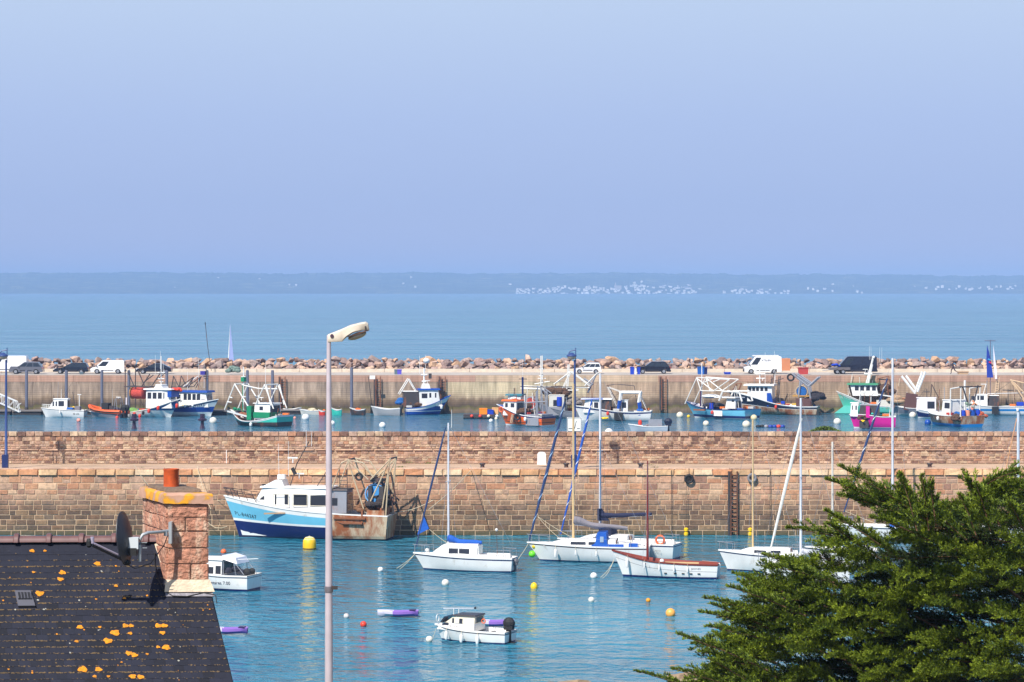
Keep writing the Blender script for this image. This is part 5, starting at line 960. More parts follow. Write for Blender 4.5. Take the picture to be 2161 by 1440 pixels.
# 8 orange trawler
b = trawler('bright orange trawler with white wheelhouse and grey steel stern', 1048, 1156, 899, 146, 3.4, [879, 878, 874, 864, 856], [(.14, 0), (.42, 0), (.5, 0), (-.22, 1), (0, 1)], [white, orange, black, orange, navy], rake=.2, stern=.95, bul=.55, inner=blue, deckm=blue)
x, z = b.x, b.z; cabin(b, x(1098), x(1069), 1.9, z(878), z(848), white, fr=.15, wins=[(x(1094), x(1086), z(861), z(852)), (x(1080), x(1074), z(861), z(852))], roofm=orange, over=.18, rt=.18, fw=3, bw=1); ball(b.t, 'life_raft', (x(1085), 0, z(842)), .35, white, .5)
MB().box((x(1138), 0, z(886)), (1.9, 3.3, 1.35)).build('stern_box', greysteel, b.t); lifebuoy(b, (x(1066), b.near * .9, z(866)), .3); heap(b, 'gear', x(1110), .1, z(872), 1.0, .9, 1.3, netbrown, 16, 23); frame(b, 'stern_posts', [((x(1120), z(893)), (x(1120), z(835))), ((x(1143), z(880)), (x(1143), z(825))), ((x(1120), z(850)), (x(1143), z(848)))], .09, greysteel, (-1.2, 1.2)); frame(b, 'trawl_door', [((x(1095), z(893)), (x(1098), z(875)))], .22, rustwhite, (1.6,)); 
mb = MB()
for i in range(5): mb.box((x(1152) , b.near * 1.3, z(889) + i * .28), (.5, .1, .14), 0, i % 2)
mb.build('warning_stripes', [P('dark_red', 120, 40, 30), cream], b.t); MB().torus((x(1108), b.near * 1.75, z(880)), .35, .12).build('tyre', black, b.t, smooth=True); mastx(b, 1107, 850, 835, white, .05)
# 11 white and blue gantry boat
b = trawler('white trawler with blue lined roof and white gantry with blue feet at its stern', 1212, 1372, 889, 174, 3.6, [868, 870, 868, 862, 858], [(.1, 0), (-.28, 1), (-.12, 1), (0, 1)], [white, white, navy, white], rake=.1, stern=.9, bul=.3)
x, z = b.x, b.z; cabin(b, x(1268), x(1232), 2.4, z(872), z(844), white, fr=.25, wins=[(x(1252), x(1242), z(864), z(850)), (x(1264), x(1255), z(864), z(850))], roofm=blue, over=.35, rt=.14, fw=3); cabin(b, x(1290), x(1268), 2.3, z(872), z(844), darkm, roofm=white, name='shelter', over=.2, rt=.12); cabin(b, x(1325), x(1310), 1.2, z(872), z(846), white, wins=[(x(1322), x(1313), z(862), z(850))], name='toilet_box')
frame(b, 'gantry', [((x(1309), z(846)), (x(1311), z(829))), ((x(1348), z(850)), (x(1352), z(829))), ((x(1309), z(829)), (x(1353), z(829)))], .17, white, (-1.2, 1.2)); frame(b, 'gantry_foot', [((x(1305), z(873)), (x(1308), z(846))), ((x(1351), z(868)), (x(1349), z(850)))], .2, blue, (-1.2, 1.2)); frame(b, 'gantry_cross', [((x(1310), -1.2, z(829)), (x(1310), 1.2, z(829))), ((x(1351), -1.2, z(829)), (x(1351), 1.2, z(829)))], .15, white)
frame(b, 'arched_boom', [((x(1280), z(815)), (x(1300), z(812))), ((x(1300), z(812)), (x(1338), z(815))), ((x(1338), z(815)), (x(1340), z(826))), ((x(1283), z(815)), (x(1310), z(860))), ((x(1345), z(855)), (x(1368), z(870)))], .05, darkm); frame(b, 'stay_poles', [((x(1283), z(818)), (x(1302), z(858))), ((x(1283), z(818)), (x(1310), z(828))), ((x(1350), z(832)), (x(1366), z(868)))], .04, A_, (-.9, .9)); box(b.t, 'dark_crate', (x(1307), b.near * 1.8, z(879)), (1.1, .5, .9), black); heap(b, 'yellow_gear', x(1277), 1.7, z(884), .7, .4, .5, yellow, 7, 24); box(b.t, 'blue_panel', (x(1335), b.near * 1.6, z(874)), (2.2, .1, .35), blue); box(b.t, 'stern_deckhouse', (x(1358), .2, z(878)), (1.9, 2.2, .8), rustwhite)
heap(b, 'deck_gear', x(1292), 0, z(866), 1.4, .9, .7, netbrown, 14, 25)
# 13 grey skiff
b = dinghy('grey white skiff with a large dark outboard beside the parapet top', 1326, 1408, 914, 176, P('skiff_grey', 176, 186, 196, rough=.4), 1.9, .8, greycloth); outboard(b, -b.L / 2 + .1, .2, .7, 1.7, P('dark_navy_motor', 24, 30, 52)); MB().lathe([(.2, -.3), (.25, 0), (.15, .3)], (.9, .2, 1.2), 8).build('orange_float', redor, b.t, smooth=True)
box(b.t, 'cage', (-.9, .1, 1.15), (1.6, 1.0, .8), greysteel)
# 14 navy trawler
b = trawler('dark navy trawler with white wheelhouse, blue net drum and brown trawl doors', 1537, 1722, 876, 168, 4.4, [858, 858, 852, 838, 826], [(.5, 0), (.4, .32), (.42, .34), (-.12, 1), (0, 1)], [rustwhite, rustwhite, white, P('night_navy', 26, 28, 48, rough=.35), white], rake=.16, stern=.92, bul=.4)
x, z = b.x, b.z; cabin(b, x(1633), x(1580), 3.0, z(848), z(815), white, fr=.1, br=.1, wins=[(x(q), x(q + 6), z(826), z(818)) for q in (1583, 1591, 1599, 1608, 1617)], fw=4, over=.35, rt=.2, tuck=-.15); mb = MB().prism([(x(1636), z(858)), (x(1622), z(858)), (x(1622), z(830)), (x(1630), z(830))], -1.9, 1.9).build('blue_side', blue, b.t)
mastx(b, 1604, 812, 770, white, .08, [(790, 1.4), (800, 1.0)], [(1615, 812, 745), (1634, 812, 742), (1636, 812, 748)]); radar(b, x(1598), 0, z(793)); radar(b, x(1610), 0, z(805)); frame(b, 'rigging_pole', [((x(1622), z(830)), (x(1638), z(780))), ((x(1640), z(850)), (x(1645), z(795))), ((x(1636), z(805)), (x(1652), z(800)))], .06, darkm, (-.8, .8))
frame(b, 'stern_gallows', [((x(1672), z(789)), (x(1706), z(816))), ((x(1680), z(790)), (x(1712), z(812))), ((x(1706), z(816)), (x(1727), z(796))), ((x(1706), z(816)), (x(1712), z(850))), ((x(1690), z(803)), (x(1686), z(838)))], .14, greysteel, (-1.2, 1.2)); MB().torus((x(1670), 1.2, z(797)), .42, .13).build('tyre', black, b.t, smooth=True); netdrum(b, x(1692), z(827), .75, 2.2, netblue, P('cream_steel', 190, 170, 140)); box(b.t, 'drum_bed', (x(1692), 0, z(836)), (2.4, 2.6, .15), P('ochre_paint', 190, 140, 60)); box(b.t, 'trawl_door', (x(1696), 1.6, z(855)), (1.9, .12, 1.8), P('brown_steel_door', 92, 60, 56, rough=.8)); box(b.t, 'trawl_door', (x(1712), 0, z(855)), (.12, 3.2, 1.8), P('brown_steel_door', 92, 60, 56, rough=.8)); heap(b, 'dark_net', x(1722), 0, z(845), 1.3, 1.4, 2.6, P('black_net', 44, 40, 46, rough=.95), 22, 30)
box(b.t, 'blue_box', (x(1654), 1.2, z(850)), (.5, .4, .35), bluebin); tube(b.t, 'yellow_rail', [(x(1660), 1.4, z(852)), (x(1678), 1.4, z(852))], .05, P('ochre_paint', 190, 140, 60)); frame(b, 'fore_rail', [((x(1548), z(826)), (x(1556), z(812))), ((x(1560), z(826)), (x(1566), z(811))), ((x(1556), z(812)), (x(1566), z(811)))], .05, rustm, (-.5, .5)); hulltext(b, 'LT 730', .75, z(840), .35, steel, -.12)
# 14b light blue
b = trawler('light blue trawler with navy band, white rigging and a lettered blue transom', 1450, 1582, 884, 140, 3.8, [863, 864, 864, 860, 850], [(.14, 0), (.46, .0), (.62, .2), (0, 1)], [white, P('band_navy', 30, 40, 100), lblue, lblue], rake=.16, stern=.95, bul=.5, rail=navy)
x, z = b.x, b.z; frame(b, 'mast', [((x(1483), z(868)), (x(1483), z(768)))], .06, white); frame(b, 'blue_mast_foot', [((x(1481), z(860)), (x(1481), z(826)))], .12, navy)
frame(b, 'rigging', [((x(1458), z(855)), (x(1482), z(798))), ((x(1482), z(798)), (x(1547), z(801))), ((x(1482), z(800)), (x(1515), z(826))), ((x(1547), z(801)), (x(1515), z(826))), ((x(1490), z(826)), (x(1515), z(826))), ((x(1497), z(808)), (x(1515), z(800))), ((x(1482), z(800)), (x(1490), z(826)))], .07, A_, (-1.0, 1.0)); frame(b, 'aft_legs', [((x(1535), z(826)), (x(1528), z(846))), ((x(1568), z(828)), (x(1573), z(846))), ((x(1535), z(826)), (x(1568), z(826)))], .12, A_, (-1.2, 1.2))
MB().ball((x(1501), 0, z(838)), 1.3, 12, 6, .22, sx=1.0).build('canopy', white, b.t, smooth=True); box(b.t, 'awning', (x(1538), 0, z(839)), (3.4, 2.2, .12), white); cabin(b, x(1556), x(1536), 1.5, z(862), z(843), white, wins=[(x(1553), x(1549), z(848), z(844))], bw=1)
sd = b.near; TX = -b.L / 2 - .09; text(b.t, 'lettering', 'DOMINANT COTIER', .34, P('navy_letter', 26, 30, 80), (TX, 0, z(868)), (PI / 2, 0, -PI / 2)); text(b.t, 'lettering', 'ERQUY', .3, P('navy_letter', 0, 0, 0), (TX, 0, z(876)), (PI / 2, 0, -PI / 2))
heap(b, 'gear', x(1505), 0, z(858), 1.6, 1.0, .9, P('dark_gear', 50, 50, 62), 14, 31); box(b.t, 'white_patch', (x(1531), b.near * 1.85, z(872)), (1.5, .05, .7), white); box(b.t, 'side_rack', (x(1496), b.near * 1.95, z(866)), (1.8, .3, .2), rustm); MB().lathe([(.3, -.5), (.3, .5)], (x(1507), .5, z(860)), 9).build('blue_barrel', bluebin, b.t)
t = thing('float_string', 'string of dark blue and black floats right of the cream buoy pair', 'floats', W(1600, 902, Yw(902)))
for i in range(7): MB().ball((i * .5, R.uniform(-.2, .2), .1), .32, 8, 6, .7).build('float', [black, black, greysteel, P('navy_float', 30, 60, 150), P('navy_float', 0, 0, 0), redor, P('navy_float', 0, 0, 0)][i], t, smooth=True)
# 16 turquoise trawler
b = trawler('turquoise trawler with green roof and tall white tripod mast', 1763, 1882, 874, 166, 4.2, [858, 856, 850, 838, 826], [(.25, 0), (.5, .2), (.4, .5), (-.35, 1), (-.3, 1), (0, 1)], [green, teal, teal, teal, darkm, white], rake=.2, stern=.9, bul=.4)
x, z = b.x, b.z; cabin(b, x(1855), x(1803), 2.8, z(836), z(813), white, fr=-.35, br=.3, wins=[(x(q), x(q + 8), z(825), z(815)) for q in (1807, 1818, 1830, 1842)], fw=3, roofm=green, over=.3, rt=.22)
frame(b, 'mast', [((x(1828), z(812)), (x(1842), z(756))), ((x(1832), z(812)), (x(1840), z(770))), ((x(1824), z(790)), (x(1840), z(790)))], .14, white); antenna(b, x(1835), .4, z(760), 1.9); antenna(b, x(1837), -.4, z(760), 1.9); antenna(b, x(1856), .4, z(765), 2.0); antenna(b, x(1859), -.4, z(765), 2.0); radar(b, x(1826), 0, z(786)); ball(b.t, 'light', (x(1843), 0, z(755)), .2, white)
hulltext(b, 'SB 7226', .86, z(841), .45, P('pale_letter', 226, 236, 232), -.12); MB().prism([(x(1766), z(874) + .05), (x(1815), z(874) + .05), (x(1800), z(858)), (x(1785), z(858))], -1.5, 1.95).build('bow_pontoon', teal, b.t); box(b.t, 'side_shelter', (x(1866), 0, z(858)), (2.0, 2.8, 1.7), P('pale_grey_paint', 200, 198, 190)); heap(b, 'wire_gear', x(1868), 0, z(828), 1.4, 1.0, 2.0, netbrown, 16, 33); frame(b, 'aft_frame', [((x(1850), z(840)), (x(1852), z(800))), ((x(1875), z(840)), (x(1872), z(795))), ((x(1852), z(800)), (x(1872), z(795)))], .06, rustm, (-1, 1))
# 18 trawler with white arms
b = trawler('grey trawler with folded white crane arms and a dark trawl door', 1880, 1962, 878, 172, 4.0, [862, 862, 858], [(.3, 0), (0, 1)], [P('pale_grey_paint', 0, 0, 0), greysteel], stern=.9); x, z = b.x, b.z
frame(b, 'crane_arm', [((x(1903), z(795)), (x(1930), z(830))), ((x(1912), z(794)), (x(1932), z(822))), ((x(1930), z(832)), (x(1946), z(786))), ((x(1936), z(828)), (x(1952), z(786)))], .17, white, (-.6, .6)); box(b.t, 'trawl_door', (x(1922), 1.7, z(849)), (1.6, .15, 2.3), P('brown_steel_door', 0, 0, 0), 0, -.15); heap(b, 'rope_heap', x(1895), .8, z(850), 1.3, .9, 2.2, P('tan_net', 170, 140, 110, rough=.9, var=.4, vscale=7), 20, 35); frame(b, 'side_posts', [((x(1885), z(870)), (x(1900), z(800))), ((x(1888), z(850)), (x(1912), z(850))), ((x(1888), z(842)), (x(1910), z(842)))], .08, rustwhite, (1.2, -1.2)); heap(b, 'gear', x(1940), 0, z(850), 1.0, 1.0, 1.4, black, 10, 36)
# 17 pink boat
b = trawler('small bright pink hulled fishing boat with white cabin', 1793, 1888, 905, 172, 3.0, [880, 880, 876, 876], [(.14, 0), (-.12, 1), (0, 1)], [white, pink, P('pink_rail', 190, 60, 140)], rake=.12, stern=.9, bul=.45)
x, z = b.x, b.z; cabin(b, x(1811), x(1795), 2.1, z(880), z(852), white, fr=.1, wins=[(x(1801), x(1799), z(866), z(857)), (x(1809), x(1806), z(866), z(857))]); cabin(b, x(1856), x(1812), 2.1, z(882), z(856), darkm, name='shelter', roofm=greysteel, over=.1); MB().box((x(1832), b.near * 1.3, z(870)), (.45, .3, 1.4)).build('pink_post', pink, b.t)
frame(b, 'goal_post', [((x(1812), z(858)), (x(1817), z(828))), ((x(1817), z(828)), (x(1880), z(838))), ((x(1880), z(838)), (x(1876), z(885))), ((x(1838), z(838)), (x(1838), z(850)))], .045, A_, (-1, 1)); heap(b, 'net_bundle', x(1820), 1.5, z(884), .6, .4, 1.0, netbrown, 9, 37); heap(b, 'yellow_floats', x(1822), 1.7, z(890), .5, .3, .4, yellow, 5, 38); heap(b, 'turquoise_net', x(1845), .6, z(876), .7, .5, .7, turq, 8, 39); box(b.t, 'dark_tyre_board', (x(1824), b.near * 1.56, z(896)), (1.1, .12, .9), darkm)
# 21 right white boat with blue stripe
b = trawler('long white boat with bright blue stripe and low cabin at the right edge', 2030, 2190, 877, 178, 3.2, [858, 859, 858, 852], [(.1, 0), (.55, 0), (.85, 0), (0, 1)], [white, white, P('sky_blue_stripe', 20, 130, 200), white], rake=.06, stern=.9, bul=.3)
x, z = b.x, b.z; cabin(b, x(2082), x(2045), 2.0, z(858), z(834), white, fr=.9, wins=[(x(2075), x(2061), z(845), z(836)), (x(2058), x(2051), z(846), z(837))], over=.05); cabin(b, x(2106), x(2084), 1.9, z(858), z(836), darkm, roofm=white, name='shelter', over=.05); frame(b, 'deck_pole', [((x(2075), z(834)), (x(2081), z(812))), ((x(2070), z(812)), (x(2082), z(812))), ((x(2084), z(832)), (x(2175), z(830)))], .05, white)
mb = MB().box((x(2097), b.near * 1.66, z(866)), (.9, .1, 1.0)).build('black_panel', black, b.t); frame(b, 'beige_derrick', [((x(2133), z(803)), (x(2175), z(868))), ((x(2133), z(803)), (x(2185), z(815))), ((x(2138), z(808)), (x(2180), z(850)))], .09, P('beige_steel', 226, 190, 150), (-.6, .6)); box(b.t, 'blue_crate', (x(2150), 1.0, z(853)), (.9, .6, .5), bluebin); fender(b, .88, P('salmon_buoy', 0, 0, 0), .2, .6, drop=.2); frame(b, 'signal_mast', [((x(2090), z(850)), (x(2090), z(718))), ((x(2078), z(720)), (x(2101), z(720)))], .05, P('dull_violet_mast', 100, 90, 110))
def pennant(label, pts, m, Y): 
    t = thing('flag', label, 'flag', W(pts[0][0], pts[0][1], Y)); o0 = t.location; n = len(pts); mb = MB(); vs = [W(p[0], p[1], Y) - o0 for p in pts]
    mb.add([(v.x, .12 * math.sin(i * 1.7), v.z) for i, v in enumerate(vs)] + [(v.x, .03 + .12 * math.sin(i * 1.7), v.z) for i, v in enumerate(vs)], [tuple(range(n)), tuple(range(n, 2 * n))[::-1]] + [(i, (i + 1) % n, n + (i + 1) % n, n + i) for i in range(n)]); mb.build('cloth', m, t); return t
Yb = b.Y - .3
t = pennant('long dark blue flag hanging by the signal mast at the right', [(2083, 728), (2088, 745), (2093, 775), (2096, 797), (2083, 797), (2082, 760)], P('flag_blue', 20, 50, 150, rough=.8), Yb)
for i, (px, py, m_) in enumerate(((2087, 759, P('flag_cyan', 60, 150, 200)), (2089, 765, P('flag_red', 210, 40, 80)))): p = W(px, py, Yb) - t.location; box(t, 'emblem', (p.x, -.14, p.z), (.35, .02, .2), m_, 0, .5)
pennant('long white flag hanging right of the dark blue flag', [(2096, 727), (2099, 745), (2103, 780), (2104, 800), (2100, 800), (2097, 765)], P('flag_lilac', 0, 0, 0), Yb)
frame(b, 'rope_ladder', [((x(2100), z(830)), (x(2104), z(797))), ((x(2106), z(830)), (x(2109), z(797)))] + [((x(2101 + i * .6), z(826 - i * 5)), (x(2107 + i * .5), z(826 - i * 5))) for i in range(6)], .04, P('beige_steel', 0, 0, 0))
# 19 tarp boat, 20 crowded boat
b = trawler('navy and white boat under a grey tarpaulin between the trawl door and the crowded stern', 1933, 1985, 883, 172, 3.0, [868, 868, 864], [(.12, 0), (-.35, 1), (0, 1)], [white, navy, white], stern=.9); x, z = b.x, b.z
cabin(b, x(1975), x(1934), 2.2, z(868), z(841), P('pale_tarp', 216, 210, 212, rough=.85), fr=.1, wins=[(x(1972), x(1957), z(863), z(848))], name='tarpaulin_shelter', bw=1); mastx(b, 1956, 842, 822, darkm, .06, [(828, .8)]); frame(b, 'arm', [((x(1964), z(838)), (x(1966), z(812))), ((x(1966), z(812)), (x(1980), z(840)))], .06, darkm, (-.6, .6))
b = trawler('crowded fishing boat with blue barrels, green netting and light blue stern facing the camera', 1968, 2042, 899, 120, 3.9, [876, 876, 872], [(.35, 0), (-.05, 1), (0, 1)], [P('sky_blue_stripe', 0, 0, 0), rustwhite, rustwhite], stern=.95, bul=.3); x, z = b.x, b.z; T0 = -b.L / 2
frame(b, 'gantry', [((T0 + .5, z(884)), (T0 + .4, z(815))), ((T0 + 2.5, z(884)), (T0 + 2.4, z(820))), ((T0 + .4, z(815)), (T0 + 2.4, z(820)))], .08, A_, (-1.5, 1.5)); frame(b, 'gantry_top', [((T0 + .4, -1.7, z(815)), (T0 + .4, 1.7, z(815))), ((T0 + .4, -1.2, z(812)), (T0 + .4, -.6, z(845))), ((T0 + .4, 1.2, z(815)), (T0 + .4, .4, z(850)))], .09, darkm); frame(b, 'mid_mast', [((T0 + 1.5, 0, z(880)), (T0 + 1.5, 0, z(802)))], .13, white)
for i, (yy, m_) in enumerate(((-1.3, bluebin), (-.5, blue), (.3, P('pink_orange_net', 230, 150, 120)), (1.0, bluebin))): MB().lathe([(.3, 0), (.33, .5), (.3, 1.0)], (T0 + .6, yy, z(881)), 9).build('barrel', m_, b.t, smooth=True)
heap(b, 'green_netting', T0 + .5, .3, z(858), .5, .9, 1.7, P('grey_green_net', 130, 150, 130, rough=.9, var=.4, vscale=6), 14, 41); heap(b, 'orange_net', T0 + .8, -1.9, z(878), .9, .7, 1.5, P('rust_orange_net', 180, 84, 50, rough=.95, var=.4, vscale=7), 14, 42); heap(b, 'brown_net', T0 + .8, 1.9, z(885), .8, .7, 1.8, netbrown, 14, 43); heap(b, 'orange_curtain', T0 + .6, -.6, z(855), .4, .5, 1.6, P('peach_net', 220, 150, 110, rough=.9), 9, 44); cabin(b, T0 + 2.6, T0 + 4.6, 2.4, z(878), z(845), white, wins=[(T0 + 3, T0 + 4, z(862), z(850))]); heap(b, 'blue_net', T0 + 1.0, 1.4, z(874), .6, .6, 1.0, netblue, 10, 45)
b = dinghy('small dark inflatable dinghy right of the crowded stern', 2070, 2040, 895, 5, black, 1.4, .5, P('dark_gear', 0, 0, 0))
# mooring posts in the basin (left)
for px, d in ((283, 'below the orange floats of the trawler'), (427, 'left of the white buoy by the second trawler')):
    t = thing('mooring_post', 'short dark mooring post in the water ' + d, 'mooring post', W(px, 905, Yw(905)), 0, 'dark mooring posts'); MB().lathe([(.35, 0), (.22, .4), (.2, .9), (.55, 1.0), (.55, 1.15), (.3, 1.3), (.3, 1.8)], n=8).build('body', P('dark_plum', 52, 34, 56), t)
# wall fittings at the far quay
def far_ladder(px, p0, p1, label):
    t = thing('quay_ladder', label, 'ladder', W(px, p1, YF - .35), 0, 'ladders on the far quay wall'); h_ = (p1 - p0) / F * YF
    for s_ in (-.3, .3): tube(t, 'side_rail', [(s_, 0, 0), (s_, 0, h_)], .07, rustm)
    for i in range(int(h_ / .34)): tube(t, 'rung', [(-.3, 0, .2 + i * .34), (.3, 0, .2 + i * .34)], .03, rustm, n=4)
    box(t, 'timber', (-.5, .05, h_ / 2), (.2, .2, h_), darkm)
for px, d in ((597, 'right of the green trawler'), (798, 'behind the rusty boat'), (935, 'at the bow of the blue and white trawler'), (1401, 'below the dark estate car')): far_ladder(px, 795, 866, 'rusty ladder on the far quay wall, ' + d)
for px, py in ((660, 862), (672, 866), (648, 866), (715, 868), (730, 866), (765, 868), (690, 866), (785, 868), (640, 868)):
    o = link(bpy.data.objects.new('shore_rock', R.choice(BM_))); p = W(px, 872, Yw(872)); o.location = p + Vector((0, 1.5, .5 + (870 - py) * .1)); o.scale = (1.5 * R.uniform(.7, 1.2), 1.2, 1.0 * R.uniform(.6, 1)); o.rotation_euler = (0, 0, R.uniform(0, 6)); tag(o, 'algae stained rock at the foot of the far quay wall', 'rock', 'rocks at the foot of the far quay')
t = thing('quay_sign', 'small white sign board on a leaning pole at the far quay', 'sign', W(782, 862, 387)); zt = (862 - 795) / F * 387; tube(t, 'pole', [(.2, 0, 0), (-.3, 0, zt)], .05, darkm); box(t, 'board', (.25, -.05, zt - .1), (.75, .05, .5), white)
# ---------------------------------------------------------------- cars on the quay
tyre = P('tyre_rubber', 26, 26, 28, rough=.8); rimm = P('wheel_rim', 170, 172, 178, rough=.3, metal=.6); lampm = P('headlamp', 220, 224, 230, rough=.1); redl = P('tail_lamp', 160, 20, 20); carglass = mat('car_glass', sr(40, 46, 56), rough=.06)
def car(label, p0, p1, py, paint, flip, kind, cat='car', name='parked_car', roofrack=False, YC=394.5):
    """p0..p1: columns of the ends; flip: nose to the left; profile in fractions of length"""
    Y = YC; L = (p1 - p0) / F * Y; t = thing(name, label, cat, W((p0 + p1) / 2, py, Y) , PI if flip else 0, 'vehicles parked on the far quay'); t.location.z = ZF + .04
    K = {'suv': (1.62, .95, [(.0, .35), (.0, .8), (.03, .95), (.3, 1.0), (.96, 1.05), (1, .7), (1, .35)], (.02, .76, .14, .56), 1.82),
         'hatch': (1.46, .88, [(.0, .3), (.0, .85), (.25, .90), (.70, .90), (.96, .72), (1, .5), (1, .28)], (.0, .74, .06, .50), 1.78),
         'coupe': (1.38, .84, [(.0, .3), (.0, .80), (.2, .86), (.70, .86), (.97, .68), (1, .5), (1, .28)], (.02, .74, .26, .50), 1.8),
         'smallvan': (1.80, 1.0, [(.0, .3), (.0, 1.0), (.72, 1.0), (.95, .88), (1, .6), (1, .3)], (.0, .86, .01, .66), 1.8),
         'van': (2.35, 1.2, [(.0, .4), (.0, 1.2), (.80, 1.2), (.97, .95), (1, .6), (1, .38)], (.0, .90, .005, .72), 2.0)}[kind]
    Ht, belt, prof, (g0, g1, r0, r1), Wd = K; X = lambda f: (f - .5) * L
    wx = (.19, .81) if kind != 'van' else (.2, .82); wr = .34 if kind in ('suv', 'van', 'smallvan') else .31
    poly = [(X(a), z_) for a, z_ in prof]
    low = [(X(1), .28)]
    for c in (wx[1], wx[0]):
        for i in range(7): a = PI * i / 6; low.append((X(c) + (wr + .07) * math.cos(a), .28 + (wr + .07) * math.sin(a)))
    low.append((X(0), .28)); poly = [p for p in poly if p[1] > .29 or p[0] not in (X(0), X(1))]; full = poly + low
    full = [p for i, p in enumerate(full) if i == 0 or (Vector(p) - Vector(full[i - 1])).length > .01]
    mb = MB(); mb.prism(full, -Wd / 2, Wd / 2); o = mb.build('body', paint, t)
    tf = .86 if kind not in ('van', 'smallvan') else .94; y0, y1 = Wd / 2 - .02, Wd / 2 * tf
    cb = MB(); lo = [(X(g0), -y0, belt - .02), (X(g1), -y0, belt - .02), (X(g1), y0, belt - .02), (X(g0), y0, belt - .02)]; hi = [(X(r0), -y1, Ht), (X(r1), -y1, Ht), (X(r1), y1, Ht), (X(r0), y1, Ht)]; mid = [(X(g0 * .4 + r0 * .6), -(y0 * .3 + y1 * .7), Ht * .93 + belt * .07), (X(g1 * .13 + r1 * .87), -(y0 * .3 + y1 * .7), Ht * .93 + belt * .07)]
    cb.add(lo + hi, [(0, 1, 5, 4), (1, 2, 6, 5), (2, 3, 7, 6), (3, 0, 4, 7), (4, 5, 6, 7)]); cb.build('cabin', paint, t)
    rf = MB().box(((X(r0) + X(r1)) / 2, 0, Ht + .03), ((r1 - r0) * L * .94, y1 * 1.8, .06)).build('roof', paint, t)
    def yy(z_): return y0 + (y1 - y0) * (z_ - belt) / (Ht - belt)
    def xe(f0, f1, z_): return X(f0 + (f1 - f0) * (z_ - belt) / (Ht - belt))
    za, zb = belt + .06, Ht - .1
    segs = {'suv': [(.0, .33), (.36, .66), (.69, .97)], 'hatch': [(.02, .30), (.33, .64), (.67, .96)], 'coupe': [(.08, .45), (.48, .95)], 'smallvan': [(.66, .94)], 'van': [(.74, .94)]}[kind]
    for (u0, u1) in segs:
        for sd in (1, -1):
            q = []; 
            for (u, z_) in ((u0, za), (u1, za), (u1, zb), (u0, zb)):
                a, c = xe(g0, r0, z_) + .06, xe(g1, r1, z_) - .06; q.append((a + (c - a) * u, yy(z_), z_))
            MB().add([(p[0], sd * (p[1] + e), p[2]) for e in (-.005, .012) for p in q], [(0, 1, 2, 3), (4, 5, 6, 7), (0, 1, 5, 4), (1, 2, 6, 5), (2, 3, 7, 6), (3, 0, 4, 7)]).build('window', carglass, t)
    for (ga, ra, sg, nm) in ((g1, r1, 1, 'windscreen'), (g0, r0, -1, 'rear_window')):
        if kind == 'van' and sg < 0: continue
        q = [(xe(ga, ra, z_) + sg * .015, s_ * (yy(z_) - .08), z_) for z_, s_ in ((za, -1), (za, 1), (zb, 1), (zb, -1))]; MB().add(q + [(p[0] - sg * .03, p[1], p[2]) for p in q], [(0, 1, 2, 3), (4, 5, 6, 7), (0, 1, 5, 4), (1, 2, 6, 5), (2, 3, 7, 6), (3, 0, 4, 7)]).build(nm, carglass, t)
    for c in wx:
        for sd in (1, -1):
            wh = MB().lathe([(wr * .55, -.1), (wr * .96, -.1), (wr, -.06), (wr, .06), (wr * .96, .1), (wr * .55, .1)], (X(c), sd * (Wd / 2 - .11), wr + .0), 14, None, 'y').build('tyre', tyre, t, smooth=True); MB().lathe([(wr * .62, -.115), (wr * .62, .115)], (X(c), sd * (Wd / 2 - .11), wr), 10, None, 'y').build('rim', rimm, wh)
    for sd in (1, -1): box(t, 'headlight', (X(.985), sd * (Wd / 2 - .25), .66 if kind != 'van' else .85), (.12, .36, .16), lampm); box(t, 'tail_light', (X(.0), sd * (Wd / 2 - .12), belt - .12), (.06, .18, .3), redl); box(t, 'mirror', (X(g1) - .2, sd * (Wd / 2 + .08), belt + .08), (.12, .2, .14), black)
    for f, s_ in ((1.0, 1), (0.0, -1)): box(t, 'bumper', (X(f) + s_ * .02, 0, .42), (.12, Wd * .98, .26), P('bumper_plastic', 44, 44, 50, rough=.7) if kind in ('van', 'smallvan') else paint)
    for sd in (1, -1): box(t, 'sill', (0, sd * (Wd / 2 + .005), .5), (L * .36, .04, .1), P('bumper_plastic', 0, 0, 0))
    box(t, 'grille', (X(1) + .02, 0, .62), (.06, Wd * .5, .14), black)
    if roofrack:
        for sd in (1, -1): tube(t, 'roof_rail', [(X(r0) + .2, sd * y1 * .85, Ht + .14), (X(r1) - .2, sd * y1 * .85, Ht + .14)], .03, steel)
    return t, L
carp = lambda k, *c: P(k, *c, rough=.25, coat=.6, var=.02)
car('large white van at the left edge of the far quay', -30, 58, 790, carp('van_white', 240, 240, 240), True, 'van', 'van', 'parked_van', YC=398)
car('grey sport utility car in front of the large white van', 22, 91, 793, carp('car_grey', 96, 98, 108), True, 'suv', YC=393.5)
car('dark blue black hatchback left of the small white van', 115, 187, 793, carp('car_darkblue', 26, 32, 48), True, 'hatch')
car('small white delivery van with black bumpers between two dark cars', 193, 264, 793, carp('van_white', 0, 0, 0), True, 'smallvan', 'van', 'parked_van')
car('dark navy coupe above the first blue and white trawler', 289, 362, 792, carp('car_navy', 22, 26, 44), True, 'coupe')
car('white silver hatchback right of the blue lamp post', 1212, 1268, 787, carp('car_silver', 222, 222, 226), True, 'hatch')
car('black estate car with a roof rack box beside the blue bins', 1342, 1414, 790, carp('car_black', 24, 24, 38), True, 'suv', roofrack=True)
t, L = car('white panel van with an open rear door and a roof rack', 1570, 1648, 788, carp('van_white', 0, 0, 0), True, 'van', 'van', 'parked_van'); box(t, 'roof_rack', (-.4, 0, 2.50), (3.6, 1.7, .1), white)
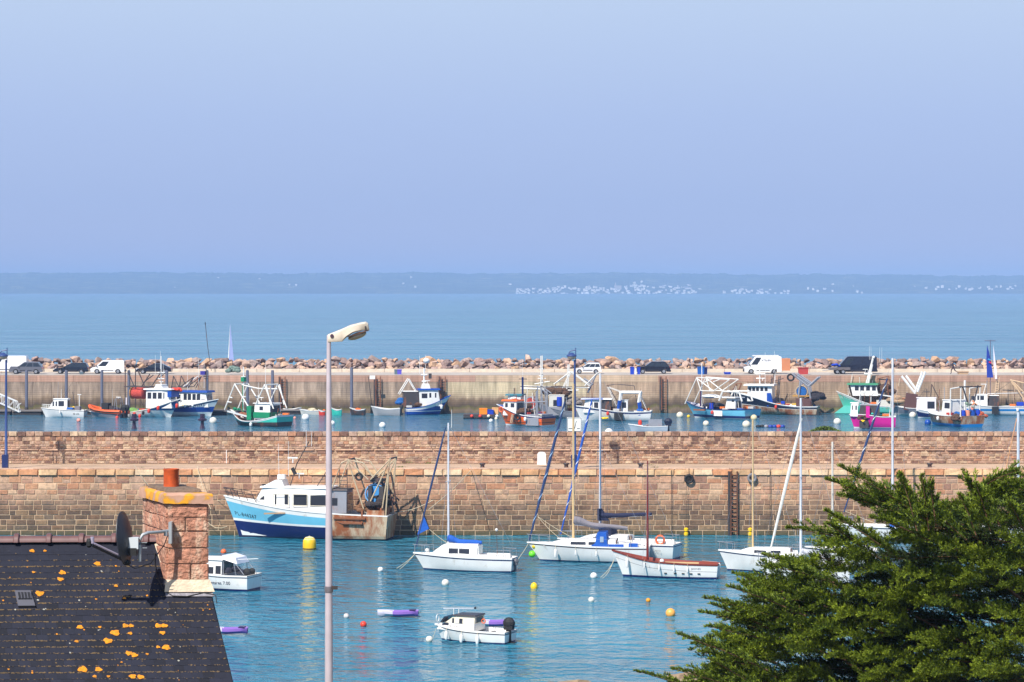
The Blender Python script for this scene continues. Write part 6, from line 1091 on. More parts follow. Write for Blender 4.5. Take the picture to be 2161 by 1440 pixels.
for i in range(5): box(t, 'rack_bar', (-2.0 + i * .8, 0, 2.42), (.06, 1.7, .1), white)
box(t, 'rear_door', (-L / 2 - .6, .98, 1.3), (1.2, .06, 1.7), P('door_inside_orange', 200, 130, 90)); text(t, 'lettering', 'L ATELIER', .36, P('dark_letter', 0, 0, 0), (-.3, .985, 1.85), (PI / 2, 0, PI)); 
car('dark navy van behind the boat trailer', 1762, 1849, 786, carp('van_navy', 26, 28, 46), True, 'van', 'van', 'parked_van')
t = thing('trailer', 'low flat twin wheeled trailer in front of the dark navy van', 'trailer', (((1771 - CX) / F * 392.6), 392.6, ZF + .04)); box(t, 'bed', (0, 0, .75), (2.9, 1.6, .35), P('trailer_grey', 100, 94, 96)); tube(t, 'draw_bar', [(-1.4, 0, .6), (-2.3, 0, .5)], .06, steel)
for xx in (-.35, .45):
    for sd in (1, -1): wh = MB().lathe([(.18, -.1), (.33, -.08), (.33, .08), (.18, .1)], (xx, sd * .8, .33), 12, None, 'y').build('tyre', tyre, t, smooth=True); MB().lathe([(.2, -.12), (.2, .12)], (xx, sd * .8, .33), 8, None, 'y').build('rim', rimm, wh)
def heap_thing(name, label, cat, loc, dx, dy, dz, m, k, seed):
    t = thing(name, label, cat, loc); B_ = type('q', (), {})(); B_.t = t; heap(B_, 'bundle', 0, 0, 0, dx, dy, dz, m, k, seed); return t
heap_thing('tarpaulin', 'bright blue tarpaulin bundle on the front of the trailer', 'tarpaulin', ((1763 - CX) / F * 392.6, 392.6, ZF + 1.15), .7, .5, .6, bluebin, 8, 51)
Yq = 391.5
def bin_(label, px, w_, h_, m, cat='bin'):
    t = thing(cat.replace(' ', '_'), label, cat, ((px - CX) / F * Yq, Yq, ZF + .04), 0, 'bins and crates on the quay'); a = w_ / 2
    MB().add([(-a * .9, -a * .8, 0), (a * .9, -a * .8, 0), (a * .9, a * .8, 0), (-a * .9, a * .8, 0), (-a, -a * .9, h_), (a, -a * .9, h_), (a, a * .9, h_), (-a, a * .9, h_)], [(0, 1, 5, 4), (1, 2, 6, 5), (2, 3, 7, 6), (3, 0, 4, 7), (3, 2, 1, 0)]).build('body', m, t); box(t, 'lid', (0, 0, h_ + .04), (w_ * 1.08, w_, .09), m); return t
bin_('tall blue bin left of the black estate car', 1334, .55, .95, bluebin); bin_('narrow pale bin between the blue bins', 1341, .3, .75, white); bin_('blue bin touching the nose of the black estate car', 1348, .4, .9, bluebin); bin_('blue fish bin left of the white panel van', 1479, .95, .95, P('mid_blue_plastic', 30, 90, 170)); bin_('second blue fish bin, darker, beside the first', 1488, .6, .9, navy)
bin_('flat blue crate on the quay edge left of the white panel van', 1535, .9, .22, bluebin, 'crate'); bin_('red open box on the quay right of the white panel van', 1695, 1.35, .85, P('crate_red', 176, 60, 56, rough=.7), 'crate'); bin_('blue and purple box on the far quay edge above the rusty boat', 843, .6, .6, P('box_violet', 90, 80, 190), 'crate'); bin_('dark grey box on the quay next to the violet box', 836, .5, .6, P('box_grey', 90, 110, 120), 'crate'); bin_('pale wooden pallet box right of the running person', 2032, 1.4, .35, P('pallet_wood', 190, 160, 130, rough=.9), 'crate')
bin_('tiny purple box on the quay below the grey car', 172, .5, .2, P('box_grey', 0, 0, 0), 'crate')
heap_thing('pot_heap', 'heap of greenish lobster pots on the quay above the green trawler', 'fishing gear', ((492 - CX) / F * Yq, Yq, ZF + .5), 1.0, .6, 1.4, P('greenish_pots', 110, 130, 120, rough=.9, var=.4, vscale=5), 16, 52)
# person running on the quay
def person(label, px, Y, z0, pose, top_c, leg_c, hgt=1.72, cat='person'):
    t = thing('person', label, cat, ((px - CX) / F * Y, Y, z0)); J = pose; me = bpy.data.meshes.new('body'); names = list(J); vs = [J[k][0] for k in names]; ed = [(names.index(J[k][2]), names.index(k)) for k in names if J[k][2]]
    me.from_pydata([Vector(v) * hgt / 1.72 for v in vs], ed, []); o = link(bpy.data.objects.new('body', me)); o.parent = t; sk = o.modifiers.new('skin', 'SKIN'); 
    for i, k in enumerate(names): r_ = J[k][1]; me.skin_vertices[0].data[i].radius = (r_, r_) 
    me.skin_vertices[0].data[names.index('pelvis')].use_root = True; s2 = o.modifiers.new('sub', 'SUBSURF'); s2.levels = 1; s2.render_levels = 1
    me.materials.append(top_c); MB().ball((J['head'][0][0], J['head'][0][1], J['head'][0][2] + .0), .115, 10, 8, 1.2).build('head', P('skin', 200, 150, 120), t, smooth=True); MB().ball((J['head'][0][0], J['head'][0][1] + .01, J['head'][0][2] + .04), .122, 10, 6, 1.0).build('hair', P('dark_hair', 40, 30, 28), t, smooth=True)
    return t
run = {'pelvis': ((0, 0, .95), .14, None), 'waist': ((-.04, 0, 1.12), .13, 'pelvis'), 'chest': ((-.08, 0, 1.34), .16, 'waist'), 'neck': ((-.12, 0, 1.5), .06, 'chest'), 'head': ((-.15, 0, 1.62), .08, 'neck'),
       'sh_l': ((-.09, .17, 1.42), .07, 'chest'), 'el_l': ((-.3, .25, 1.22), .05, 'sh_l'), 'ha_l': ((-.5, .2, 1.35), .04, 'el_l'), 'sh_r': ((-.09, -.17, 1.42), .07, 'chest'), 'el_r': ((.2, -.25, 1.3), .05, 'sh_r'), 'ha_r': ((.3, -.25, 1.08), .04, 'el_r'),
       'hip_l': ((-.02, .1, .9), .11, 'pelvis'), 'kn_l': ((-.28, .1, .55), .08, 'hip_l'), 'an_l': ((-.3, .1, .1), .05, 'kn_l'), 'to_l': ((-.45, .1, .04), .05, 'an_l'), 'hip_r': ((.02, -.1, .9), .11, 'pelvis'), 'kn_r': ((.2, -.1, .5), .08, 'hip_r'), 'an_r': ((.55, -.1, .3), .05, 'kn_r'), 'to_r': ((.62, -.1, .16), .05, 'an_r')}
person('person in dark clothes running along the far quay towards the left', 2012, 392.5, ZF + .04, run, P('dark_clothes', 56, 40, 50, rough=.9), None)
# sails out at sea behind the boulders
t = thing('distant_sail', 'tall narrow pale lilac sail on the water behind the boulder bank', 'sailing boat', W(487, 790, 470)); t.location.z = 0; zt = H - (682 - HZ) / F * 470
MB().add([(-.45, 0, .8), (.95, 0, .8), (-.1, .02, zt), (-.45, .08, .8), (.95, .08, .8), (-.1, .1, zt)], [(0, 1, 2), (5, 4, 3), (0, 1, 4, 3), (1, 2, 5, 4), (2, 0, 3, 5)]).build('sail', P('lilac_sail', 150, 160, 205, rough=.8), t); MB().add([(-.45, -.04, .8), (-.1, -.04, zt), (-.75, -.04, .8)], [(0, 1, 2)]).build('jib', white, t); MB().add([(-3, -.9, 0), (3, -.9, 0), (4, 0, .1), (3, .9, 0), (-3, .9, 0), (-3, -1, .8), (3, -1, .9), (4.4, 0, 1), (3, 1, .9), (-3, 1, .8)], [(0, 1, 6, 5), (1, 2, 7, 6), (2, 3, 8, 7), (3, 4, 9, 8), (4, 0, 5, 9), (5, 6, 7, 8, 9)]).build('hull', white, t)
t = thing('beacon_pole', 'thin dark leaning pole rising behind the boulder bank', 'pole', W(446, 768, 400)); zt = (768 - 683) / F * 400; tube(t, 'pole', [(0, 0, -1), (-.5, 0, zt * .4), (-.85, 0, zt)], .045, darkm); box(t, 'topmark', (-.86, 0, zt), (.12, .1, .35), black)

rk = random.Random(77); FB = [P('fishbox_blue', 40, 100, 180), P('fishbox_grey', 190, 190, 188), P('fishbox_orange', 224, 120, 50), P('fishbox_yellow', 226, 190, 60), P('fishbox_red', 180, 60, 50)]
for b in TR:
    if b.L < 5: continue
    for i in range(8 if b.L > 7 else 3):
        t = rk.uniform(.1, .8); x_ = -b.L / 2 + b.L * t; y_ = rk.uniform(-.6, .6) * b.wd(t); h_ = rk.uniform(1.2, 3.6); tube(b.t, 'pole', [(x_, y_, b.S(t) - .3), (x_ + rk.uniform(-.7, .7), y_ + rk.uniform(-.3, .3), b.S(t) + h_)], rk.uniform(.02, .045), rk.choice([A_, darkm, steel, rustm]), n=5)
    for i in range(6):
        t = rk.uniform(.05, .45); x_ = -b.L / 2 + b.L * t; y_ = rk.uniform(-.7, .7) * b.wd(t); box(b.t, 'fish_box', (x_, y_, b.S(t) + .02 + .2 * (i % 2)), (.8, .5, .26), rk.choice(FB), rk.uniform(-.4, .4))
    for i in range(2): 
        t = rk.uniform(.1, .5); x_ = -b.L / 2 + b.L * t; tube(b.t, 'rigging_line', [(x_, 0, b.S(t) + rk.uniform(2.5, 3.6)), (x_ + b.L * rk.uniform(.15, .35), rk.uniform(-.4, .4), b.S(t) + rk.uniform(.1, 1.2))], .018, darkm, n=4)
    if b.L > 7: fender(b, rk.uniform(.3, .6), rk.choice([black, redor, white]), .18, .5, drop=.15)
# ---------------------------------------------------------------- fittings on the near mole
def lamp(px, label):
    Y = 197.0; t = thing('street_lamp', label, 'street lamp', ((px - CX) / F * Y, Y, ZC), 0, 'blue lamps on the mole walkway'); zt = H - (760 - HZ) / F * Y - ZC
    MB().lathe([(.17, 0), (.17, .9), (.105, 1.0), (.085, zt * .6), (.07, zt)], n=10).build('pole', lamppost_blue, t, smooth=True); box(t, 'base_box', (-.05, -.1, .5), (.42, .3, .9), P('lamp_base_navy', 34, 46, 96))
    MB().tube([(.06, 0, zt - .2), (.06, 0, zt + .85)], .035, 6).build('finial', lamppost_blue, t); MB().tube([(-.45, 0, zt + .45), (-.3, 0, zt + .62), (.06, 0, zt + .7)], .04, 6).build('bracket', lamppost_blue, t)
    MB().lathe([(.0, .52), (.12, .5), (.2, .42), (.34, .34), (.36, .26), (.34, .24)], (-.22, 0, zt), 14).build('lamp_shade', lamppost_blue, t, smooth=True); MB().lathe([(.33, .25), (.28, .12), (.15, .04), (.02, .02)], (-.22, 0, zt), 14).build('lamp_bowl', P('lamp_glass', 190, 170, 150, rough=.2), t, smooth=True); return t
lamp(13, 'tall blue street lamp on the mole at the left edge'); lamp(1213, 'tall blue street lamp on the mole behind the tan mast in the centre')
p = W(1212, 912, 196.8); t = thing('depth_sign', 'white framed sign board with a black arm mark, mounted on the central blue lamp', 'sign', p)
box(t, 'board', (0, 0, .52), (1.0, .04, 1.0), P('sign_white', 240, 238, 232)); 
for (c, s_) in (((0, -.03, .98), (.92, .02, .03)), ((0, -.03, .06), (.92, .02, .03)), ((-.46, -.03, .52), (.03, .02, .92)), ((.46, -.03, .52), (.03, .02, .92))): box(t, 'border', c, s_, P('sign_grey', 110, 110, 116))
MB().tube([(.02, -.035, .25), (.14, -.035, .78)], .018, 4).build('arm_mark', black, t); box(t, 'dash_mark', (-.26, -.03, .24), (.26, .02, .035), black); box(t, 'dash_mark', (.28, -.03, .24), (.2, .02, .035), black)
p = W(1143, 981, 198.5); t = thing('white_slab', 'small white round topped slab standing on the mole walkway', 'stone marker', p); MB().prism([(-.3, 0), (.3, 0), (.3, .75), (.22, .86), (.1, .9), (-.1, .9), (-.22, .86), (-.3, .75)], -.05, .05).build('slab', white, t); box(t, 'base', (0, -.05, .06), (.64, .2, .12), white)
def mole_tyre(px, py, label, m):
    t = thing('tyre', label, 'tyre', W(px, py, YN - .18), 0, 'tyres hanging on the mole wall'); MB().torus((0, 0, 0), .25, .09, 'y', 18, 8).build('ring', m, t, smooth=True); tube(t, 'rope', [(0, 0, .25), (0, .1, (py - 990) / F * YN + .05)], .02, roped); return t
mole_tyre(1454, 1011, 'black tyre fender hanging on the mole wall left of the ladder', black); mole_tyre(1587, 1009, 'pale grey tyre fender hanging on the mole wall right of the ladder', P('pale_tyre', 130, 126, 128, rough=.8))
for px, d in ((1448, 'below the black tyre'), (1583, 'below the pale tyre')):
    t = thing('float_string', 'yellow floats on a rope at the mole foot ' + d, 'floats', W(px, 1141, YN - .25), 0, 'yellow float strings on the mole')
    for i in range(3): MB().lathe([(.06, 0), (.15, .06), (.16, .22), (.06, .29)], (0, 0, i * .3), 10).build('float', yellow, t, smooth=True)
    tube(t, 'rope', [(0, 0, .85), (.05, .1, 4.0)], .012, roped)
t = thing('mole_ladder', 'long rusty ladder with timber uprights down the mole wall between the two tyres', 'ladder', W(1549, 1136, YN - .16)); zt = (1136 - 995) / F * YN
for s_ in (-.22, .22): box(t, 'side_rail', (s_, 0, zt / 2), (.09, .1, zt), P('ladder_timber', 96, 62, 44, rough=.9))
box(t, 'timber_guide', (-.36, .03, zt / 2), (.12, .1, zt), darkm)
for i in range(15): tube(t, 'rung', [(-.2, 0, .15 + i * .3), (.2, 0, .15 + i * .3)], .035, rustm)
def cable(px, p0, p1, label, r=.02, m=roped, sag=0, px1=None, Y=YN - .14, Y1=None):
    a = W(px, p0, Y); b_ = W(px1 or px, p1, Y1 or Y); t = thing('hanging_rope', label, 'rope', a); d = b_ - a; tube(t, 'rope', [d * (i / 8) - Vector((0, 0, sag * math.sin(PI * i / 8))) for i in range(9)], r, m, n=5)
cable(1417, 992, 1135, 'thin dark rope hanging straight down the mole wall left of the black tyre'); cable(1625, 992, 1135, 'thin dark rope hanging down the mole wall right of the pale tyre')
cable(994, 992, 1075, 'pale mooring rope from the mole edge to the blue furled jib of the sloop', .022, ropew, .15, 905, Y1=183); cable(282, 980, 1040, 'pale rope from the mole edge towards the chimney pot', .018, ropew, .2, 330); cable(416, 984, 1075, 'pale mooring rope from the mole edge to the bow of the big fishing boat', .018, ropew, .3, 445, Y1=194.6)
for px in (112, 124, 478): t = thing('iron_post', {112: 'thin dark iron post on the mole walkway near the left lamp', 124: 'thin dark iron rod on the upper parapet near the left lamp', 478: 'thin pale rod against the parapet above the big fishing boat'}[px], 'post', W(px, 978 if px != 124 else 950, 201.8)); tube(t, 'rod', [(0, 0, 0), (0, 0, .95 if px != 124 else .6)], .03, darkm if px != 478 else white)
for (px, w_) in ((1018, 1.6), (1195, 1.2), (1352, .7), (1962, .6)):
    t = thing('bollard_block', 'dark grey iron mooring block on the mole edge, %s' % {1018: 'above the rope to the sloop', 1195: 'at the foot of the central lamp', 1352: 'left of the black tyre', 1962: 'above the cypress tip'}[px], 'mooring block', W(px, 989, 197.2), 0, 'mooring blocks on the mole edge'); MB().lathe([(.18, 0), (.14, .12), (.14, .25), (.22, .3), (.2, .38)], n=10).build('bollard', darkm, t, smooth=True); box(t, 'plate', (0, 0, .03), (w_ * .5, .4, .05), greysteel)
# green plant mound on the parapet, and small tufts
def tufts(name, label, loc, dx, dy, dz, n, m, seed, size=.12):
    r = random.Random(seed); mb = MB()
    for i in range(n):
        u, v = r.gauss(0, .4), r.gauss(0, .4); h_ = max(0, 1 - u * u * 1.1); c = Vector((u * dx, v * dy, h_ * dz * r.uniform(.3, 1))); a = r.uniform(0, 6.3); d = Vector((math.cos(a), math.sin(a), r.uniform(.2, 1.3))).normalized() * size * r.uniform(.6, 1.5); q = Vector((-d.y, d.x, 0)).normalized() * size * .4
        mb.add([c, c + d * .5 + q, c + d, c + d * .5 - q], [(0, 1, 2, 3)])
    o = mb.build(name, m); o.location = loc; return tag(o, label, 'plant')
leafm = P('mound_leaf', 96, 120, 40, rough=.8, var=.35, vscale=3)
o = tufts('plant_mound', 'low green plant mound growing over the top of the parapet at right', W(1741, 912, 203.0), 1.15, .5, .34, 1600, leafm, 5); 
for i, (px, py) in enumerate(((862, 978), (1375, 984), (845, 988), (300, 990), (905, 980), (1382, 989))): o = tufts('weed_tuft', 'small weed tuft in the mole stonework, ' + ['above the big fishing boat gallows', 'near the mooring block left of the black tyre', 'on the coping by the fishing boat gallows', 'behind the chimney pot', 'left of the sloop mast top', 'on the coping left of the black tyre'][i], W(px, py, 197.0 if py > 982 else 201.6), .5, .1, .1, 60, leafm, 60 + i, .07); o['group'] = 'weed tufts on the mole'
# shore rocks at the bottom edge
shr = stone_mat('brown_shore_rock', [(150, 124, 96), (130, 108, 84), (168, 142, 112)], None, bumpS=.9)
SM = [boulder_mesh(40 + k, shr, 'shore_rock') for k in range(3)]
for i, (px, py, s_) in enumerate(((1208, 1440, .45), (1234, 1441, .3), (1470, 1436, 1.0), (1440, 1446, .7), (1500, 1444, 1.1), (1160, 1446, .35))):
    o = link(bpy.data.objects.new('shore_rock', SM[i % 3])); Y = Yw(py); o.location = ((px - CX) / F * Y, Y, 0); o.scale = (s_ * 1.5, s_, s_ * .6); tag(o, 'brown rock breaking the water at the bottom edge, ' + ['left one of the small pair', 'right one of the small pair', 'under the lowest cypress branch', 'left of the rocks under the cypress', 'largest, hidden by cypress tips', 'a little left of the small pair'][i], 'rock', 'shore rocks')
# ---------------------------------------------------------------- foreground street lamp
Y = 48.0; zt = H - (708 - HZ) / F * Y; xl = (694 - CX) / F * Y; gz = land_z(Y)
t = thing('street_lamp', 'tall pale metal street lamp with a cream cobra head in the foreground', 'street lamp', (xl, Y, gz))
lm = P('lamp_grey_metal', 200, 188, 194, rough=.4, metal=.15, var=.1, vscale=4); hm = P('cream_lamp_head', 214, 200, 182, rough=.5, var=.1, vscale=14, dirt=sr(130, 110, 90), dirtamt=.12, dscale=9)
hh = zt - gz; MB().lathe([(.085, 0), (.085, .9), (.068, 1.0), (.067, 3.4), (.053, hh * .72), (.036, hh)], n=18).build('pole', lm, t, smooth=True)
MB().lathe([(.072, 4.28), (.074, 4.30), (.074, 4.36), (.072, 4.38)], n=16).build('pole_band', P('band_steel', 140, 132, 138, rough=.4, metal=.5), t, smooth=True); box(t, 'cable_clip', (.1, -.04, 4.36), (.1, .05, .06), darkm)
zz = lambda py: H - (py - HZ) / F * Y - gz; xx = lambda px: (px - CX) / F * Y - xl
# head: side profile with rounded width
top = [(692, 706), (700, 703), (720, 695), (740, 686), (760, 681), (772, 679), (777, 682)]; bot = [(692, 722), (700, 722), (722, 721), (731, 712), (745, 703), (765, 698), (779, 698)]
wid = [.05, .06, .085, .115, .135, .13, .10]; mb = MB(); N = len(top)
for (a, c), (d, e), w_ in zip(top, bot, wid):
    zt_, zb_ = zz(c), zz(e); zm = (zt_ + zb_) / 2
    for (x_, y_, z_) in ((a, 0, zt_), (a, -w_ * .7, zt_ - .008), (a, -w_, zt_ - .03), (d, -w_, zb_ + .02), (d, -w_ * .85, zb_), (d, 0, zb_), (d, w_ * .85, zb_), (d, w_, zb_ + .02), (a, w_, zt_ - .03), (a, w_ * .7, zt_ - .008)): mb.v.append((xx(x_), y_, z_))
for i in range(N - 1):
    for j in range(10): mb.f.append((i * 10 + j, i * 10 + (j + 1) % 10, (i + 1) * 10 + (j + 1) % 10, (i + 1) * 10 + j)); mb.m.append(0)
mb.f += [tuple(range(10)), tuple((N - 1) * 10 + j for j in range(10))]; mb.m += [0, 0]; hd = mb.build('lamp_head', hm, t, smooth=True)
MB().lathe([(.033, 0), (.03, -.02)], (xx(701), -.062, zz(709)), 12, None, 'y').build('bolt_cap', P('bolt_plum', 80, 60, 76), t)
mb = MB(); mb.ball((0, 0, 0), .165, 14, 8, .34, sy=.62); g = mb.build('lamp_bowl', mat('lamp_bowl_plastic', sr(190, 176, 160), rough=.15), t, smooth=True); g.location = (xx(754), 0, zz(709)); g.rotation_euler = (0, -.33, 0)
g = box(t, 'bowl_rim', (0, 0, 0), (.38, .25, .02), darkm); g.location = (xx(756), 0, zz(704)); g.rotation_euler = (0, -.30, 0)
box(t, 'latch', (xx(772), -.125, zz(692)), (.02, .03, .06), darkm)
# ---------------------------------------------------------------- slate roofed house
YR = 46.0; RZ = H - (1142 - HZ) / F * YR      # ridge line of the roof slope
d_ = Vector((math.cos(rad(3)), math.sin(rad(3)), 0)); g_ = Vector((.355 * .78, -.935 * .78, -.74)).normalized()
U0 = W(420, 1142, YR); NR = d_.cross(g_).normalized(); NR = NR if NR.z > 0 else -NR
house = thing('slate_roof_house', 'house with dark slate roof, brown ridge tiles and pink granite chimney at left', 'house', (U0.x, U0.y, land_z(46)))
HL = Vector(house.location)
def RP(u, t_, n=0.0): return U0 + d_ * u + g_ * t_ + NR * n - HL
LU, LT = 5.4, 4.6
slatem = mat('dark_slate', sr(27, 29, 42), rough=.62, var=.25, vscale=2.5, bump=.06, bscale=9, rnd=.38, dirt=sr(66, 64, 68), dirtamt=.06, dscale=3)
mossm = P('slate_edge_moss', 120, 98, 66, rough=1, var=.4, vscale=12)
base = MB(); q = [RP(-LU, 0, -.03), RP(0, 0, -.03), RP(0, LT, -.03), RP(-LU, LT, -.03)]; q2 = [p - NR * .12 for p in q]; base.add(q + q2, [(0, 1, 2, 3), (4, 5, 6, 7), (0, 1, 5, 4), (1, 2, 6, 5), (2, 3, 7, 6), (3, 0, 4, 7)]); base.build('roof_deck', P('roof_underlay', 36, 36, 42, rough=.9), house)
# rear slope and walls, so the house is whole from the side
bk = Vector((-g_.x, -g_.y, g_.z)); q = [RP(-LU, 0, 0), RP(0, 0, 0), RP(0, 0, 0) + bk * LT, RP(-LU, 0, 0) + bk * LT]; MB().add(q, [(0, 1, 2, 3)]).build('rear_roof', slatem, house)
e0, e1, e2, e3 = RP(-LU, LT * .96, -.16), RP(-.06, LT * .96, -.16), RP(-.06, 0, -.2) + bk * LT * .96, RP(-LU, 0, -.2) + bk * LT * .96; pk = RP(-.06, .02, -.16); dn = lambda v: Vector((v.x, v.y, -1))
MB().add([e0, e1, dn(e1), dn(e0), e2, dn(e2), pk, e3, dn(e3)], [(0, 1, 2, 3), (1, 4, 5, 2), (1, 6, 4), (4, 7, 8, 5), (7, 0, 3, 8)]).build('wall', P('house_render', 200, 190, 176, rough=.9, var=.15, vscale=1), house)
slatem.node_tree.nodes['Principled BSDF'].inputs['Specular IOR Level'].default_value = .25
ex = .128; sw = .175; rows = int(3.15 / ex) + 1
sv = MB(); W_, H_ = sw - .012, ex * 2.05
def slate_verts(w2, h2, th=.009):
    a = [d_ * 0, d_ * w2, d_ * w2 + g_ * h2, g_ * h2]; lift = [0.002, .002, .012, .012]; b1 = [p + NR * l for p, l in zip(a, lift)]; b2 = [p + NR * (l + th) for p, l in zip(a, lift)]; return b1 + b2
SF = [(0, 1, 2, 3)[::-1], (4, 5, 6, 7), (0, 1, 5, 4), (1, 2, 6, 5), (2, 3, 7, 6), (3, 0, 4, 7)]
sm1 = MB().add(slate_verts(W_, H_), SF).mesh('slate', slatem); cnt = 0; rest = MB(); spots = []
rr_ = random.Random(3)
for k in range(rows):
    t0 = .02 + k * ex - ex * .9; off = (k % 2) * sw / 2 + rr_.uniform(-.008, .008); u = -off
    while u > -4.6:
        u -= sw; spots.append((u, max(-.02, t0), k))
vis = lambda u, k: u > -3.3 - k * .02
order = sorted(spots, key=lambda s: (0 if vis(s[0], s[2]) else 1, -s[2]))
for i, (u, t0, k) in enumerate(order):
    p = RP(u, t0, .004 * (0) + rr_.uniform(0, .003))
    if i < 300: o = link(bpy.data.objects.new('slate', sm1)); o.location = p; o.parent = house
    else: rest.add([p + v for v in slate_verts(W_, H_)], SF)
o = rest.build('upper_slates', slatem, house); o['kind'] = 'stuff'
ms = MB()     # grains of moss along the course edges
for k in range(rows):
    tt = .02 + (k + 1.12) * ex - .004
    if k < 2: continue
    dens = rr_.choice([.5, 1, 1.6, 2.2])
    for i in range(int(120 * dens)):
        u = -rr_.random() ** .9 * 3.6; p = RP(u, tt + rr_.uniform(-.006, .01), .020); s_ = rr_.uniform(.005, .014); ms.add([p + d_ * s_ * rr_.uniform(1, 2.5), p + g_ * s_, p - d_ * s_ * rr_.uniform(1, 2.5), p - g_ * s_, p + NR * s_ * .8], [(0, 1, 4), (1, 2, 4), (2, 3, 4), (3, 0, 4)])
o = ms.build('moss', mossm, house); o['kind'] = 'stuff'
lich = P('orange_lichen', 218, 138, 24, rough=.95, var=.35, vscale=26, dirt=sr(150, 110, 50), dirtamt=.35, dscale=30)
def on_roof(px, py):   # the point of the slope seen at a column and row
    A = Vector(((px - CX) / F, 1, -(py - HZ) / F)); O = Vector((0, 0, H)); n = NR; tt = (U0 - O).dot(n) / A.dot(n); return O + A * tt - HL
for (px, py, s_) in ((68, 1165, .045), (95, 1165, .03), (206, 1192, .06), (132, 1211, .06), (128, 1225, .055), (71, 1210, .03), (84, 1255, .075), (245, 1239, .035), (263, 1265, .03), (203, 1267, .02), (169, 1326, .055), (211, 1326, .03), (265, 1323, .055), (277, 1323, .045), (243, 1338, .08), (275, 1339, .04), (228, 1355, .075), (162, 1356, .035), (334, 1323, .06), (347, 1323, .055), (343, 1338, .05), (351, 1369, .07), (334, 1368, .035), (272, 1381, .06), (284, 1385, .06), (311, 1383, .025), (175, 1415, .08), (208, 1415, .06), (280, 1430, .06), (297, 1431, .06), (257, 1400, .02), (200, 1430, .035), (229, 1430, .03)):
    c = on_roof(px, py) + NR * .03; K = 18; s_ *= .80; ring = []
    for i in range(K): a = 2 * PI * i / K; rr = s_ * rr_.uniform(.88, 1.08) * (1 + .16 * math.sin(a * 3 + px) + .1 * math.sin(a * 5 + py)); ring.append(c + d_ * rr * math.cos(a) * 1.15 + g_ * rr * math.sin(a) * .9)
    MB().add([c + NR * .008] + ring, [(0, 1 + i, 1 + (i + 1) % K) for i in range(K)]).build('lichen_patch', lich, house)
for i in range(70):
    px_, py_ = rr_.uniform(0, 470), rr_.uniform(1165, 1438); c = on_roof(px_, py_) + NR * .028; s_ = rr_.uniform(.008, .02)
    if (c - RP(0, 0)).dot(d_) > -.1 + (c.z - RP(0, 0).z) * -.4: continue
    K = 7; MB().add([c + NR * .006] + [c + (d_ * math.cos(2 * PI * j / K) + g_ * math.sin(2 * PI * j / K)) * s_ * rr_.uniform(.6, 1.2) for j in range(K)], [(0, 1 + j, 1 + (j + 1) % K) for j in range(K)]).build('lichen_speck', rr_.choice([lich, mossm, P('pale_lichen', 170, 168, 158, rough=1)]), house)
ridm = P('brown_ridge_tile', 108, 76, 74, rough=.5, var=.15, vscale=8)
up = Vector((0, 0, 1)); rn = Vector((-d_.y, d_.x, 0))
for i in range(13):
    u1 = -.3 - i * .52; u0 = u1 - .5; mb = MB(); K = 8; ring0 = []; 
    for u, r_ in ((u0, .088), (u1 - .05, .088)):
        for j in range(K + 1): a = PI * j / K; ring0.append(RP(u, 0) + rn * math.cos(a) * r_ * 1.15 + up * (math.sin(a) * r_ * 1.1 - .0))
    mb.add(ring0, [(j, j + 1, K + 2 + j, K + 1 + j) for j in range(K)]); rg = []
    for u, r_ in ((u1 - .07, .105), (u1 - .055, .122), (u1 + .005, .122), (u1 + .02, .105)):
        for j in range(K + 1): a = PI * j / K; rg.append(RP(u, 0) + rn * math.cos(a) * r_ * 1.15 + up * (math.sin(a) * r_ * 1.12))
    mb.add(rg, [(q_ * (K + 1) + j, q_ * (K + 1) + j + 1, (q_ + 1) * (K + 1) + j + 1, (q_ + 1) * (K + 1) + j) for q_ in range(3) for j in range(K)]); mb.build('ridge_tile', ridm, house, smooth=True)
# vent tile
c = on_roof(52, 1267); vm = P('vent_slate_grey', 78, 78, 88, rough=.5)
vt = MB().add([c + d_ * a + g_ * b_ + NR * n for n in (.02, .07) for a, b_ in ((-.13, -.15), (.12, -.15), (.15, .17), (-.12, .17))], SF).build('vent_tile', vm, house)
MB().add([c + d_ * a + g_ * b_ + NR * n for n in (.06, .085) for a, b_ in ((-.10, -.10), (.11, -.10), (.12, .04), (-.10, .04))], SF).build('vent_grille', P('vent_black', 18, 18, 24), vt)
for i in range(5): MB().add([c + d_ * (-.10 + i * .05 + a) + g_ * b_ + NR * n for n in (.085, .10) for a, b_ in ((0, -.10), (.014, -.10), (.014, .04), (0, .04))], SF).build('vent_bar', vm, vt)
# chimney: front corner at column 352, front face to 440, left face back past the ridge
gh = Vector((.355, -.935, 0)); fh = Vector((math.cos(rad(2)), math.sin(rad(2)), 0))
chm = mat('chimney_granite', sr(186, 130, 106), rough=.95, var=.3, vscale=5, bump=1.3, bscale=14, rnd=.14, dirt=sr(216, 186, 160), dirtamt=.42, dscale=4.5)
Yc = 45.25; C0 = W(352, 1243, Yc) - HL; ctop = (H - (1063 - HZ) / F * Yc) - HL.z; wf = (439 - 352) / F * Yc; lb = 1.62
chimney = house.copy() if False else link(bpy.data.objects.new('chimney', None)); chimney.parent = house; chimney['label'] = 'pink granite chimney with a clay pot'
core = MB(); zb0 = C0.z - .5
pts = [C0 + fh * .02 - gh * .02, C0 + fh * (wf - .02) - gh * .02, C0 + fh * (wf - .02) - gh * (lb - .02), C0 + fh * .02 - gh * (lb - .02)]
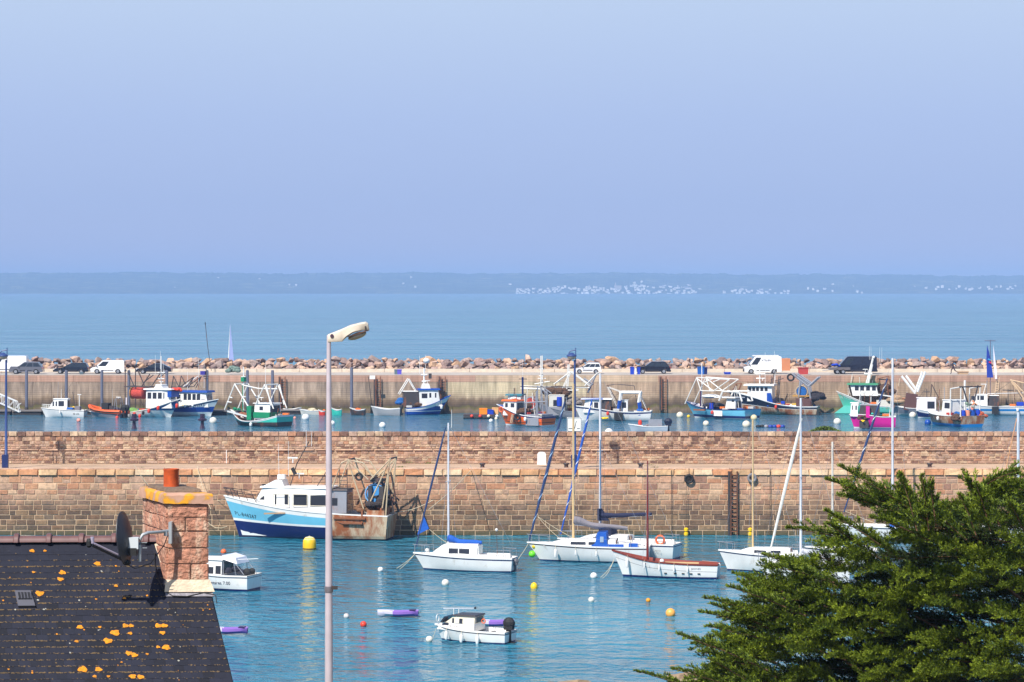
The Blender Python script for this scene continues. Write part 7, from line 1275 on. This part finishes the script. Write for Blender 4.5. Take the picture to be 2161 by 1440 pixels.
core.add([Vector((p.x, p.y, zb0)) for p in pts] + [Vector((p.x, p.y, ctop)) for p in pts], [(0, 1, 5, 4), (1, 2, 6, 5), (2, 3, 7, 6), (3, 0, 4, 7), (4, 5, 6, 7)]); core.build('mortar_core', P('chimney_mortar', 196, 160, 136, rough=.95, var=.25, vscale=5, bump=.8, bscale=18), chimney)
def block(o_, du, u0, u1, z0, z1, nrm, m, th=.014):
    r = rr_; j = lambda a=.010: r.uniform(-a, a); a = []
    for (u, z_) in ((u0, z0), (u1, z0), (u1, z1), (u0, z1)): a.append(Vector((o_.x, o_.y, 0)) + du * (u + j()) + Vector((0, 0, z_ + j())))
    f = [p * 1 + nrm * (th + r.uniform(-.008, .01)) for p in a]; cen = sum(f, Vector()) / 4; f = [p + (cen - p).normalized() * .012 for p in f]; b0 = [p - nrm * .02 for p in a]
    mid = [p + nrm * th * .5 for p in a]
    MB().add(b0 + mid + f + [cen + nrm * .008], [(0, 1, 5, 4), (1, 2, 6, 5), (2, 3, 7, 6), (3, 0, 4, 7), (4, 5, 9, 8), (5, 6, 10, 9), (6, 7, 11, 10), (7, 4, 8, 11), (8, 9, 12), (9, 10, 12), (10, 11, 12), (11, 8, 12)]).build('chimney_stone', m, chimney)
zrow = [H - (p_ - HZ) / F * Yc - HL.z for p_ in (1226, 1190, 1157, 1122, 1092, 1064)]
nf = Vector((fh.y, -fh.x, 0)); nl = Vector((gh.y, -gh.x, 0)); nl = nl if nl.x < 0 else -nl; nrt = -nl
for k in range(5):
    z0, z1 = zrow[k] + .010, zrow[k + 1] - .010
    cuts = [[0, .38, .70, wf], [0, wf], [0, wf], [0, .3, wf], [0, wf]][k] if wf > .65 else [[0, .28, wf], [0, wf], [0, wf], [0, .3, wf], [0, wf]][k]
    cuts = [c_ for c_ in cuts if c_ <= wf]
    for a, b_ in zip(cuts[:-1], cuts[1:]): block(C0, fh, a + .012, b_ - .012, z0, z1, nf, chm)
    cs = [0, .5, 1.05, lb] if k % 2 else [0, .75, 1.3, lb]
    for a, b_ in zip(cs[:-1], cs[1:]): block(C0, -gh, a + .01, b_ - .01, z0, z1, nl, chm, .010)
    o2 = C0 + fh * wf
    for a, b_ in zip(cs[:-1], cs[1:]): block(o2, -gh, a + .01, b_ - .01, z0, z1, nrt, chm, .010)
def slab(o_, u0, u1, v0, v1, z0, z1, name, m, par, sub=0):
    a = [o_ + fh * u - gh * v for u, v in ((u0, v0), (u1, v0), (u1, v1), (u0, v1))]; N = 10; mb = MB(); out = []
    per = []
    for i in range(4):
        for s_ in range(N): per.append(a[i].lerp(a[(i + 1) % 4], s_ / N))
    jl = [Vector((rr_.uniform(-.012, .012), rr_.uniform(-.012, .012), 0)) for _ in per]; K = len(per)
    for z_, sh in ((z0, 0), (z0 + .02, .0), (z1 - .03, .01), (z1, .05)):
        c = sum(a, Vector()) / 4
        for p, q in zip(per, jl): v = p + q + (c - p).normalized() * sh; mb.v.append((v.x, v.y, z_ + rr_.uniform(-.006, .006)))
    for r_ in range(3):
        for i in range(K): mb.f.append((r_ * K + i, r_ * K + (i + 1) % K, (r_ + 1) * K + (i + 1) % K, (r_ + 1) * K + i)); mb.m.append(0)
    mb.f.append(tuple(3 * K + i for i in range(K))); mb.m.append(0); return mb.build(name, m, par, smooth=True)
capm = bpy.data.materials.new('lichened_cap'); capm.use_nodes = True; n_ = capm.node_tree; b_ = n_.nodes['Principled BSDF']; b_.inputs['Roughness'].default_value = .95; tcn = n_.nodes.new('ShaderNodeTexCoord'); no = n_.nodes.new('ShaderNodeTexNoise'); no.inputs['Scale'].default_value = 3.2; no.inputs['Detail'].default_value = 8; n_.links.new(tcn.outputs['Object'], no.inputs['Vector']); rp = n_.nodes.new('ShaderNodeValToRGB')
for k in range(3): rp.color_ramp.elements.new(.5)
for e, (p_, c) in zip(rp.color_ramp.elements, [(.30, (200, 158, 136)), (.50, (180, 140, 118)), (.545, (190, 140, 70)), (.58, (222, 152, 26)), (.75, (206, 160, 90))]): e.position = p_; e.color = (*sr(*c), 1)
n_.links.new(no.outputs['Fac'], rp.inputs['Fac']); n_.links.new(rp.outputs[0], b_.inputs['Base Color']); bp = n_.nodes.new('ShaderNodeBump'); bp.inputs['Distance'].default_value = .03; n_.links.new(no.outputs['Fac'], bp.inputs['Height']); n_.links.new(bp.outputs[0], b_.inputs['Normal'])
Cb = Vector((C0.x, C0.y, 0)); slab(Cb, -.06, wf + .06, -.07, lb + .05, ctop, ctop + .16, 'chimney_cap', capm, chimney)
slab(Cb, .05, wf - .05, .25, 1.45, ctop + .155, ctop + .22, 'flaunching', P('dark_flaunching', 120, 100, 84, rough=.95, var=.3, vscale=6, bump=.8), chimney)
pc = Cb + fh * wf * .42 - gh * .85; potm = P('clay_pot', 200, 84, 34, rough=.8, var=.3, vscale=9, dirt=sr(150, 90, 60), dirtamt=.3, dscale=9)
zp = ctop + .2; zpt = H - (990 - HZ) / F * 46 - HL.z
MB().lathe([(.125, zp), (.122, zpt - .03), (.128, zpt - .02), (.128, zpt), (.105, zpt), (.10, zpt - .25)], (pc.x, pc.y, 0), 22).build('chimney_pot', potm, chimney, smooth=True)
# mortar fillet and lead flashing at the foot of the chimney
fm = P('cream_render', 214, 194, 168, rough=.95, var=.2, vscale=6, bump=.6)
A0 = C0; f1 = MB(); z1_, z0_ = zrow[0] + .02, C0.z - .04
f1.add([Cb - gh * (-.02) + fh * -.02 + up * z1_, Cb + fh * (wf + .02) + gh * .02 + up * z1_, Cb + fh * (wf + .08) + gh * .10 + up * z0_, Cb + fh * -.06 + gh * .10 + up * z0_, Cb - gh * .1 + fh * .02 + up * z1_, Cb + fh * (wf - .02) - gh * .1 + up * z1_, Cb + fh * (wf - .02) - gh * .1 + up * z0_, Cb - gh * .1 + fh * .02 + up * z0_], [(0, 1, 2, 3), (4, 5, 6, 7), (0, 1, 5, 4), (1, 2, 6, 5), (2, 3, 7, 6), (3, 0, 4, 7)]); f1.build('render_fillet', fm, chimney)
wedge = MB(); a0, a1 = on_roof(356, 1246), on_roof(326, 1150); wedge.add([a0 + NR * .02, a1 + NR * .02, a1 + fh * .16 + NR * .1, a0 + fh * .08 + up * .25], [(0, 1, 2, 3)]); wedge.add([a0 + NR * .0 + fh * .05, a1 + fh * .05, a1 + fh * .2 + NR * .05, a0 + fh * .13 + up * .2], [(3, 2, 1, 0)]); wedge.build('side_fillet', fm, chimney)
lead = P('lead_flashing', 138, 134, 140, rough=.55, metal=.2, var=.2, vscale=7, bump=.4)
q = [on_roof(348, 1244), on_roof(446, 1245), on_roof(452, 1262), on_roof(350, 1262)]; MB().add([p + NR * n for n in (.025, .04) for p in q], SF).build('flashing', lead, chimney)
# cable from the dish down the roof
cp = [(327, 1170), (326, 1190), (333, 1225), (345, 1250), (365, 1262), (395, 1263), (430, 1255), (455, 1260), (458, 1278)]; tube(house, 'cable', [on_roof(a, b_) + NR * .05 for a, b_ in cp], .008, black, n=5)
# ---------------------------------------------------------------- satellite dish
YD = 44.6; D0 = W(262, 1136, YD); t = thing('satellite_dish', 'dark satellite dish on a grey bent bracket fixed to the chimney', 'satellite dish', D0); s_ = F / YD; L3 = lambda px, py, dy=0: Vector(((px - 262) / s_, dy, -(py - 1136) / s_))
dm = P('dish_dark', 40, 44, 54, rough=.45); dirn = Vector((-.955, .18, -.10)).normalized()   # it looks left and slightly away
mb = MB(); K = 26; rings = [(.0, .09), (.12, .082), (.24, .058), (.34, .022), (.385, .0), (.40, -.004)]; uu = dirn.cross(Vector((0, 0, 1))).normalized(); vv = uu.cross(dirn)
for back in (0, 1):
    for r_, dpt in rings:
        for j in range(K): a = 2 * PI * j / K; p = uu * math.cos(a) * r_ * .92 + vv * math.sin(a) * r_ * 1.06 - dirn * (dpt + back * .012) ; mb.v.append(p)
n0 = len(rings)
for back in (0, 1):
    for i in range(n0 - 1):
        for j in range(K): mb.f.append(((back * n0 + i) * K + j, (back * n0 + i) * K + (j + 1) % K, (back * n0 + i + 1) * K + (j + 1) % K, (back * n0 + i + 1) * K + j)); mb.m.append(0)
for j in range(K): mb.f.append(((n0 - 1) * K + j, (n0 - 1) * K + (j + 1) % K, (2 * n0 - 1) * K + (j + 1) % K, (2 * n0 - 1) * K + j)); mb.m.append(0)
mb.build('reflector', dm, t, smooth=True)
gp = P('bracket_grey', 170, 176, 180, rough=.4, metal=.3)
b1 = MB().box(L3(281, 1146, -.02), (.18, .14, .18)).build('mount_box', P('mount_white', 200, 206, 210), t); MB().box(L3(276, 1164, -.02), (.2, .16, .12)).build('tilt_bracket', black, t)
pp = [L3(295, 1185, 0), L3(295, 1150, 0), L3(296, 1138, 0), L3(301, 1129, 0), L3(312, 1125, .05), L3(330, 1126, .25), L3(350, 1126, .5)]; MB().tube(pp, .026, 10).build('bent_arm', gp, t, smooth=True)
for py in (1127,): MB().box(L3(352, 1130, .52), (.05, .2, .34)).build('wall_plate', gp, t)
MB().tube([L3(343, 1126, .4), L3(343, 1136, .4)], .032, 8).build('clamp', gp, t)
MB().tube([L3(258, 1180, -.05), L3(200, 1148, -.25)], .028, 6).build('feed_arm', P('feed_arm_dark', 30, 30, 38), t); MB().tube([L3(250, 1170, -.08), L3(204, 1144, -.27)], .018, 6).build('feed_tube', P('lilac_metal', 190, 180, 205, rough=.2, metal=.4), t)
MB().lathe([(.02, 0), (.045, .03), (.045, .1), (.03, .14)], L3(196, 1150, -.26) - Vector((.02, 0, .02)), 10).build('receiver_head', black, t); MB().lathe([(.03, 0), (.03, .1)], L3(200, 1144, -.26), 8).build('receiver_cap', P('lilac_metal', 0, 0, 0), t); MB().ball(L3(268, 1187, -.04), .07, 8, 6, .7).build('pivot', black, t)
tube(t, 'cable', [L3(268, 1190, -.05), L3(285, 1200, 0), L3(315, 1192, .2), L3(340, 1155, .4), L3(347, 1135, .45)], .008, black, n=5)
for py in (1146, 1157): MB().tube([L3(292, py, .0), L3(310, py, .02)], .006, 5).build('bolt', gp, t)
# ---------------------------------------------------------------- the cypress on the right
rc = random.Random(21); nrn = np.random.default_rng(5)
cy = thing('cypress_tree', 'large dark green cypress with layered drooping fronds in the right foreground', 'tree', (9.6, 42, land_z(42)))
CL = Vector(cy.location); bark = P('cypress_bark', 110, 80, 58, rough=.95, var=.3, vscale=5, bump=.8)
fol = bpy.data.materials.new('cypress_foliage'); fol.use_nodes = True; n_ = fol.node_tree; b_ = n_.nodes['Principled BSDF']; b_.inputs['Roughness'].default_value = .6
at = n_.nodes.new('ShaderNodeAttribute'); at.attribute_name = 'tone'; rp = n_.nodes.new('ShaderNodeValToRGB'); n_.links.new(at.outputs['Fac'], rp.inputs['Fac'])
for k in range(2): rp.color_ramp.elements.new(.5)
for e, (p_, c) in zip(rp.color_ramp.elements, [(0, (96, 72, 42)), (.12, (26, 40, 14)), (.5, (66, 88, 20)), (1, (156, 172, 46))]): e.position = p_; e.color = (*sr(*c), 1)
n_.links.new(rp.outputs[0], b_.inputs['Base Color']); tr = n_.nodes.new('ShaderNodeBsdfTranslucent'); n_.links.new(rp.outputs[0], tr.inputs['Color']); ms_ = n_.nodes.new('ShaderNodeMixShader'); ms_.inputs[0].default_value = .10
n_.links.new(b_.outputs[0], ms_.inputs[1]); n_.links.new(tr.outputs[0], ms_.inputs[2]); n_.links.new(ms_.outputs[0], n_.nodes['Material Output'].inputs['Surface'])
FV, FF, FT = [], [], []; TW = MB()
def frond(p0, p1, nside, droop=.05, wid=.26, tone=.5, tip=.12, twig=True):
    """a plume: spine from p0 (base) to p1 (tip); side sprays carry short scale-leaf blades"""
    p0 = Vector(p0); p1 = Vector(p1); ax = p1 - p0; L = ax.length; ax.normalize(); side = ax.cross(Vector((0, .25, 1))).normalized(); upv = side.cross(ax).normalized()
    if upv.z < 0: upv = -upv
    if twig: TW.tube([p0 - Vector((0, 0, droop * 0)), p0.lerp(p1, .5) + upv * droop * .5, p1], .012, 4, .003)
    for i in range(nside):
        u = (i + rc.random()) / nside; base = p0 + ax * L * u + upv * droop * math.sin(PI * u); w_ = wid * (1 - u) ** .55 * rc.uniform(.5, 1.1) + .03; a = rc.uniform(0, 2 * PI)
        out = (side * math.cos(a) + upv * (math.sin(a) * .7 + .4)); sd = (out * rc.uniform(.5, 1.0) + ax * rc.uniform(.7, 1.3)).normalized(); sl = w_
        n_b = 9 + int(sl * 66)
        for j in range(n_b):
            s_ = (j + .5) / n_b; c = base + sd * sl * s_; b2 = 2 * PI * rc.random(); o2 = side * math.cos(b2) + upv * math.sin(b2)
            bl = (sd * .9 + o2 * .75 + ax * .35 + Vector((0, 0, .18))).normalized() * rc.uniform(.028, .055); wv = bl.cross(Vector((rc.uniform(-1, 1), rc.uniform(-1, 1), rc.uniform(-1, 1)))).normalized() * rc.uniform(.0045, .0075)
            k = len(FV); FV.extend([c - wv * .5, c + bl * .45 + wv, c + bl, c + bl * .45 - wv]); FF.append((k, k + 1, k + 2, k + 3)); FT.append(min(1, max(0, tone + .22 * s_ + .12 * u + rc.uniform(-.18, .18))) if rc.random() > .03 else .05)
def PT(px, py, Y): return W(px, py, Y) - CL
poly = [(1775, 1010), (1845, 1042), (1890, 1062), (1950, 1068), (2040, 1072), (2085, 1040), (2161, 1010), (2330, 990), (2330, 1600), (1500, 1600), (1490, 1450), (1545, 1345), (1570, 1290), (1600, 1235), (1650, 1195), (1745, 1190), (1760, 1155), (1800, 1145), (1850, 1142), (1900, 1150), (1915, 1120), (1880, 1085), (1820, 1062)]
def inside(x, y):
    c = False; n = len(poly)
    for i in range(n):
        (x1, y1), (x2, y2) = poly[i], poly[i - 1]
        if (y1 > y) != (y2 > y) and x < (x2 - x1) * (y - y1) / (y2 - y1) + x1: c = not c
    return c
# long fronds that make the outline: (base, tip, width)
edge = [((1960, 1100), (1772, 985), .34), ((1900, 1075), (1745, 1012), .30), ((1930, 1095), (1770, 1045), .26), ((1830, 1150), (1662, 1114), .17), ((1900, 1180), (1742, 1078), .22), ((1830, 1165), (1745, 1105), .2), ((1960, 1140), (1838, 1092), .2), ((1790, 1250), (1612, 1170), .22), ((1760, 1230), (1625, 1195), .2), ((1720, 1280), (1548, 1210), .16), ((1700, 1300), (1537, 1238), .18), ((1690, 1320), (1487, 1262), .17), ((1680, 1340), (1478, 1292), .2), ((1660, 1345), (1500, 1275), .16), ((1680, 1370), (1492, 1322), .2), ((1640, 1400), (1462, 1358), .18), ((1620, 1415), (1430, 1338), .15), ((1640, 1430), (1478, 1375), .2), ((1600, 1470), (1420, 1412), .17), ((1560, 1490), (1343, 1416), .09), ((1640, 1480), (1500, 1392), .2), ((1620, 1440), (1455, 1440), .16),
        ((1935, 1120), (1900, 1000), .26), ((1925, 1110), (1893, 1022), .22), ((1960, 1120), (1945, 1004), .14), ((1975, 1110), (1962, 1020), .10), ((2060, 1130), (2025, 1045), .26), ((2090, 1120), (2060, 1022), .26), ((2110, 1110), (2068, 1035), .2), ((2110, 1040), (2030, 1075), .2), ((2060, 1050), (2040, 1012), .14), ((2060, 1035), (2150, 992), .13), ((2050, 1045), (2130, 1003), .13), ((2200, 1050), (2110, 1025), .14), ((2220, 1110), (2150, 1020), .3), ((2250, 1130), (2185, 1000), .3), ((2160, 1120), (2130, 1060), .25), ((2000, 1130), (1985, 1066), .25), ((2040, 1140), (1960, 1080), .25)]
for (a, c, w_) in edge:
    Yb_ = rc.uniform(39.5, 41.5); Lx = math.hypot(a[0] - c[0], a[1] - c[1]) / 145
    frond(PT(a[0], a[1], Yb_), PT(c[0], c[1], Yb_ - rc.uniform(.0, .5)), int(80 * Lx + 30), .05, w_ * .55, tone=.42, twig=True)
    # side plumes along the long frond
    for q in range(int(3 + Lx * 5)):
        u = rc.uniform(.1, .75); bx, by = a[0] + (c[0] - a[0]) * u, a[1] + (c[1] - a[1]) * u; ln = rc.uniform(35, 60) * (1 - u * .5); dx, dy = (c[0] - a[0]), (c[1] - a[1]); m_ = math.hypot(dx, dy); dx /= m_; dy /= m_; rot = rc.uniform(-.6, .6)
        dx, dy = dx * math.cos(rot) - dy * math.sin(rot), dx * math.sin(rot) + dy * math.cos(rot); frond(PT(bx, by, Yb_ + rc.uniform(-.15, .15)), PT(bx + dx * ln, by + dy * ln, Yb_ + rc.uniform(-.3, .2)), 14, .02, w_ * .45, tone=rc.uniform(.3, .6), twig=False)
# the mass: layered shelves of plumes
# shelves that reach out over one another towards the viewer, so that each shades the one below
k = 0
for row in range(-1, 11):
    x_ = 1480.0
    while x_ < 2260:
        x_ += rc.uniform(16, 30); py = 1022 + row * 47 + 14 * math.sin(x_ * .013 + row * 1.7) + 9 * math.sin(x_ * .041 + row) + rc.gauss(0, 7) + (x_ - 1850) * -.02
        if not inside(x_, py): continue
        Yb_ = 41.3 + rc.uniform(-.3, .5); ln = rc.uniform(60, 120); tx, ty = x_ - ln * rc.uniform(.5, 1.0), py + rc.uniform(-16, 12) - (16 if py < 1130 else 0)
        if not inside(tx + 14, ty + 8): tx, ty = x_ - ln * .45, py - 6
        frond(PT(x_, py, Yb_), PT(tx, ty, Yb_ - rc.uniform(.7, 1.9)), 44, .07, rc.uniform(.17, .27), tone=rc.uniform(.35, .62), twig=False)
        for q in range(2):
            u = rc.uniform(.2, .7); bx, by = x_ + (tx - x_) * u, py + (ty - py) * u; frond(PT(bx, by, Yb_ - u * 1.2), PT(bx - rc.uniform(5, 45), by - rc.uniform(8, 30), Yb_ - u * 1.2 - rc.uniform(.1, .5)), 16, .02, .11, tone=rc.uniform(.45, .75), twig=False)
cnt = 0
while cnt < 820:      # the inside of the crown, its shade put into darker leaf tones
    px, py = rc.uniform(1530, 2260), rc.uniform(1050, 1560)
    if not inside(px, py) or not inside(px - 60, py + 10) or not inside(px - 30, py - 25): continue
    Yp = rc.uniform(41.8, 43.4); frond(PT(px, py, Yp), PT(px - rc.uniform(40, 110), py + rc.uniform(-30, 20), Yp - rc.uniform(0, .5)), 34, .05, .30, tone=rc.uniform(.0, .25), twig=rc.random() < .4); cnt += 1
me = bpy.data.meshes.new('crown'); V = np.array([tuple(v) for v in FV], dtype=np.float32); me.vertices.add(len(V)); me.vertices.foreach_set('co', V.ravel()); nf_ = len(FF)
me.loops.add(nf_ * 4); me.loops.foreach_set('vertex_index', np.arange(nf_ * 4, dtype=np.int32)); me.polygons.add(nf_); me.polygons.foreach_set('loop_start', np.arange(0, nf_ * 4, 4, dtype=np.int32)); me.update(calc_edges=True)
atr = me.attributes.new('tone', 'FLOAT', 'FACE'); atr.data.foreach_set('value', np.array(FT, dtype=np.float32)); me.materials.append(fol)
o = link(bpy.data.objects.new('crown', me)); o.parent = cy; o['kind'] = 'stuff'
o = TW.build('twigs', bark, cy); o['kind'] = 'stuff'
tb = Vector((0, 0, -.3)); MB().tube([tb, Vector((-.1, -.1, 1.8)), Vector((-.3, 0, 3.6)), Vector((-.6, -.2, 5.0))], [.45, .36, .26, .12], 12).build('trunk', bark, cy, smooth=True)
for (zz_, tp) in ((1.6, (1560, 1440, 41)), (2.0, (1650, 1345, 41.2)), (2.6, (1700, 1260, 41.2)), (3.0, (1850, 1165, 41)), (3.4, (1960, 1105, 41)), (3.8, (2060, 1120, 41)), (4.2, (2200, 1060, 41.5)), (1.3, (1800, 1400, 40.5)), (2.3, (1950, 1300, 40.5)), (3.0, (2100, 1200, 40.5))):
    e = PT(*tp); s0 = Vector((-.2, 0, zz_)); MB().tube([s0, s0.lerp(e, .5) + Vector((0, 1.2, .1)), e + Vector((0, .8, -.1))], .07, 7, .012).build('limb', bark, cy, smooth=True)
print('foliage faces', nf_)
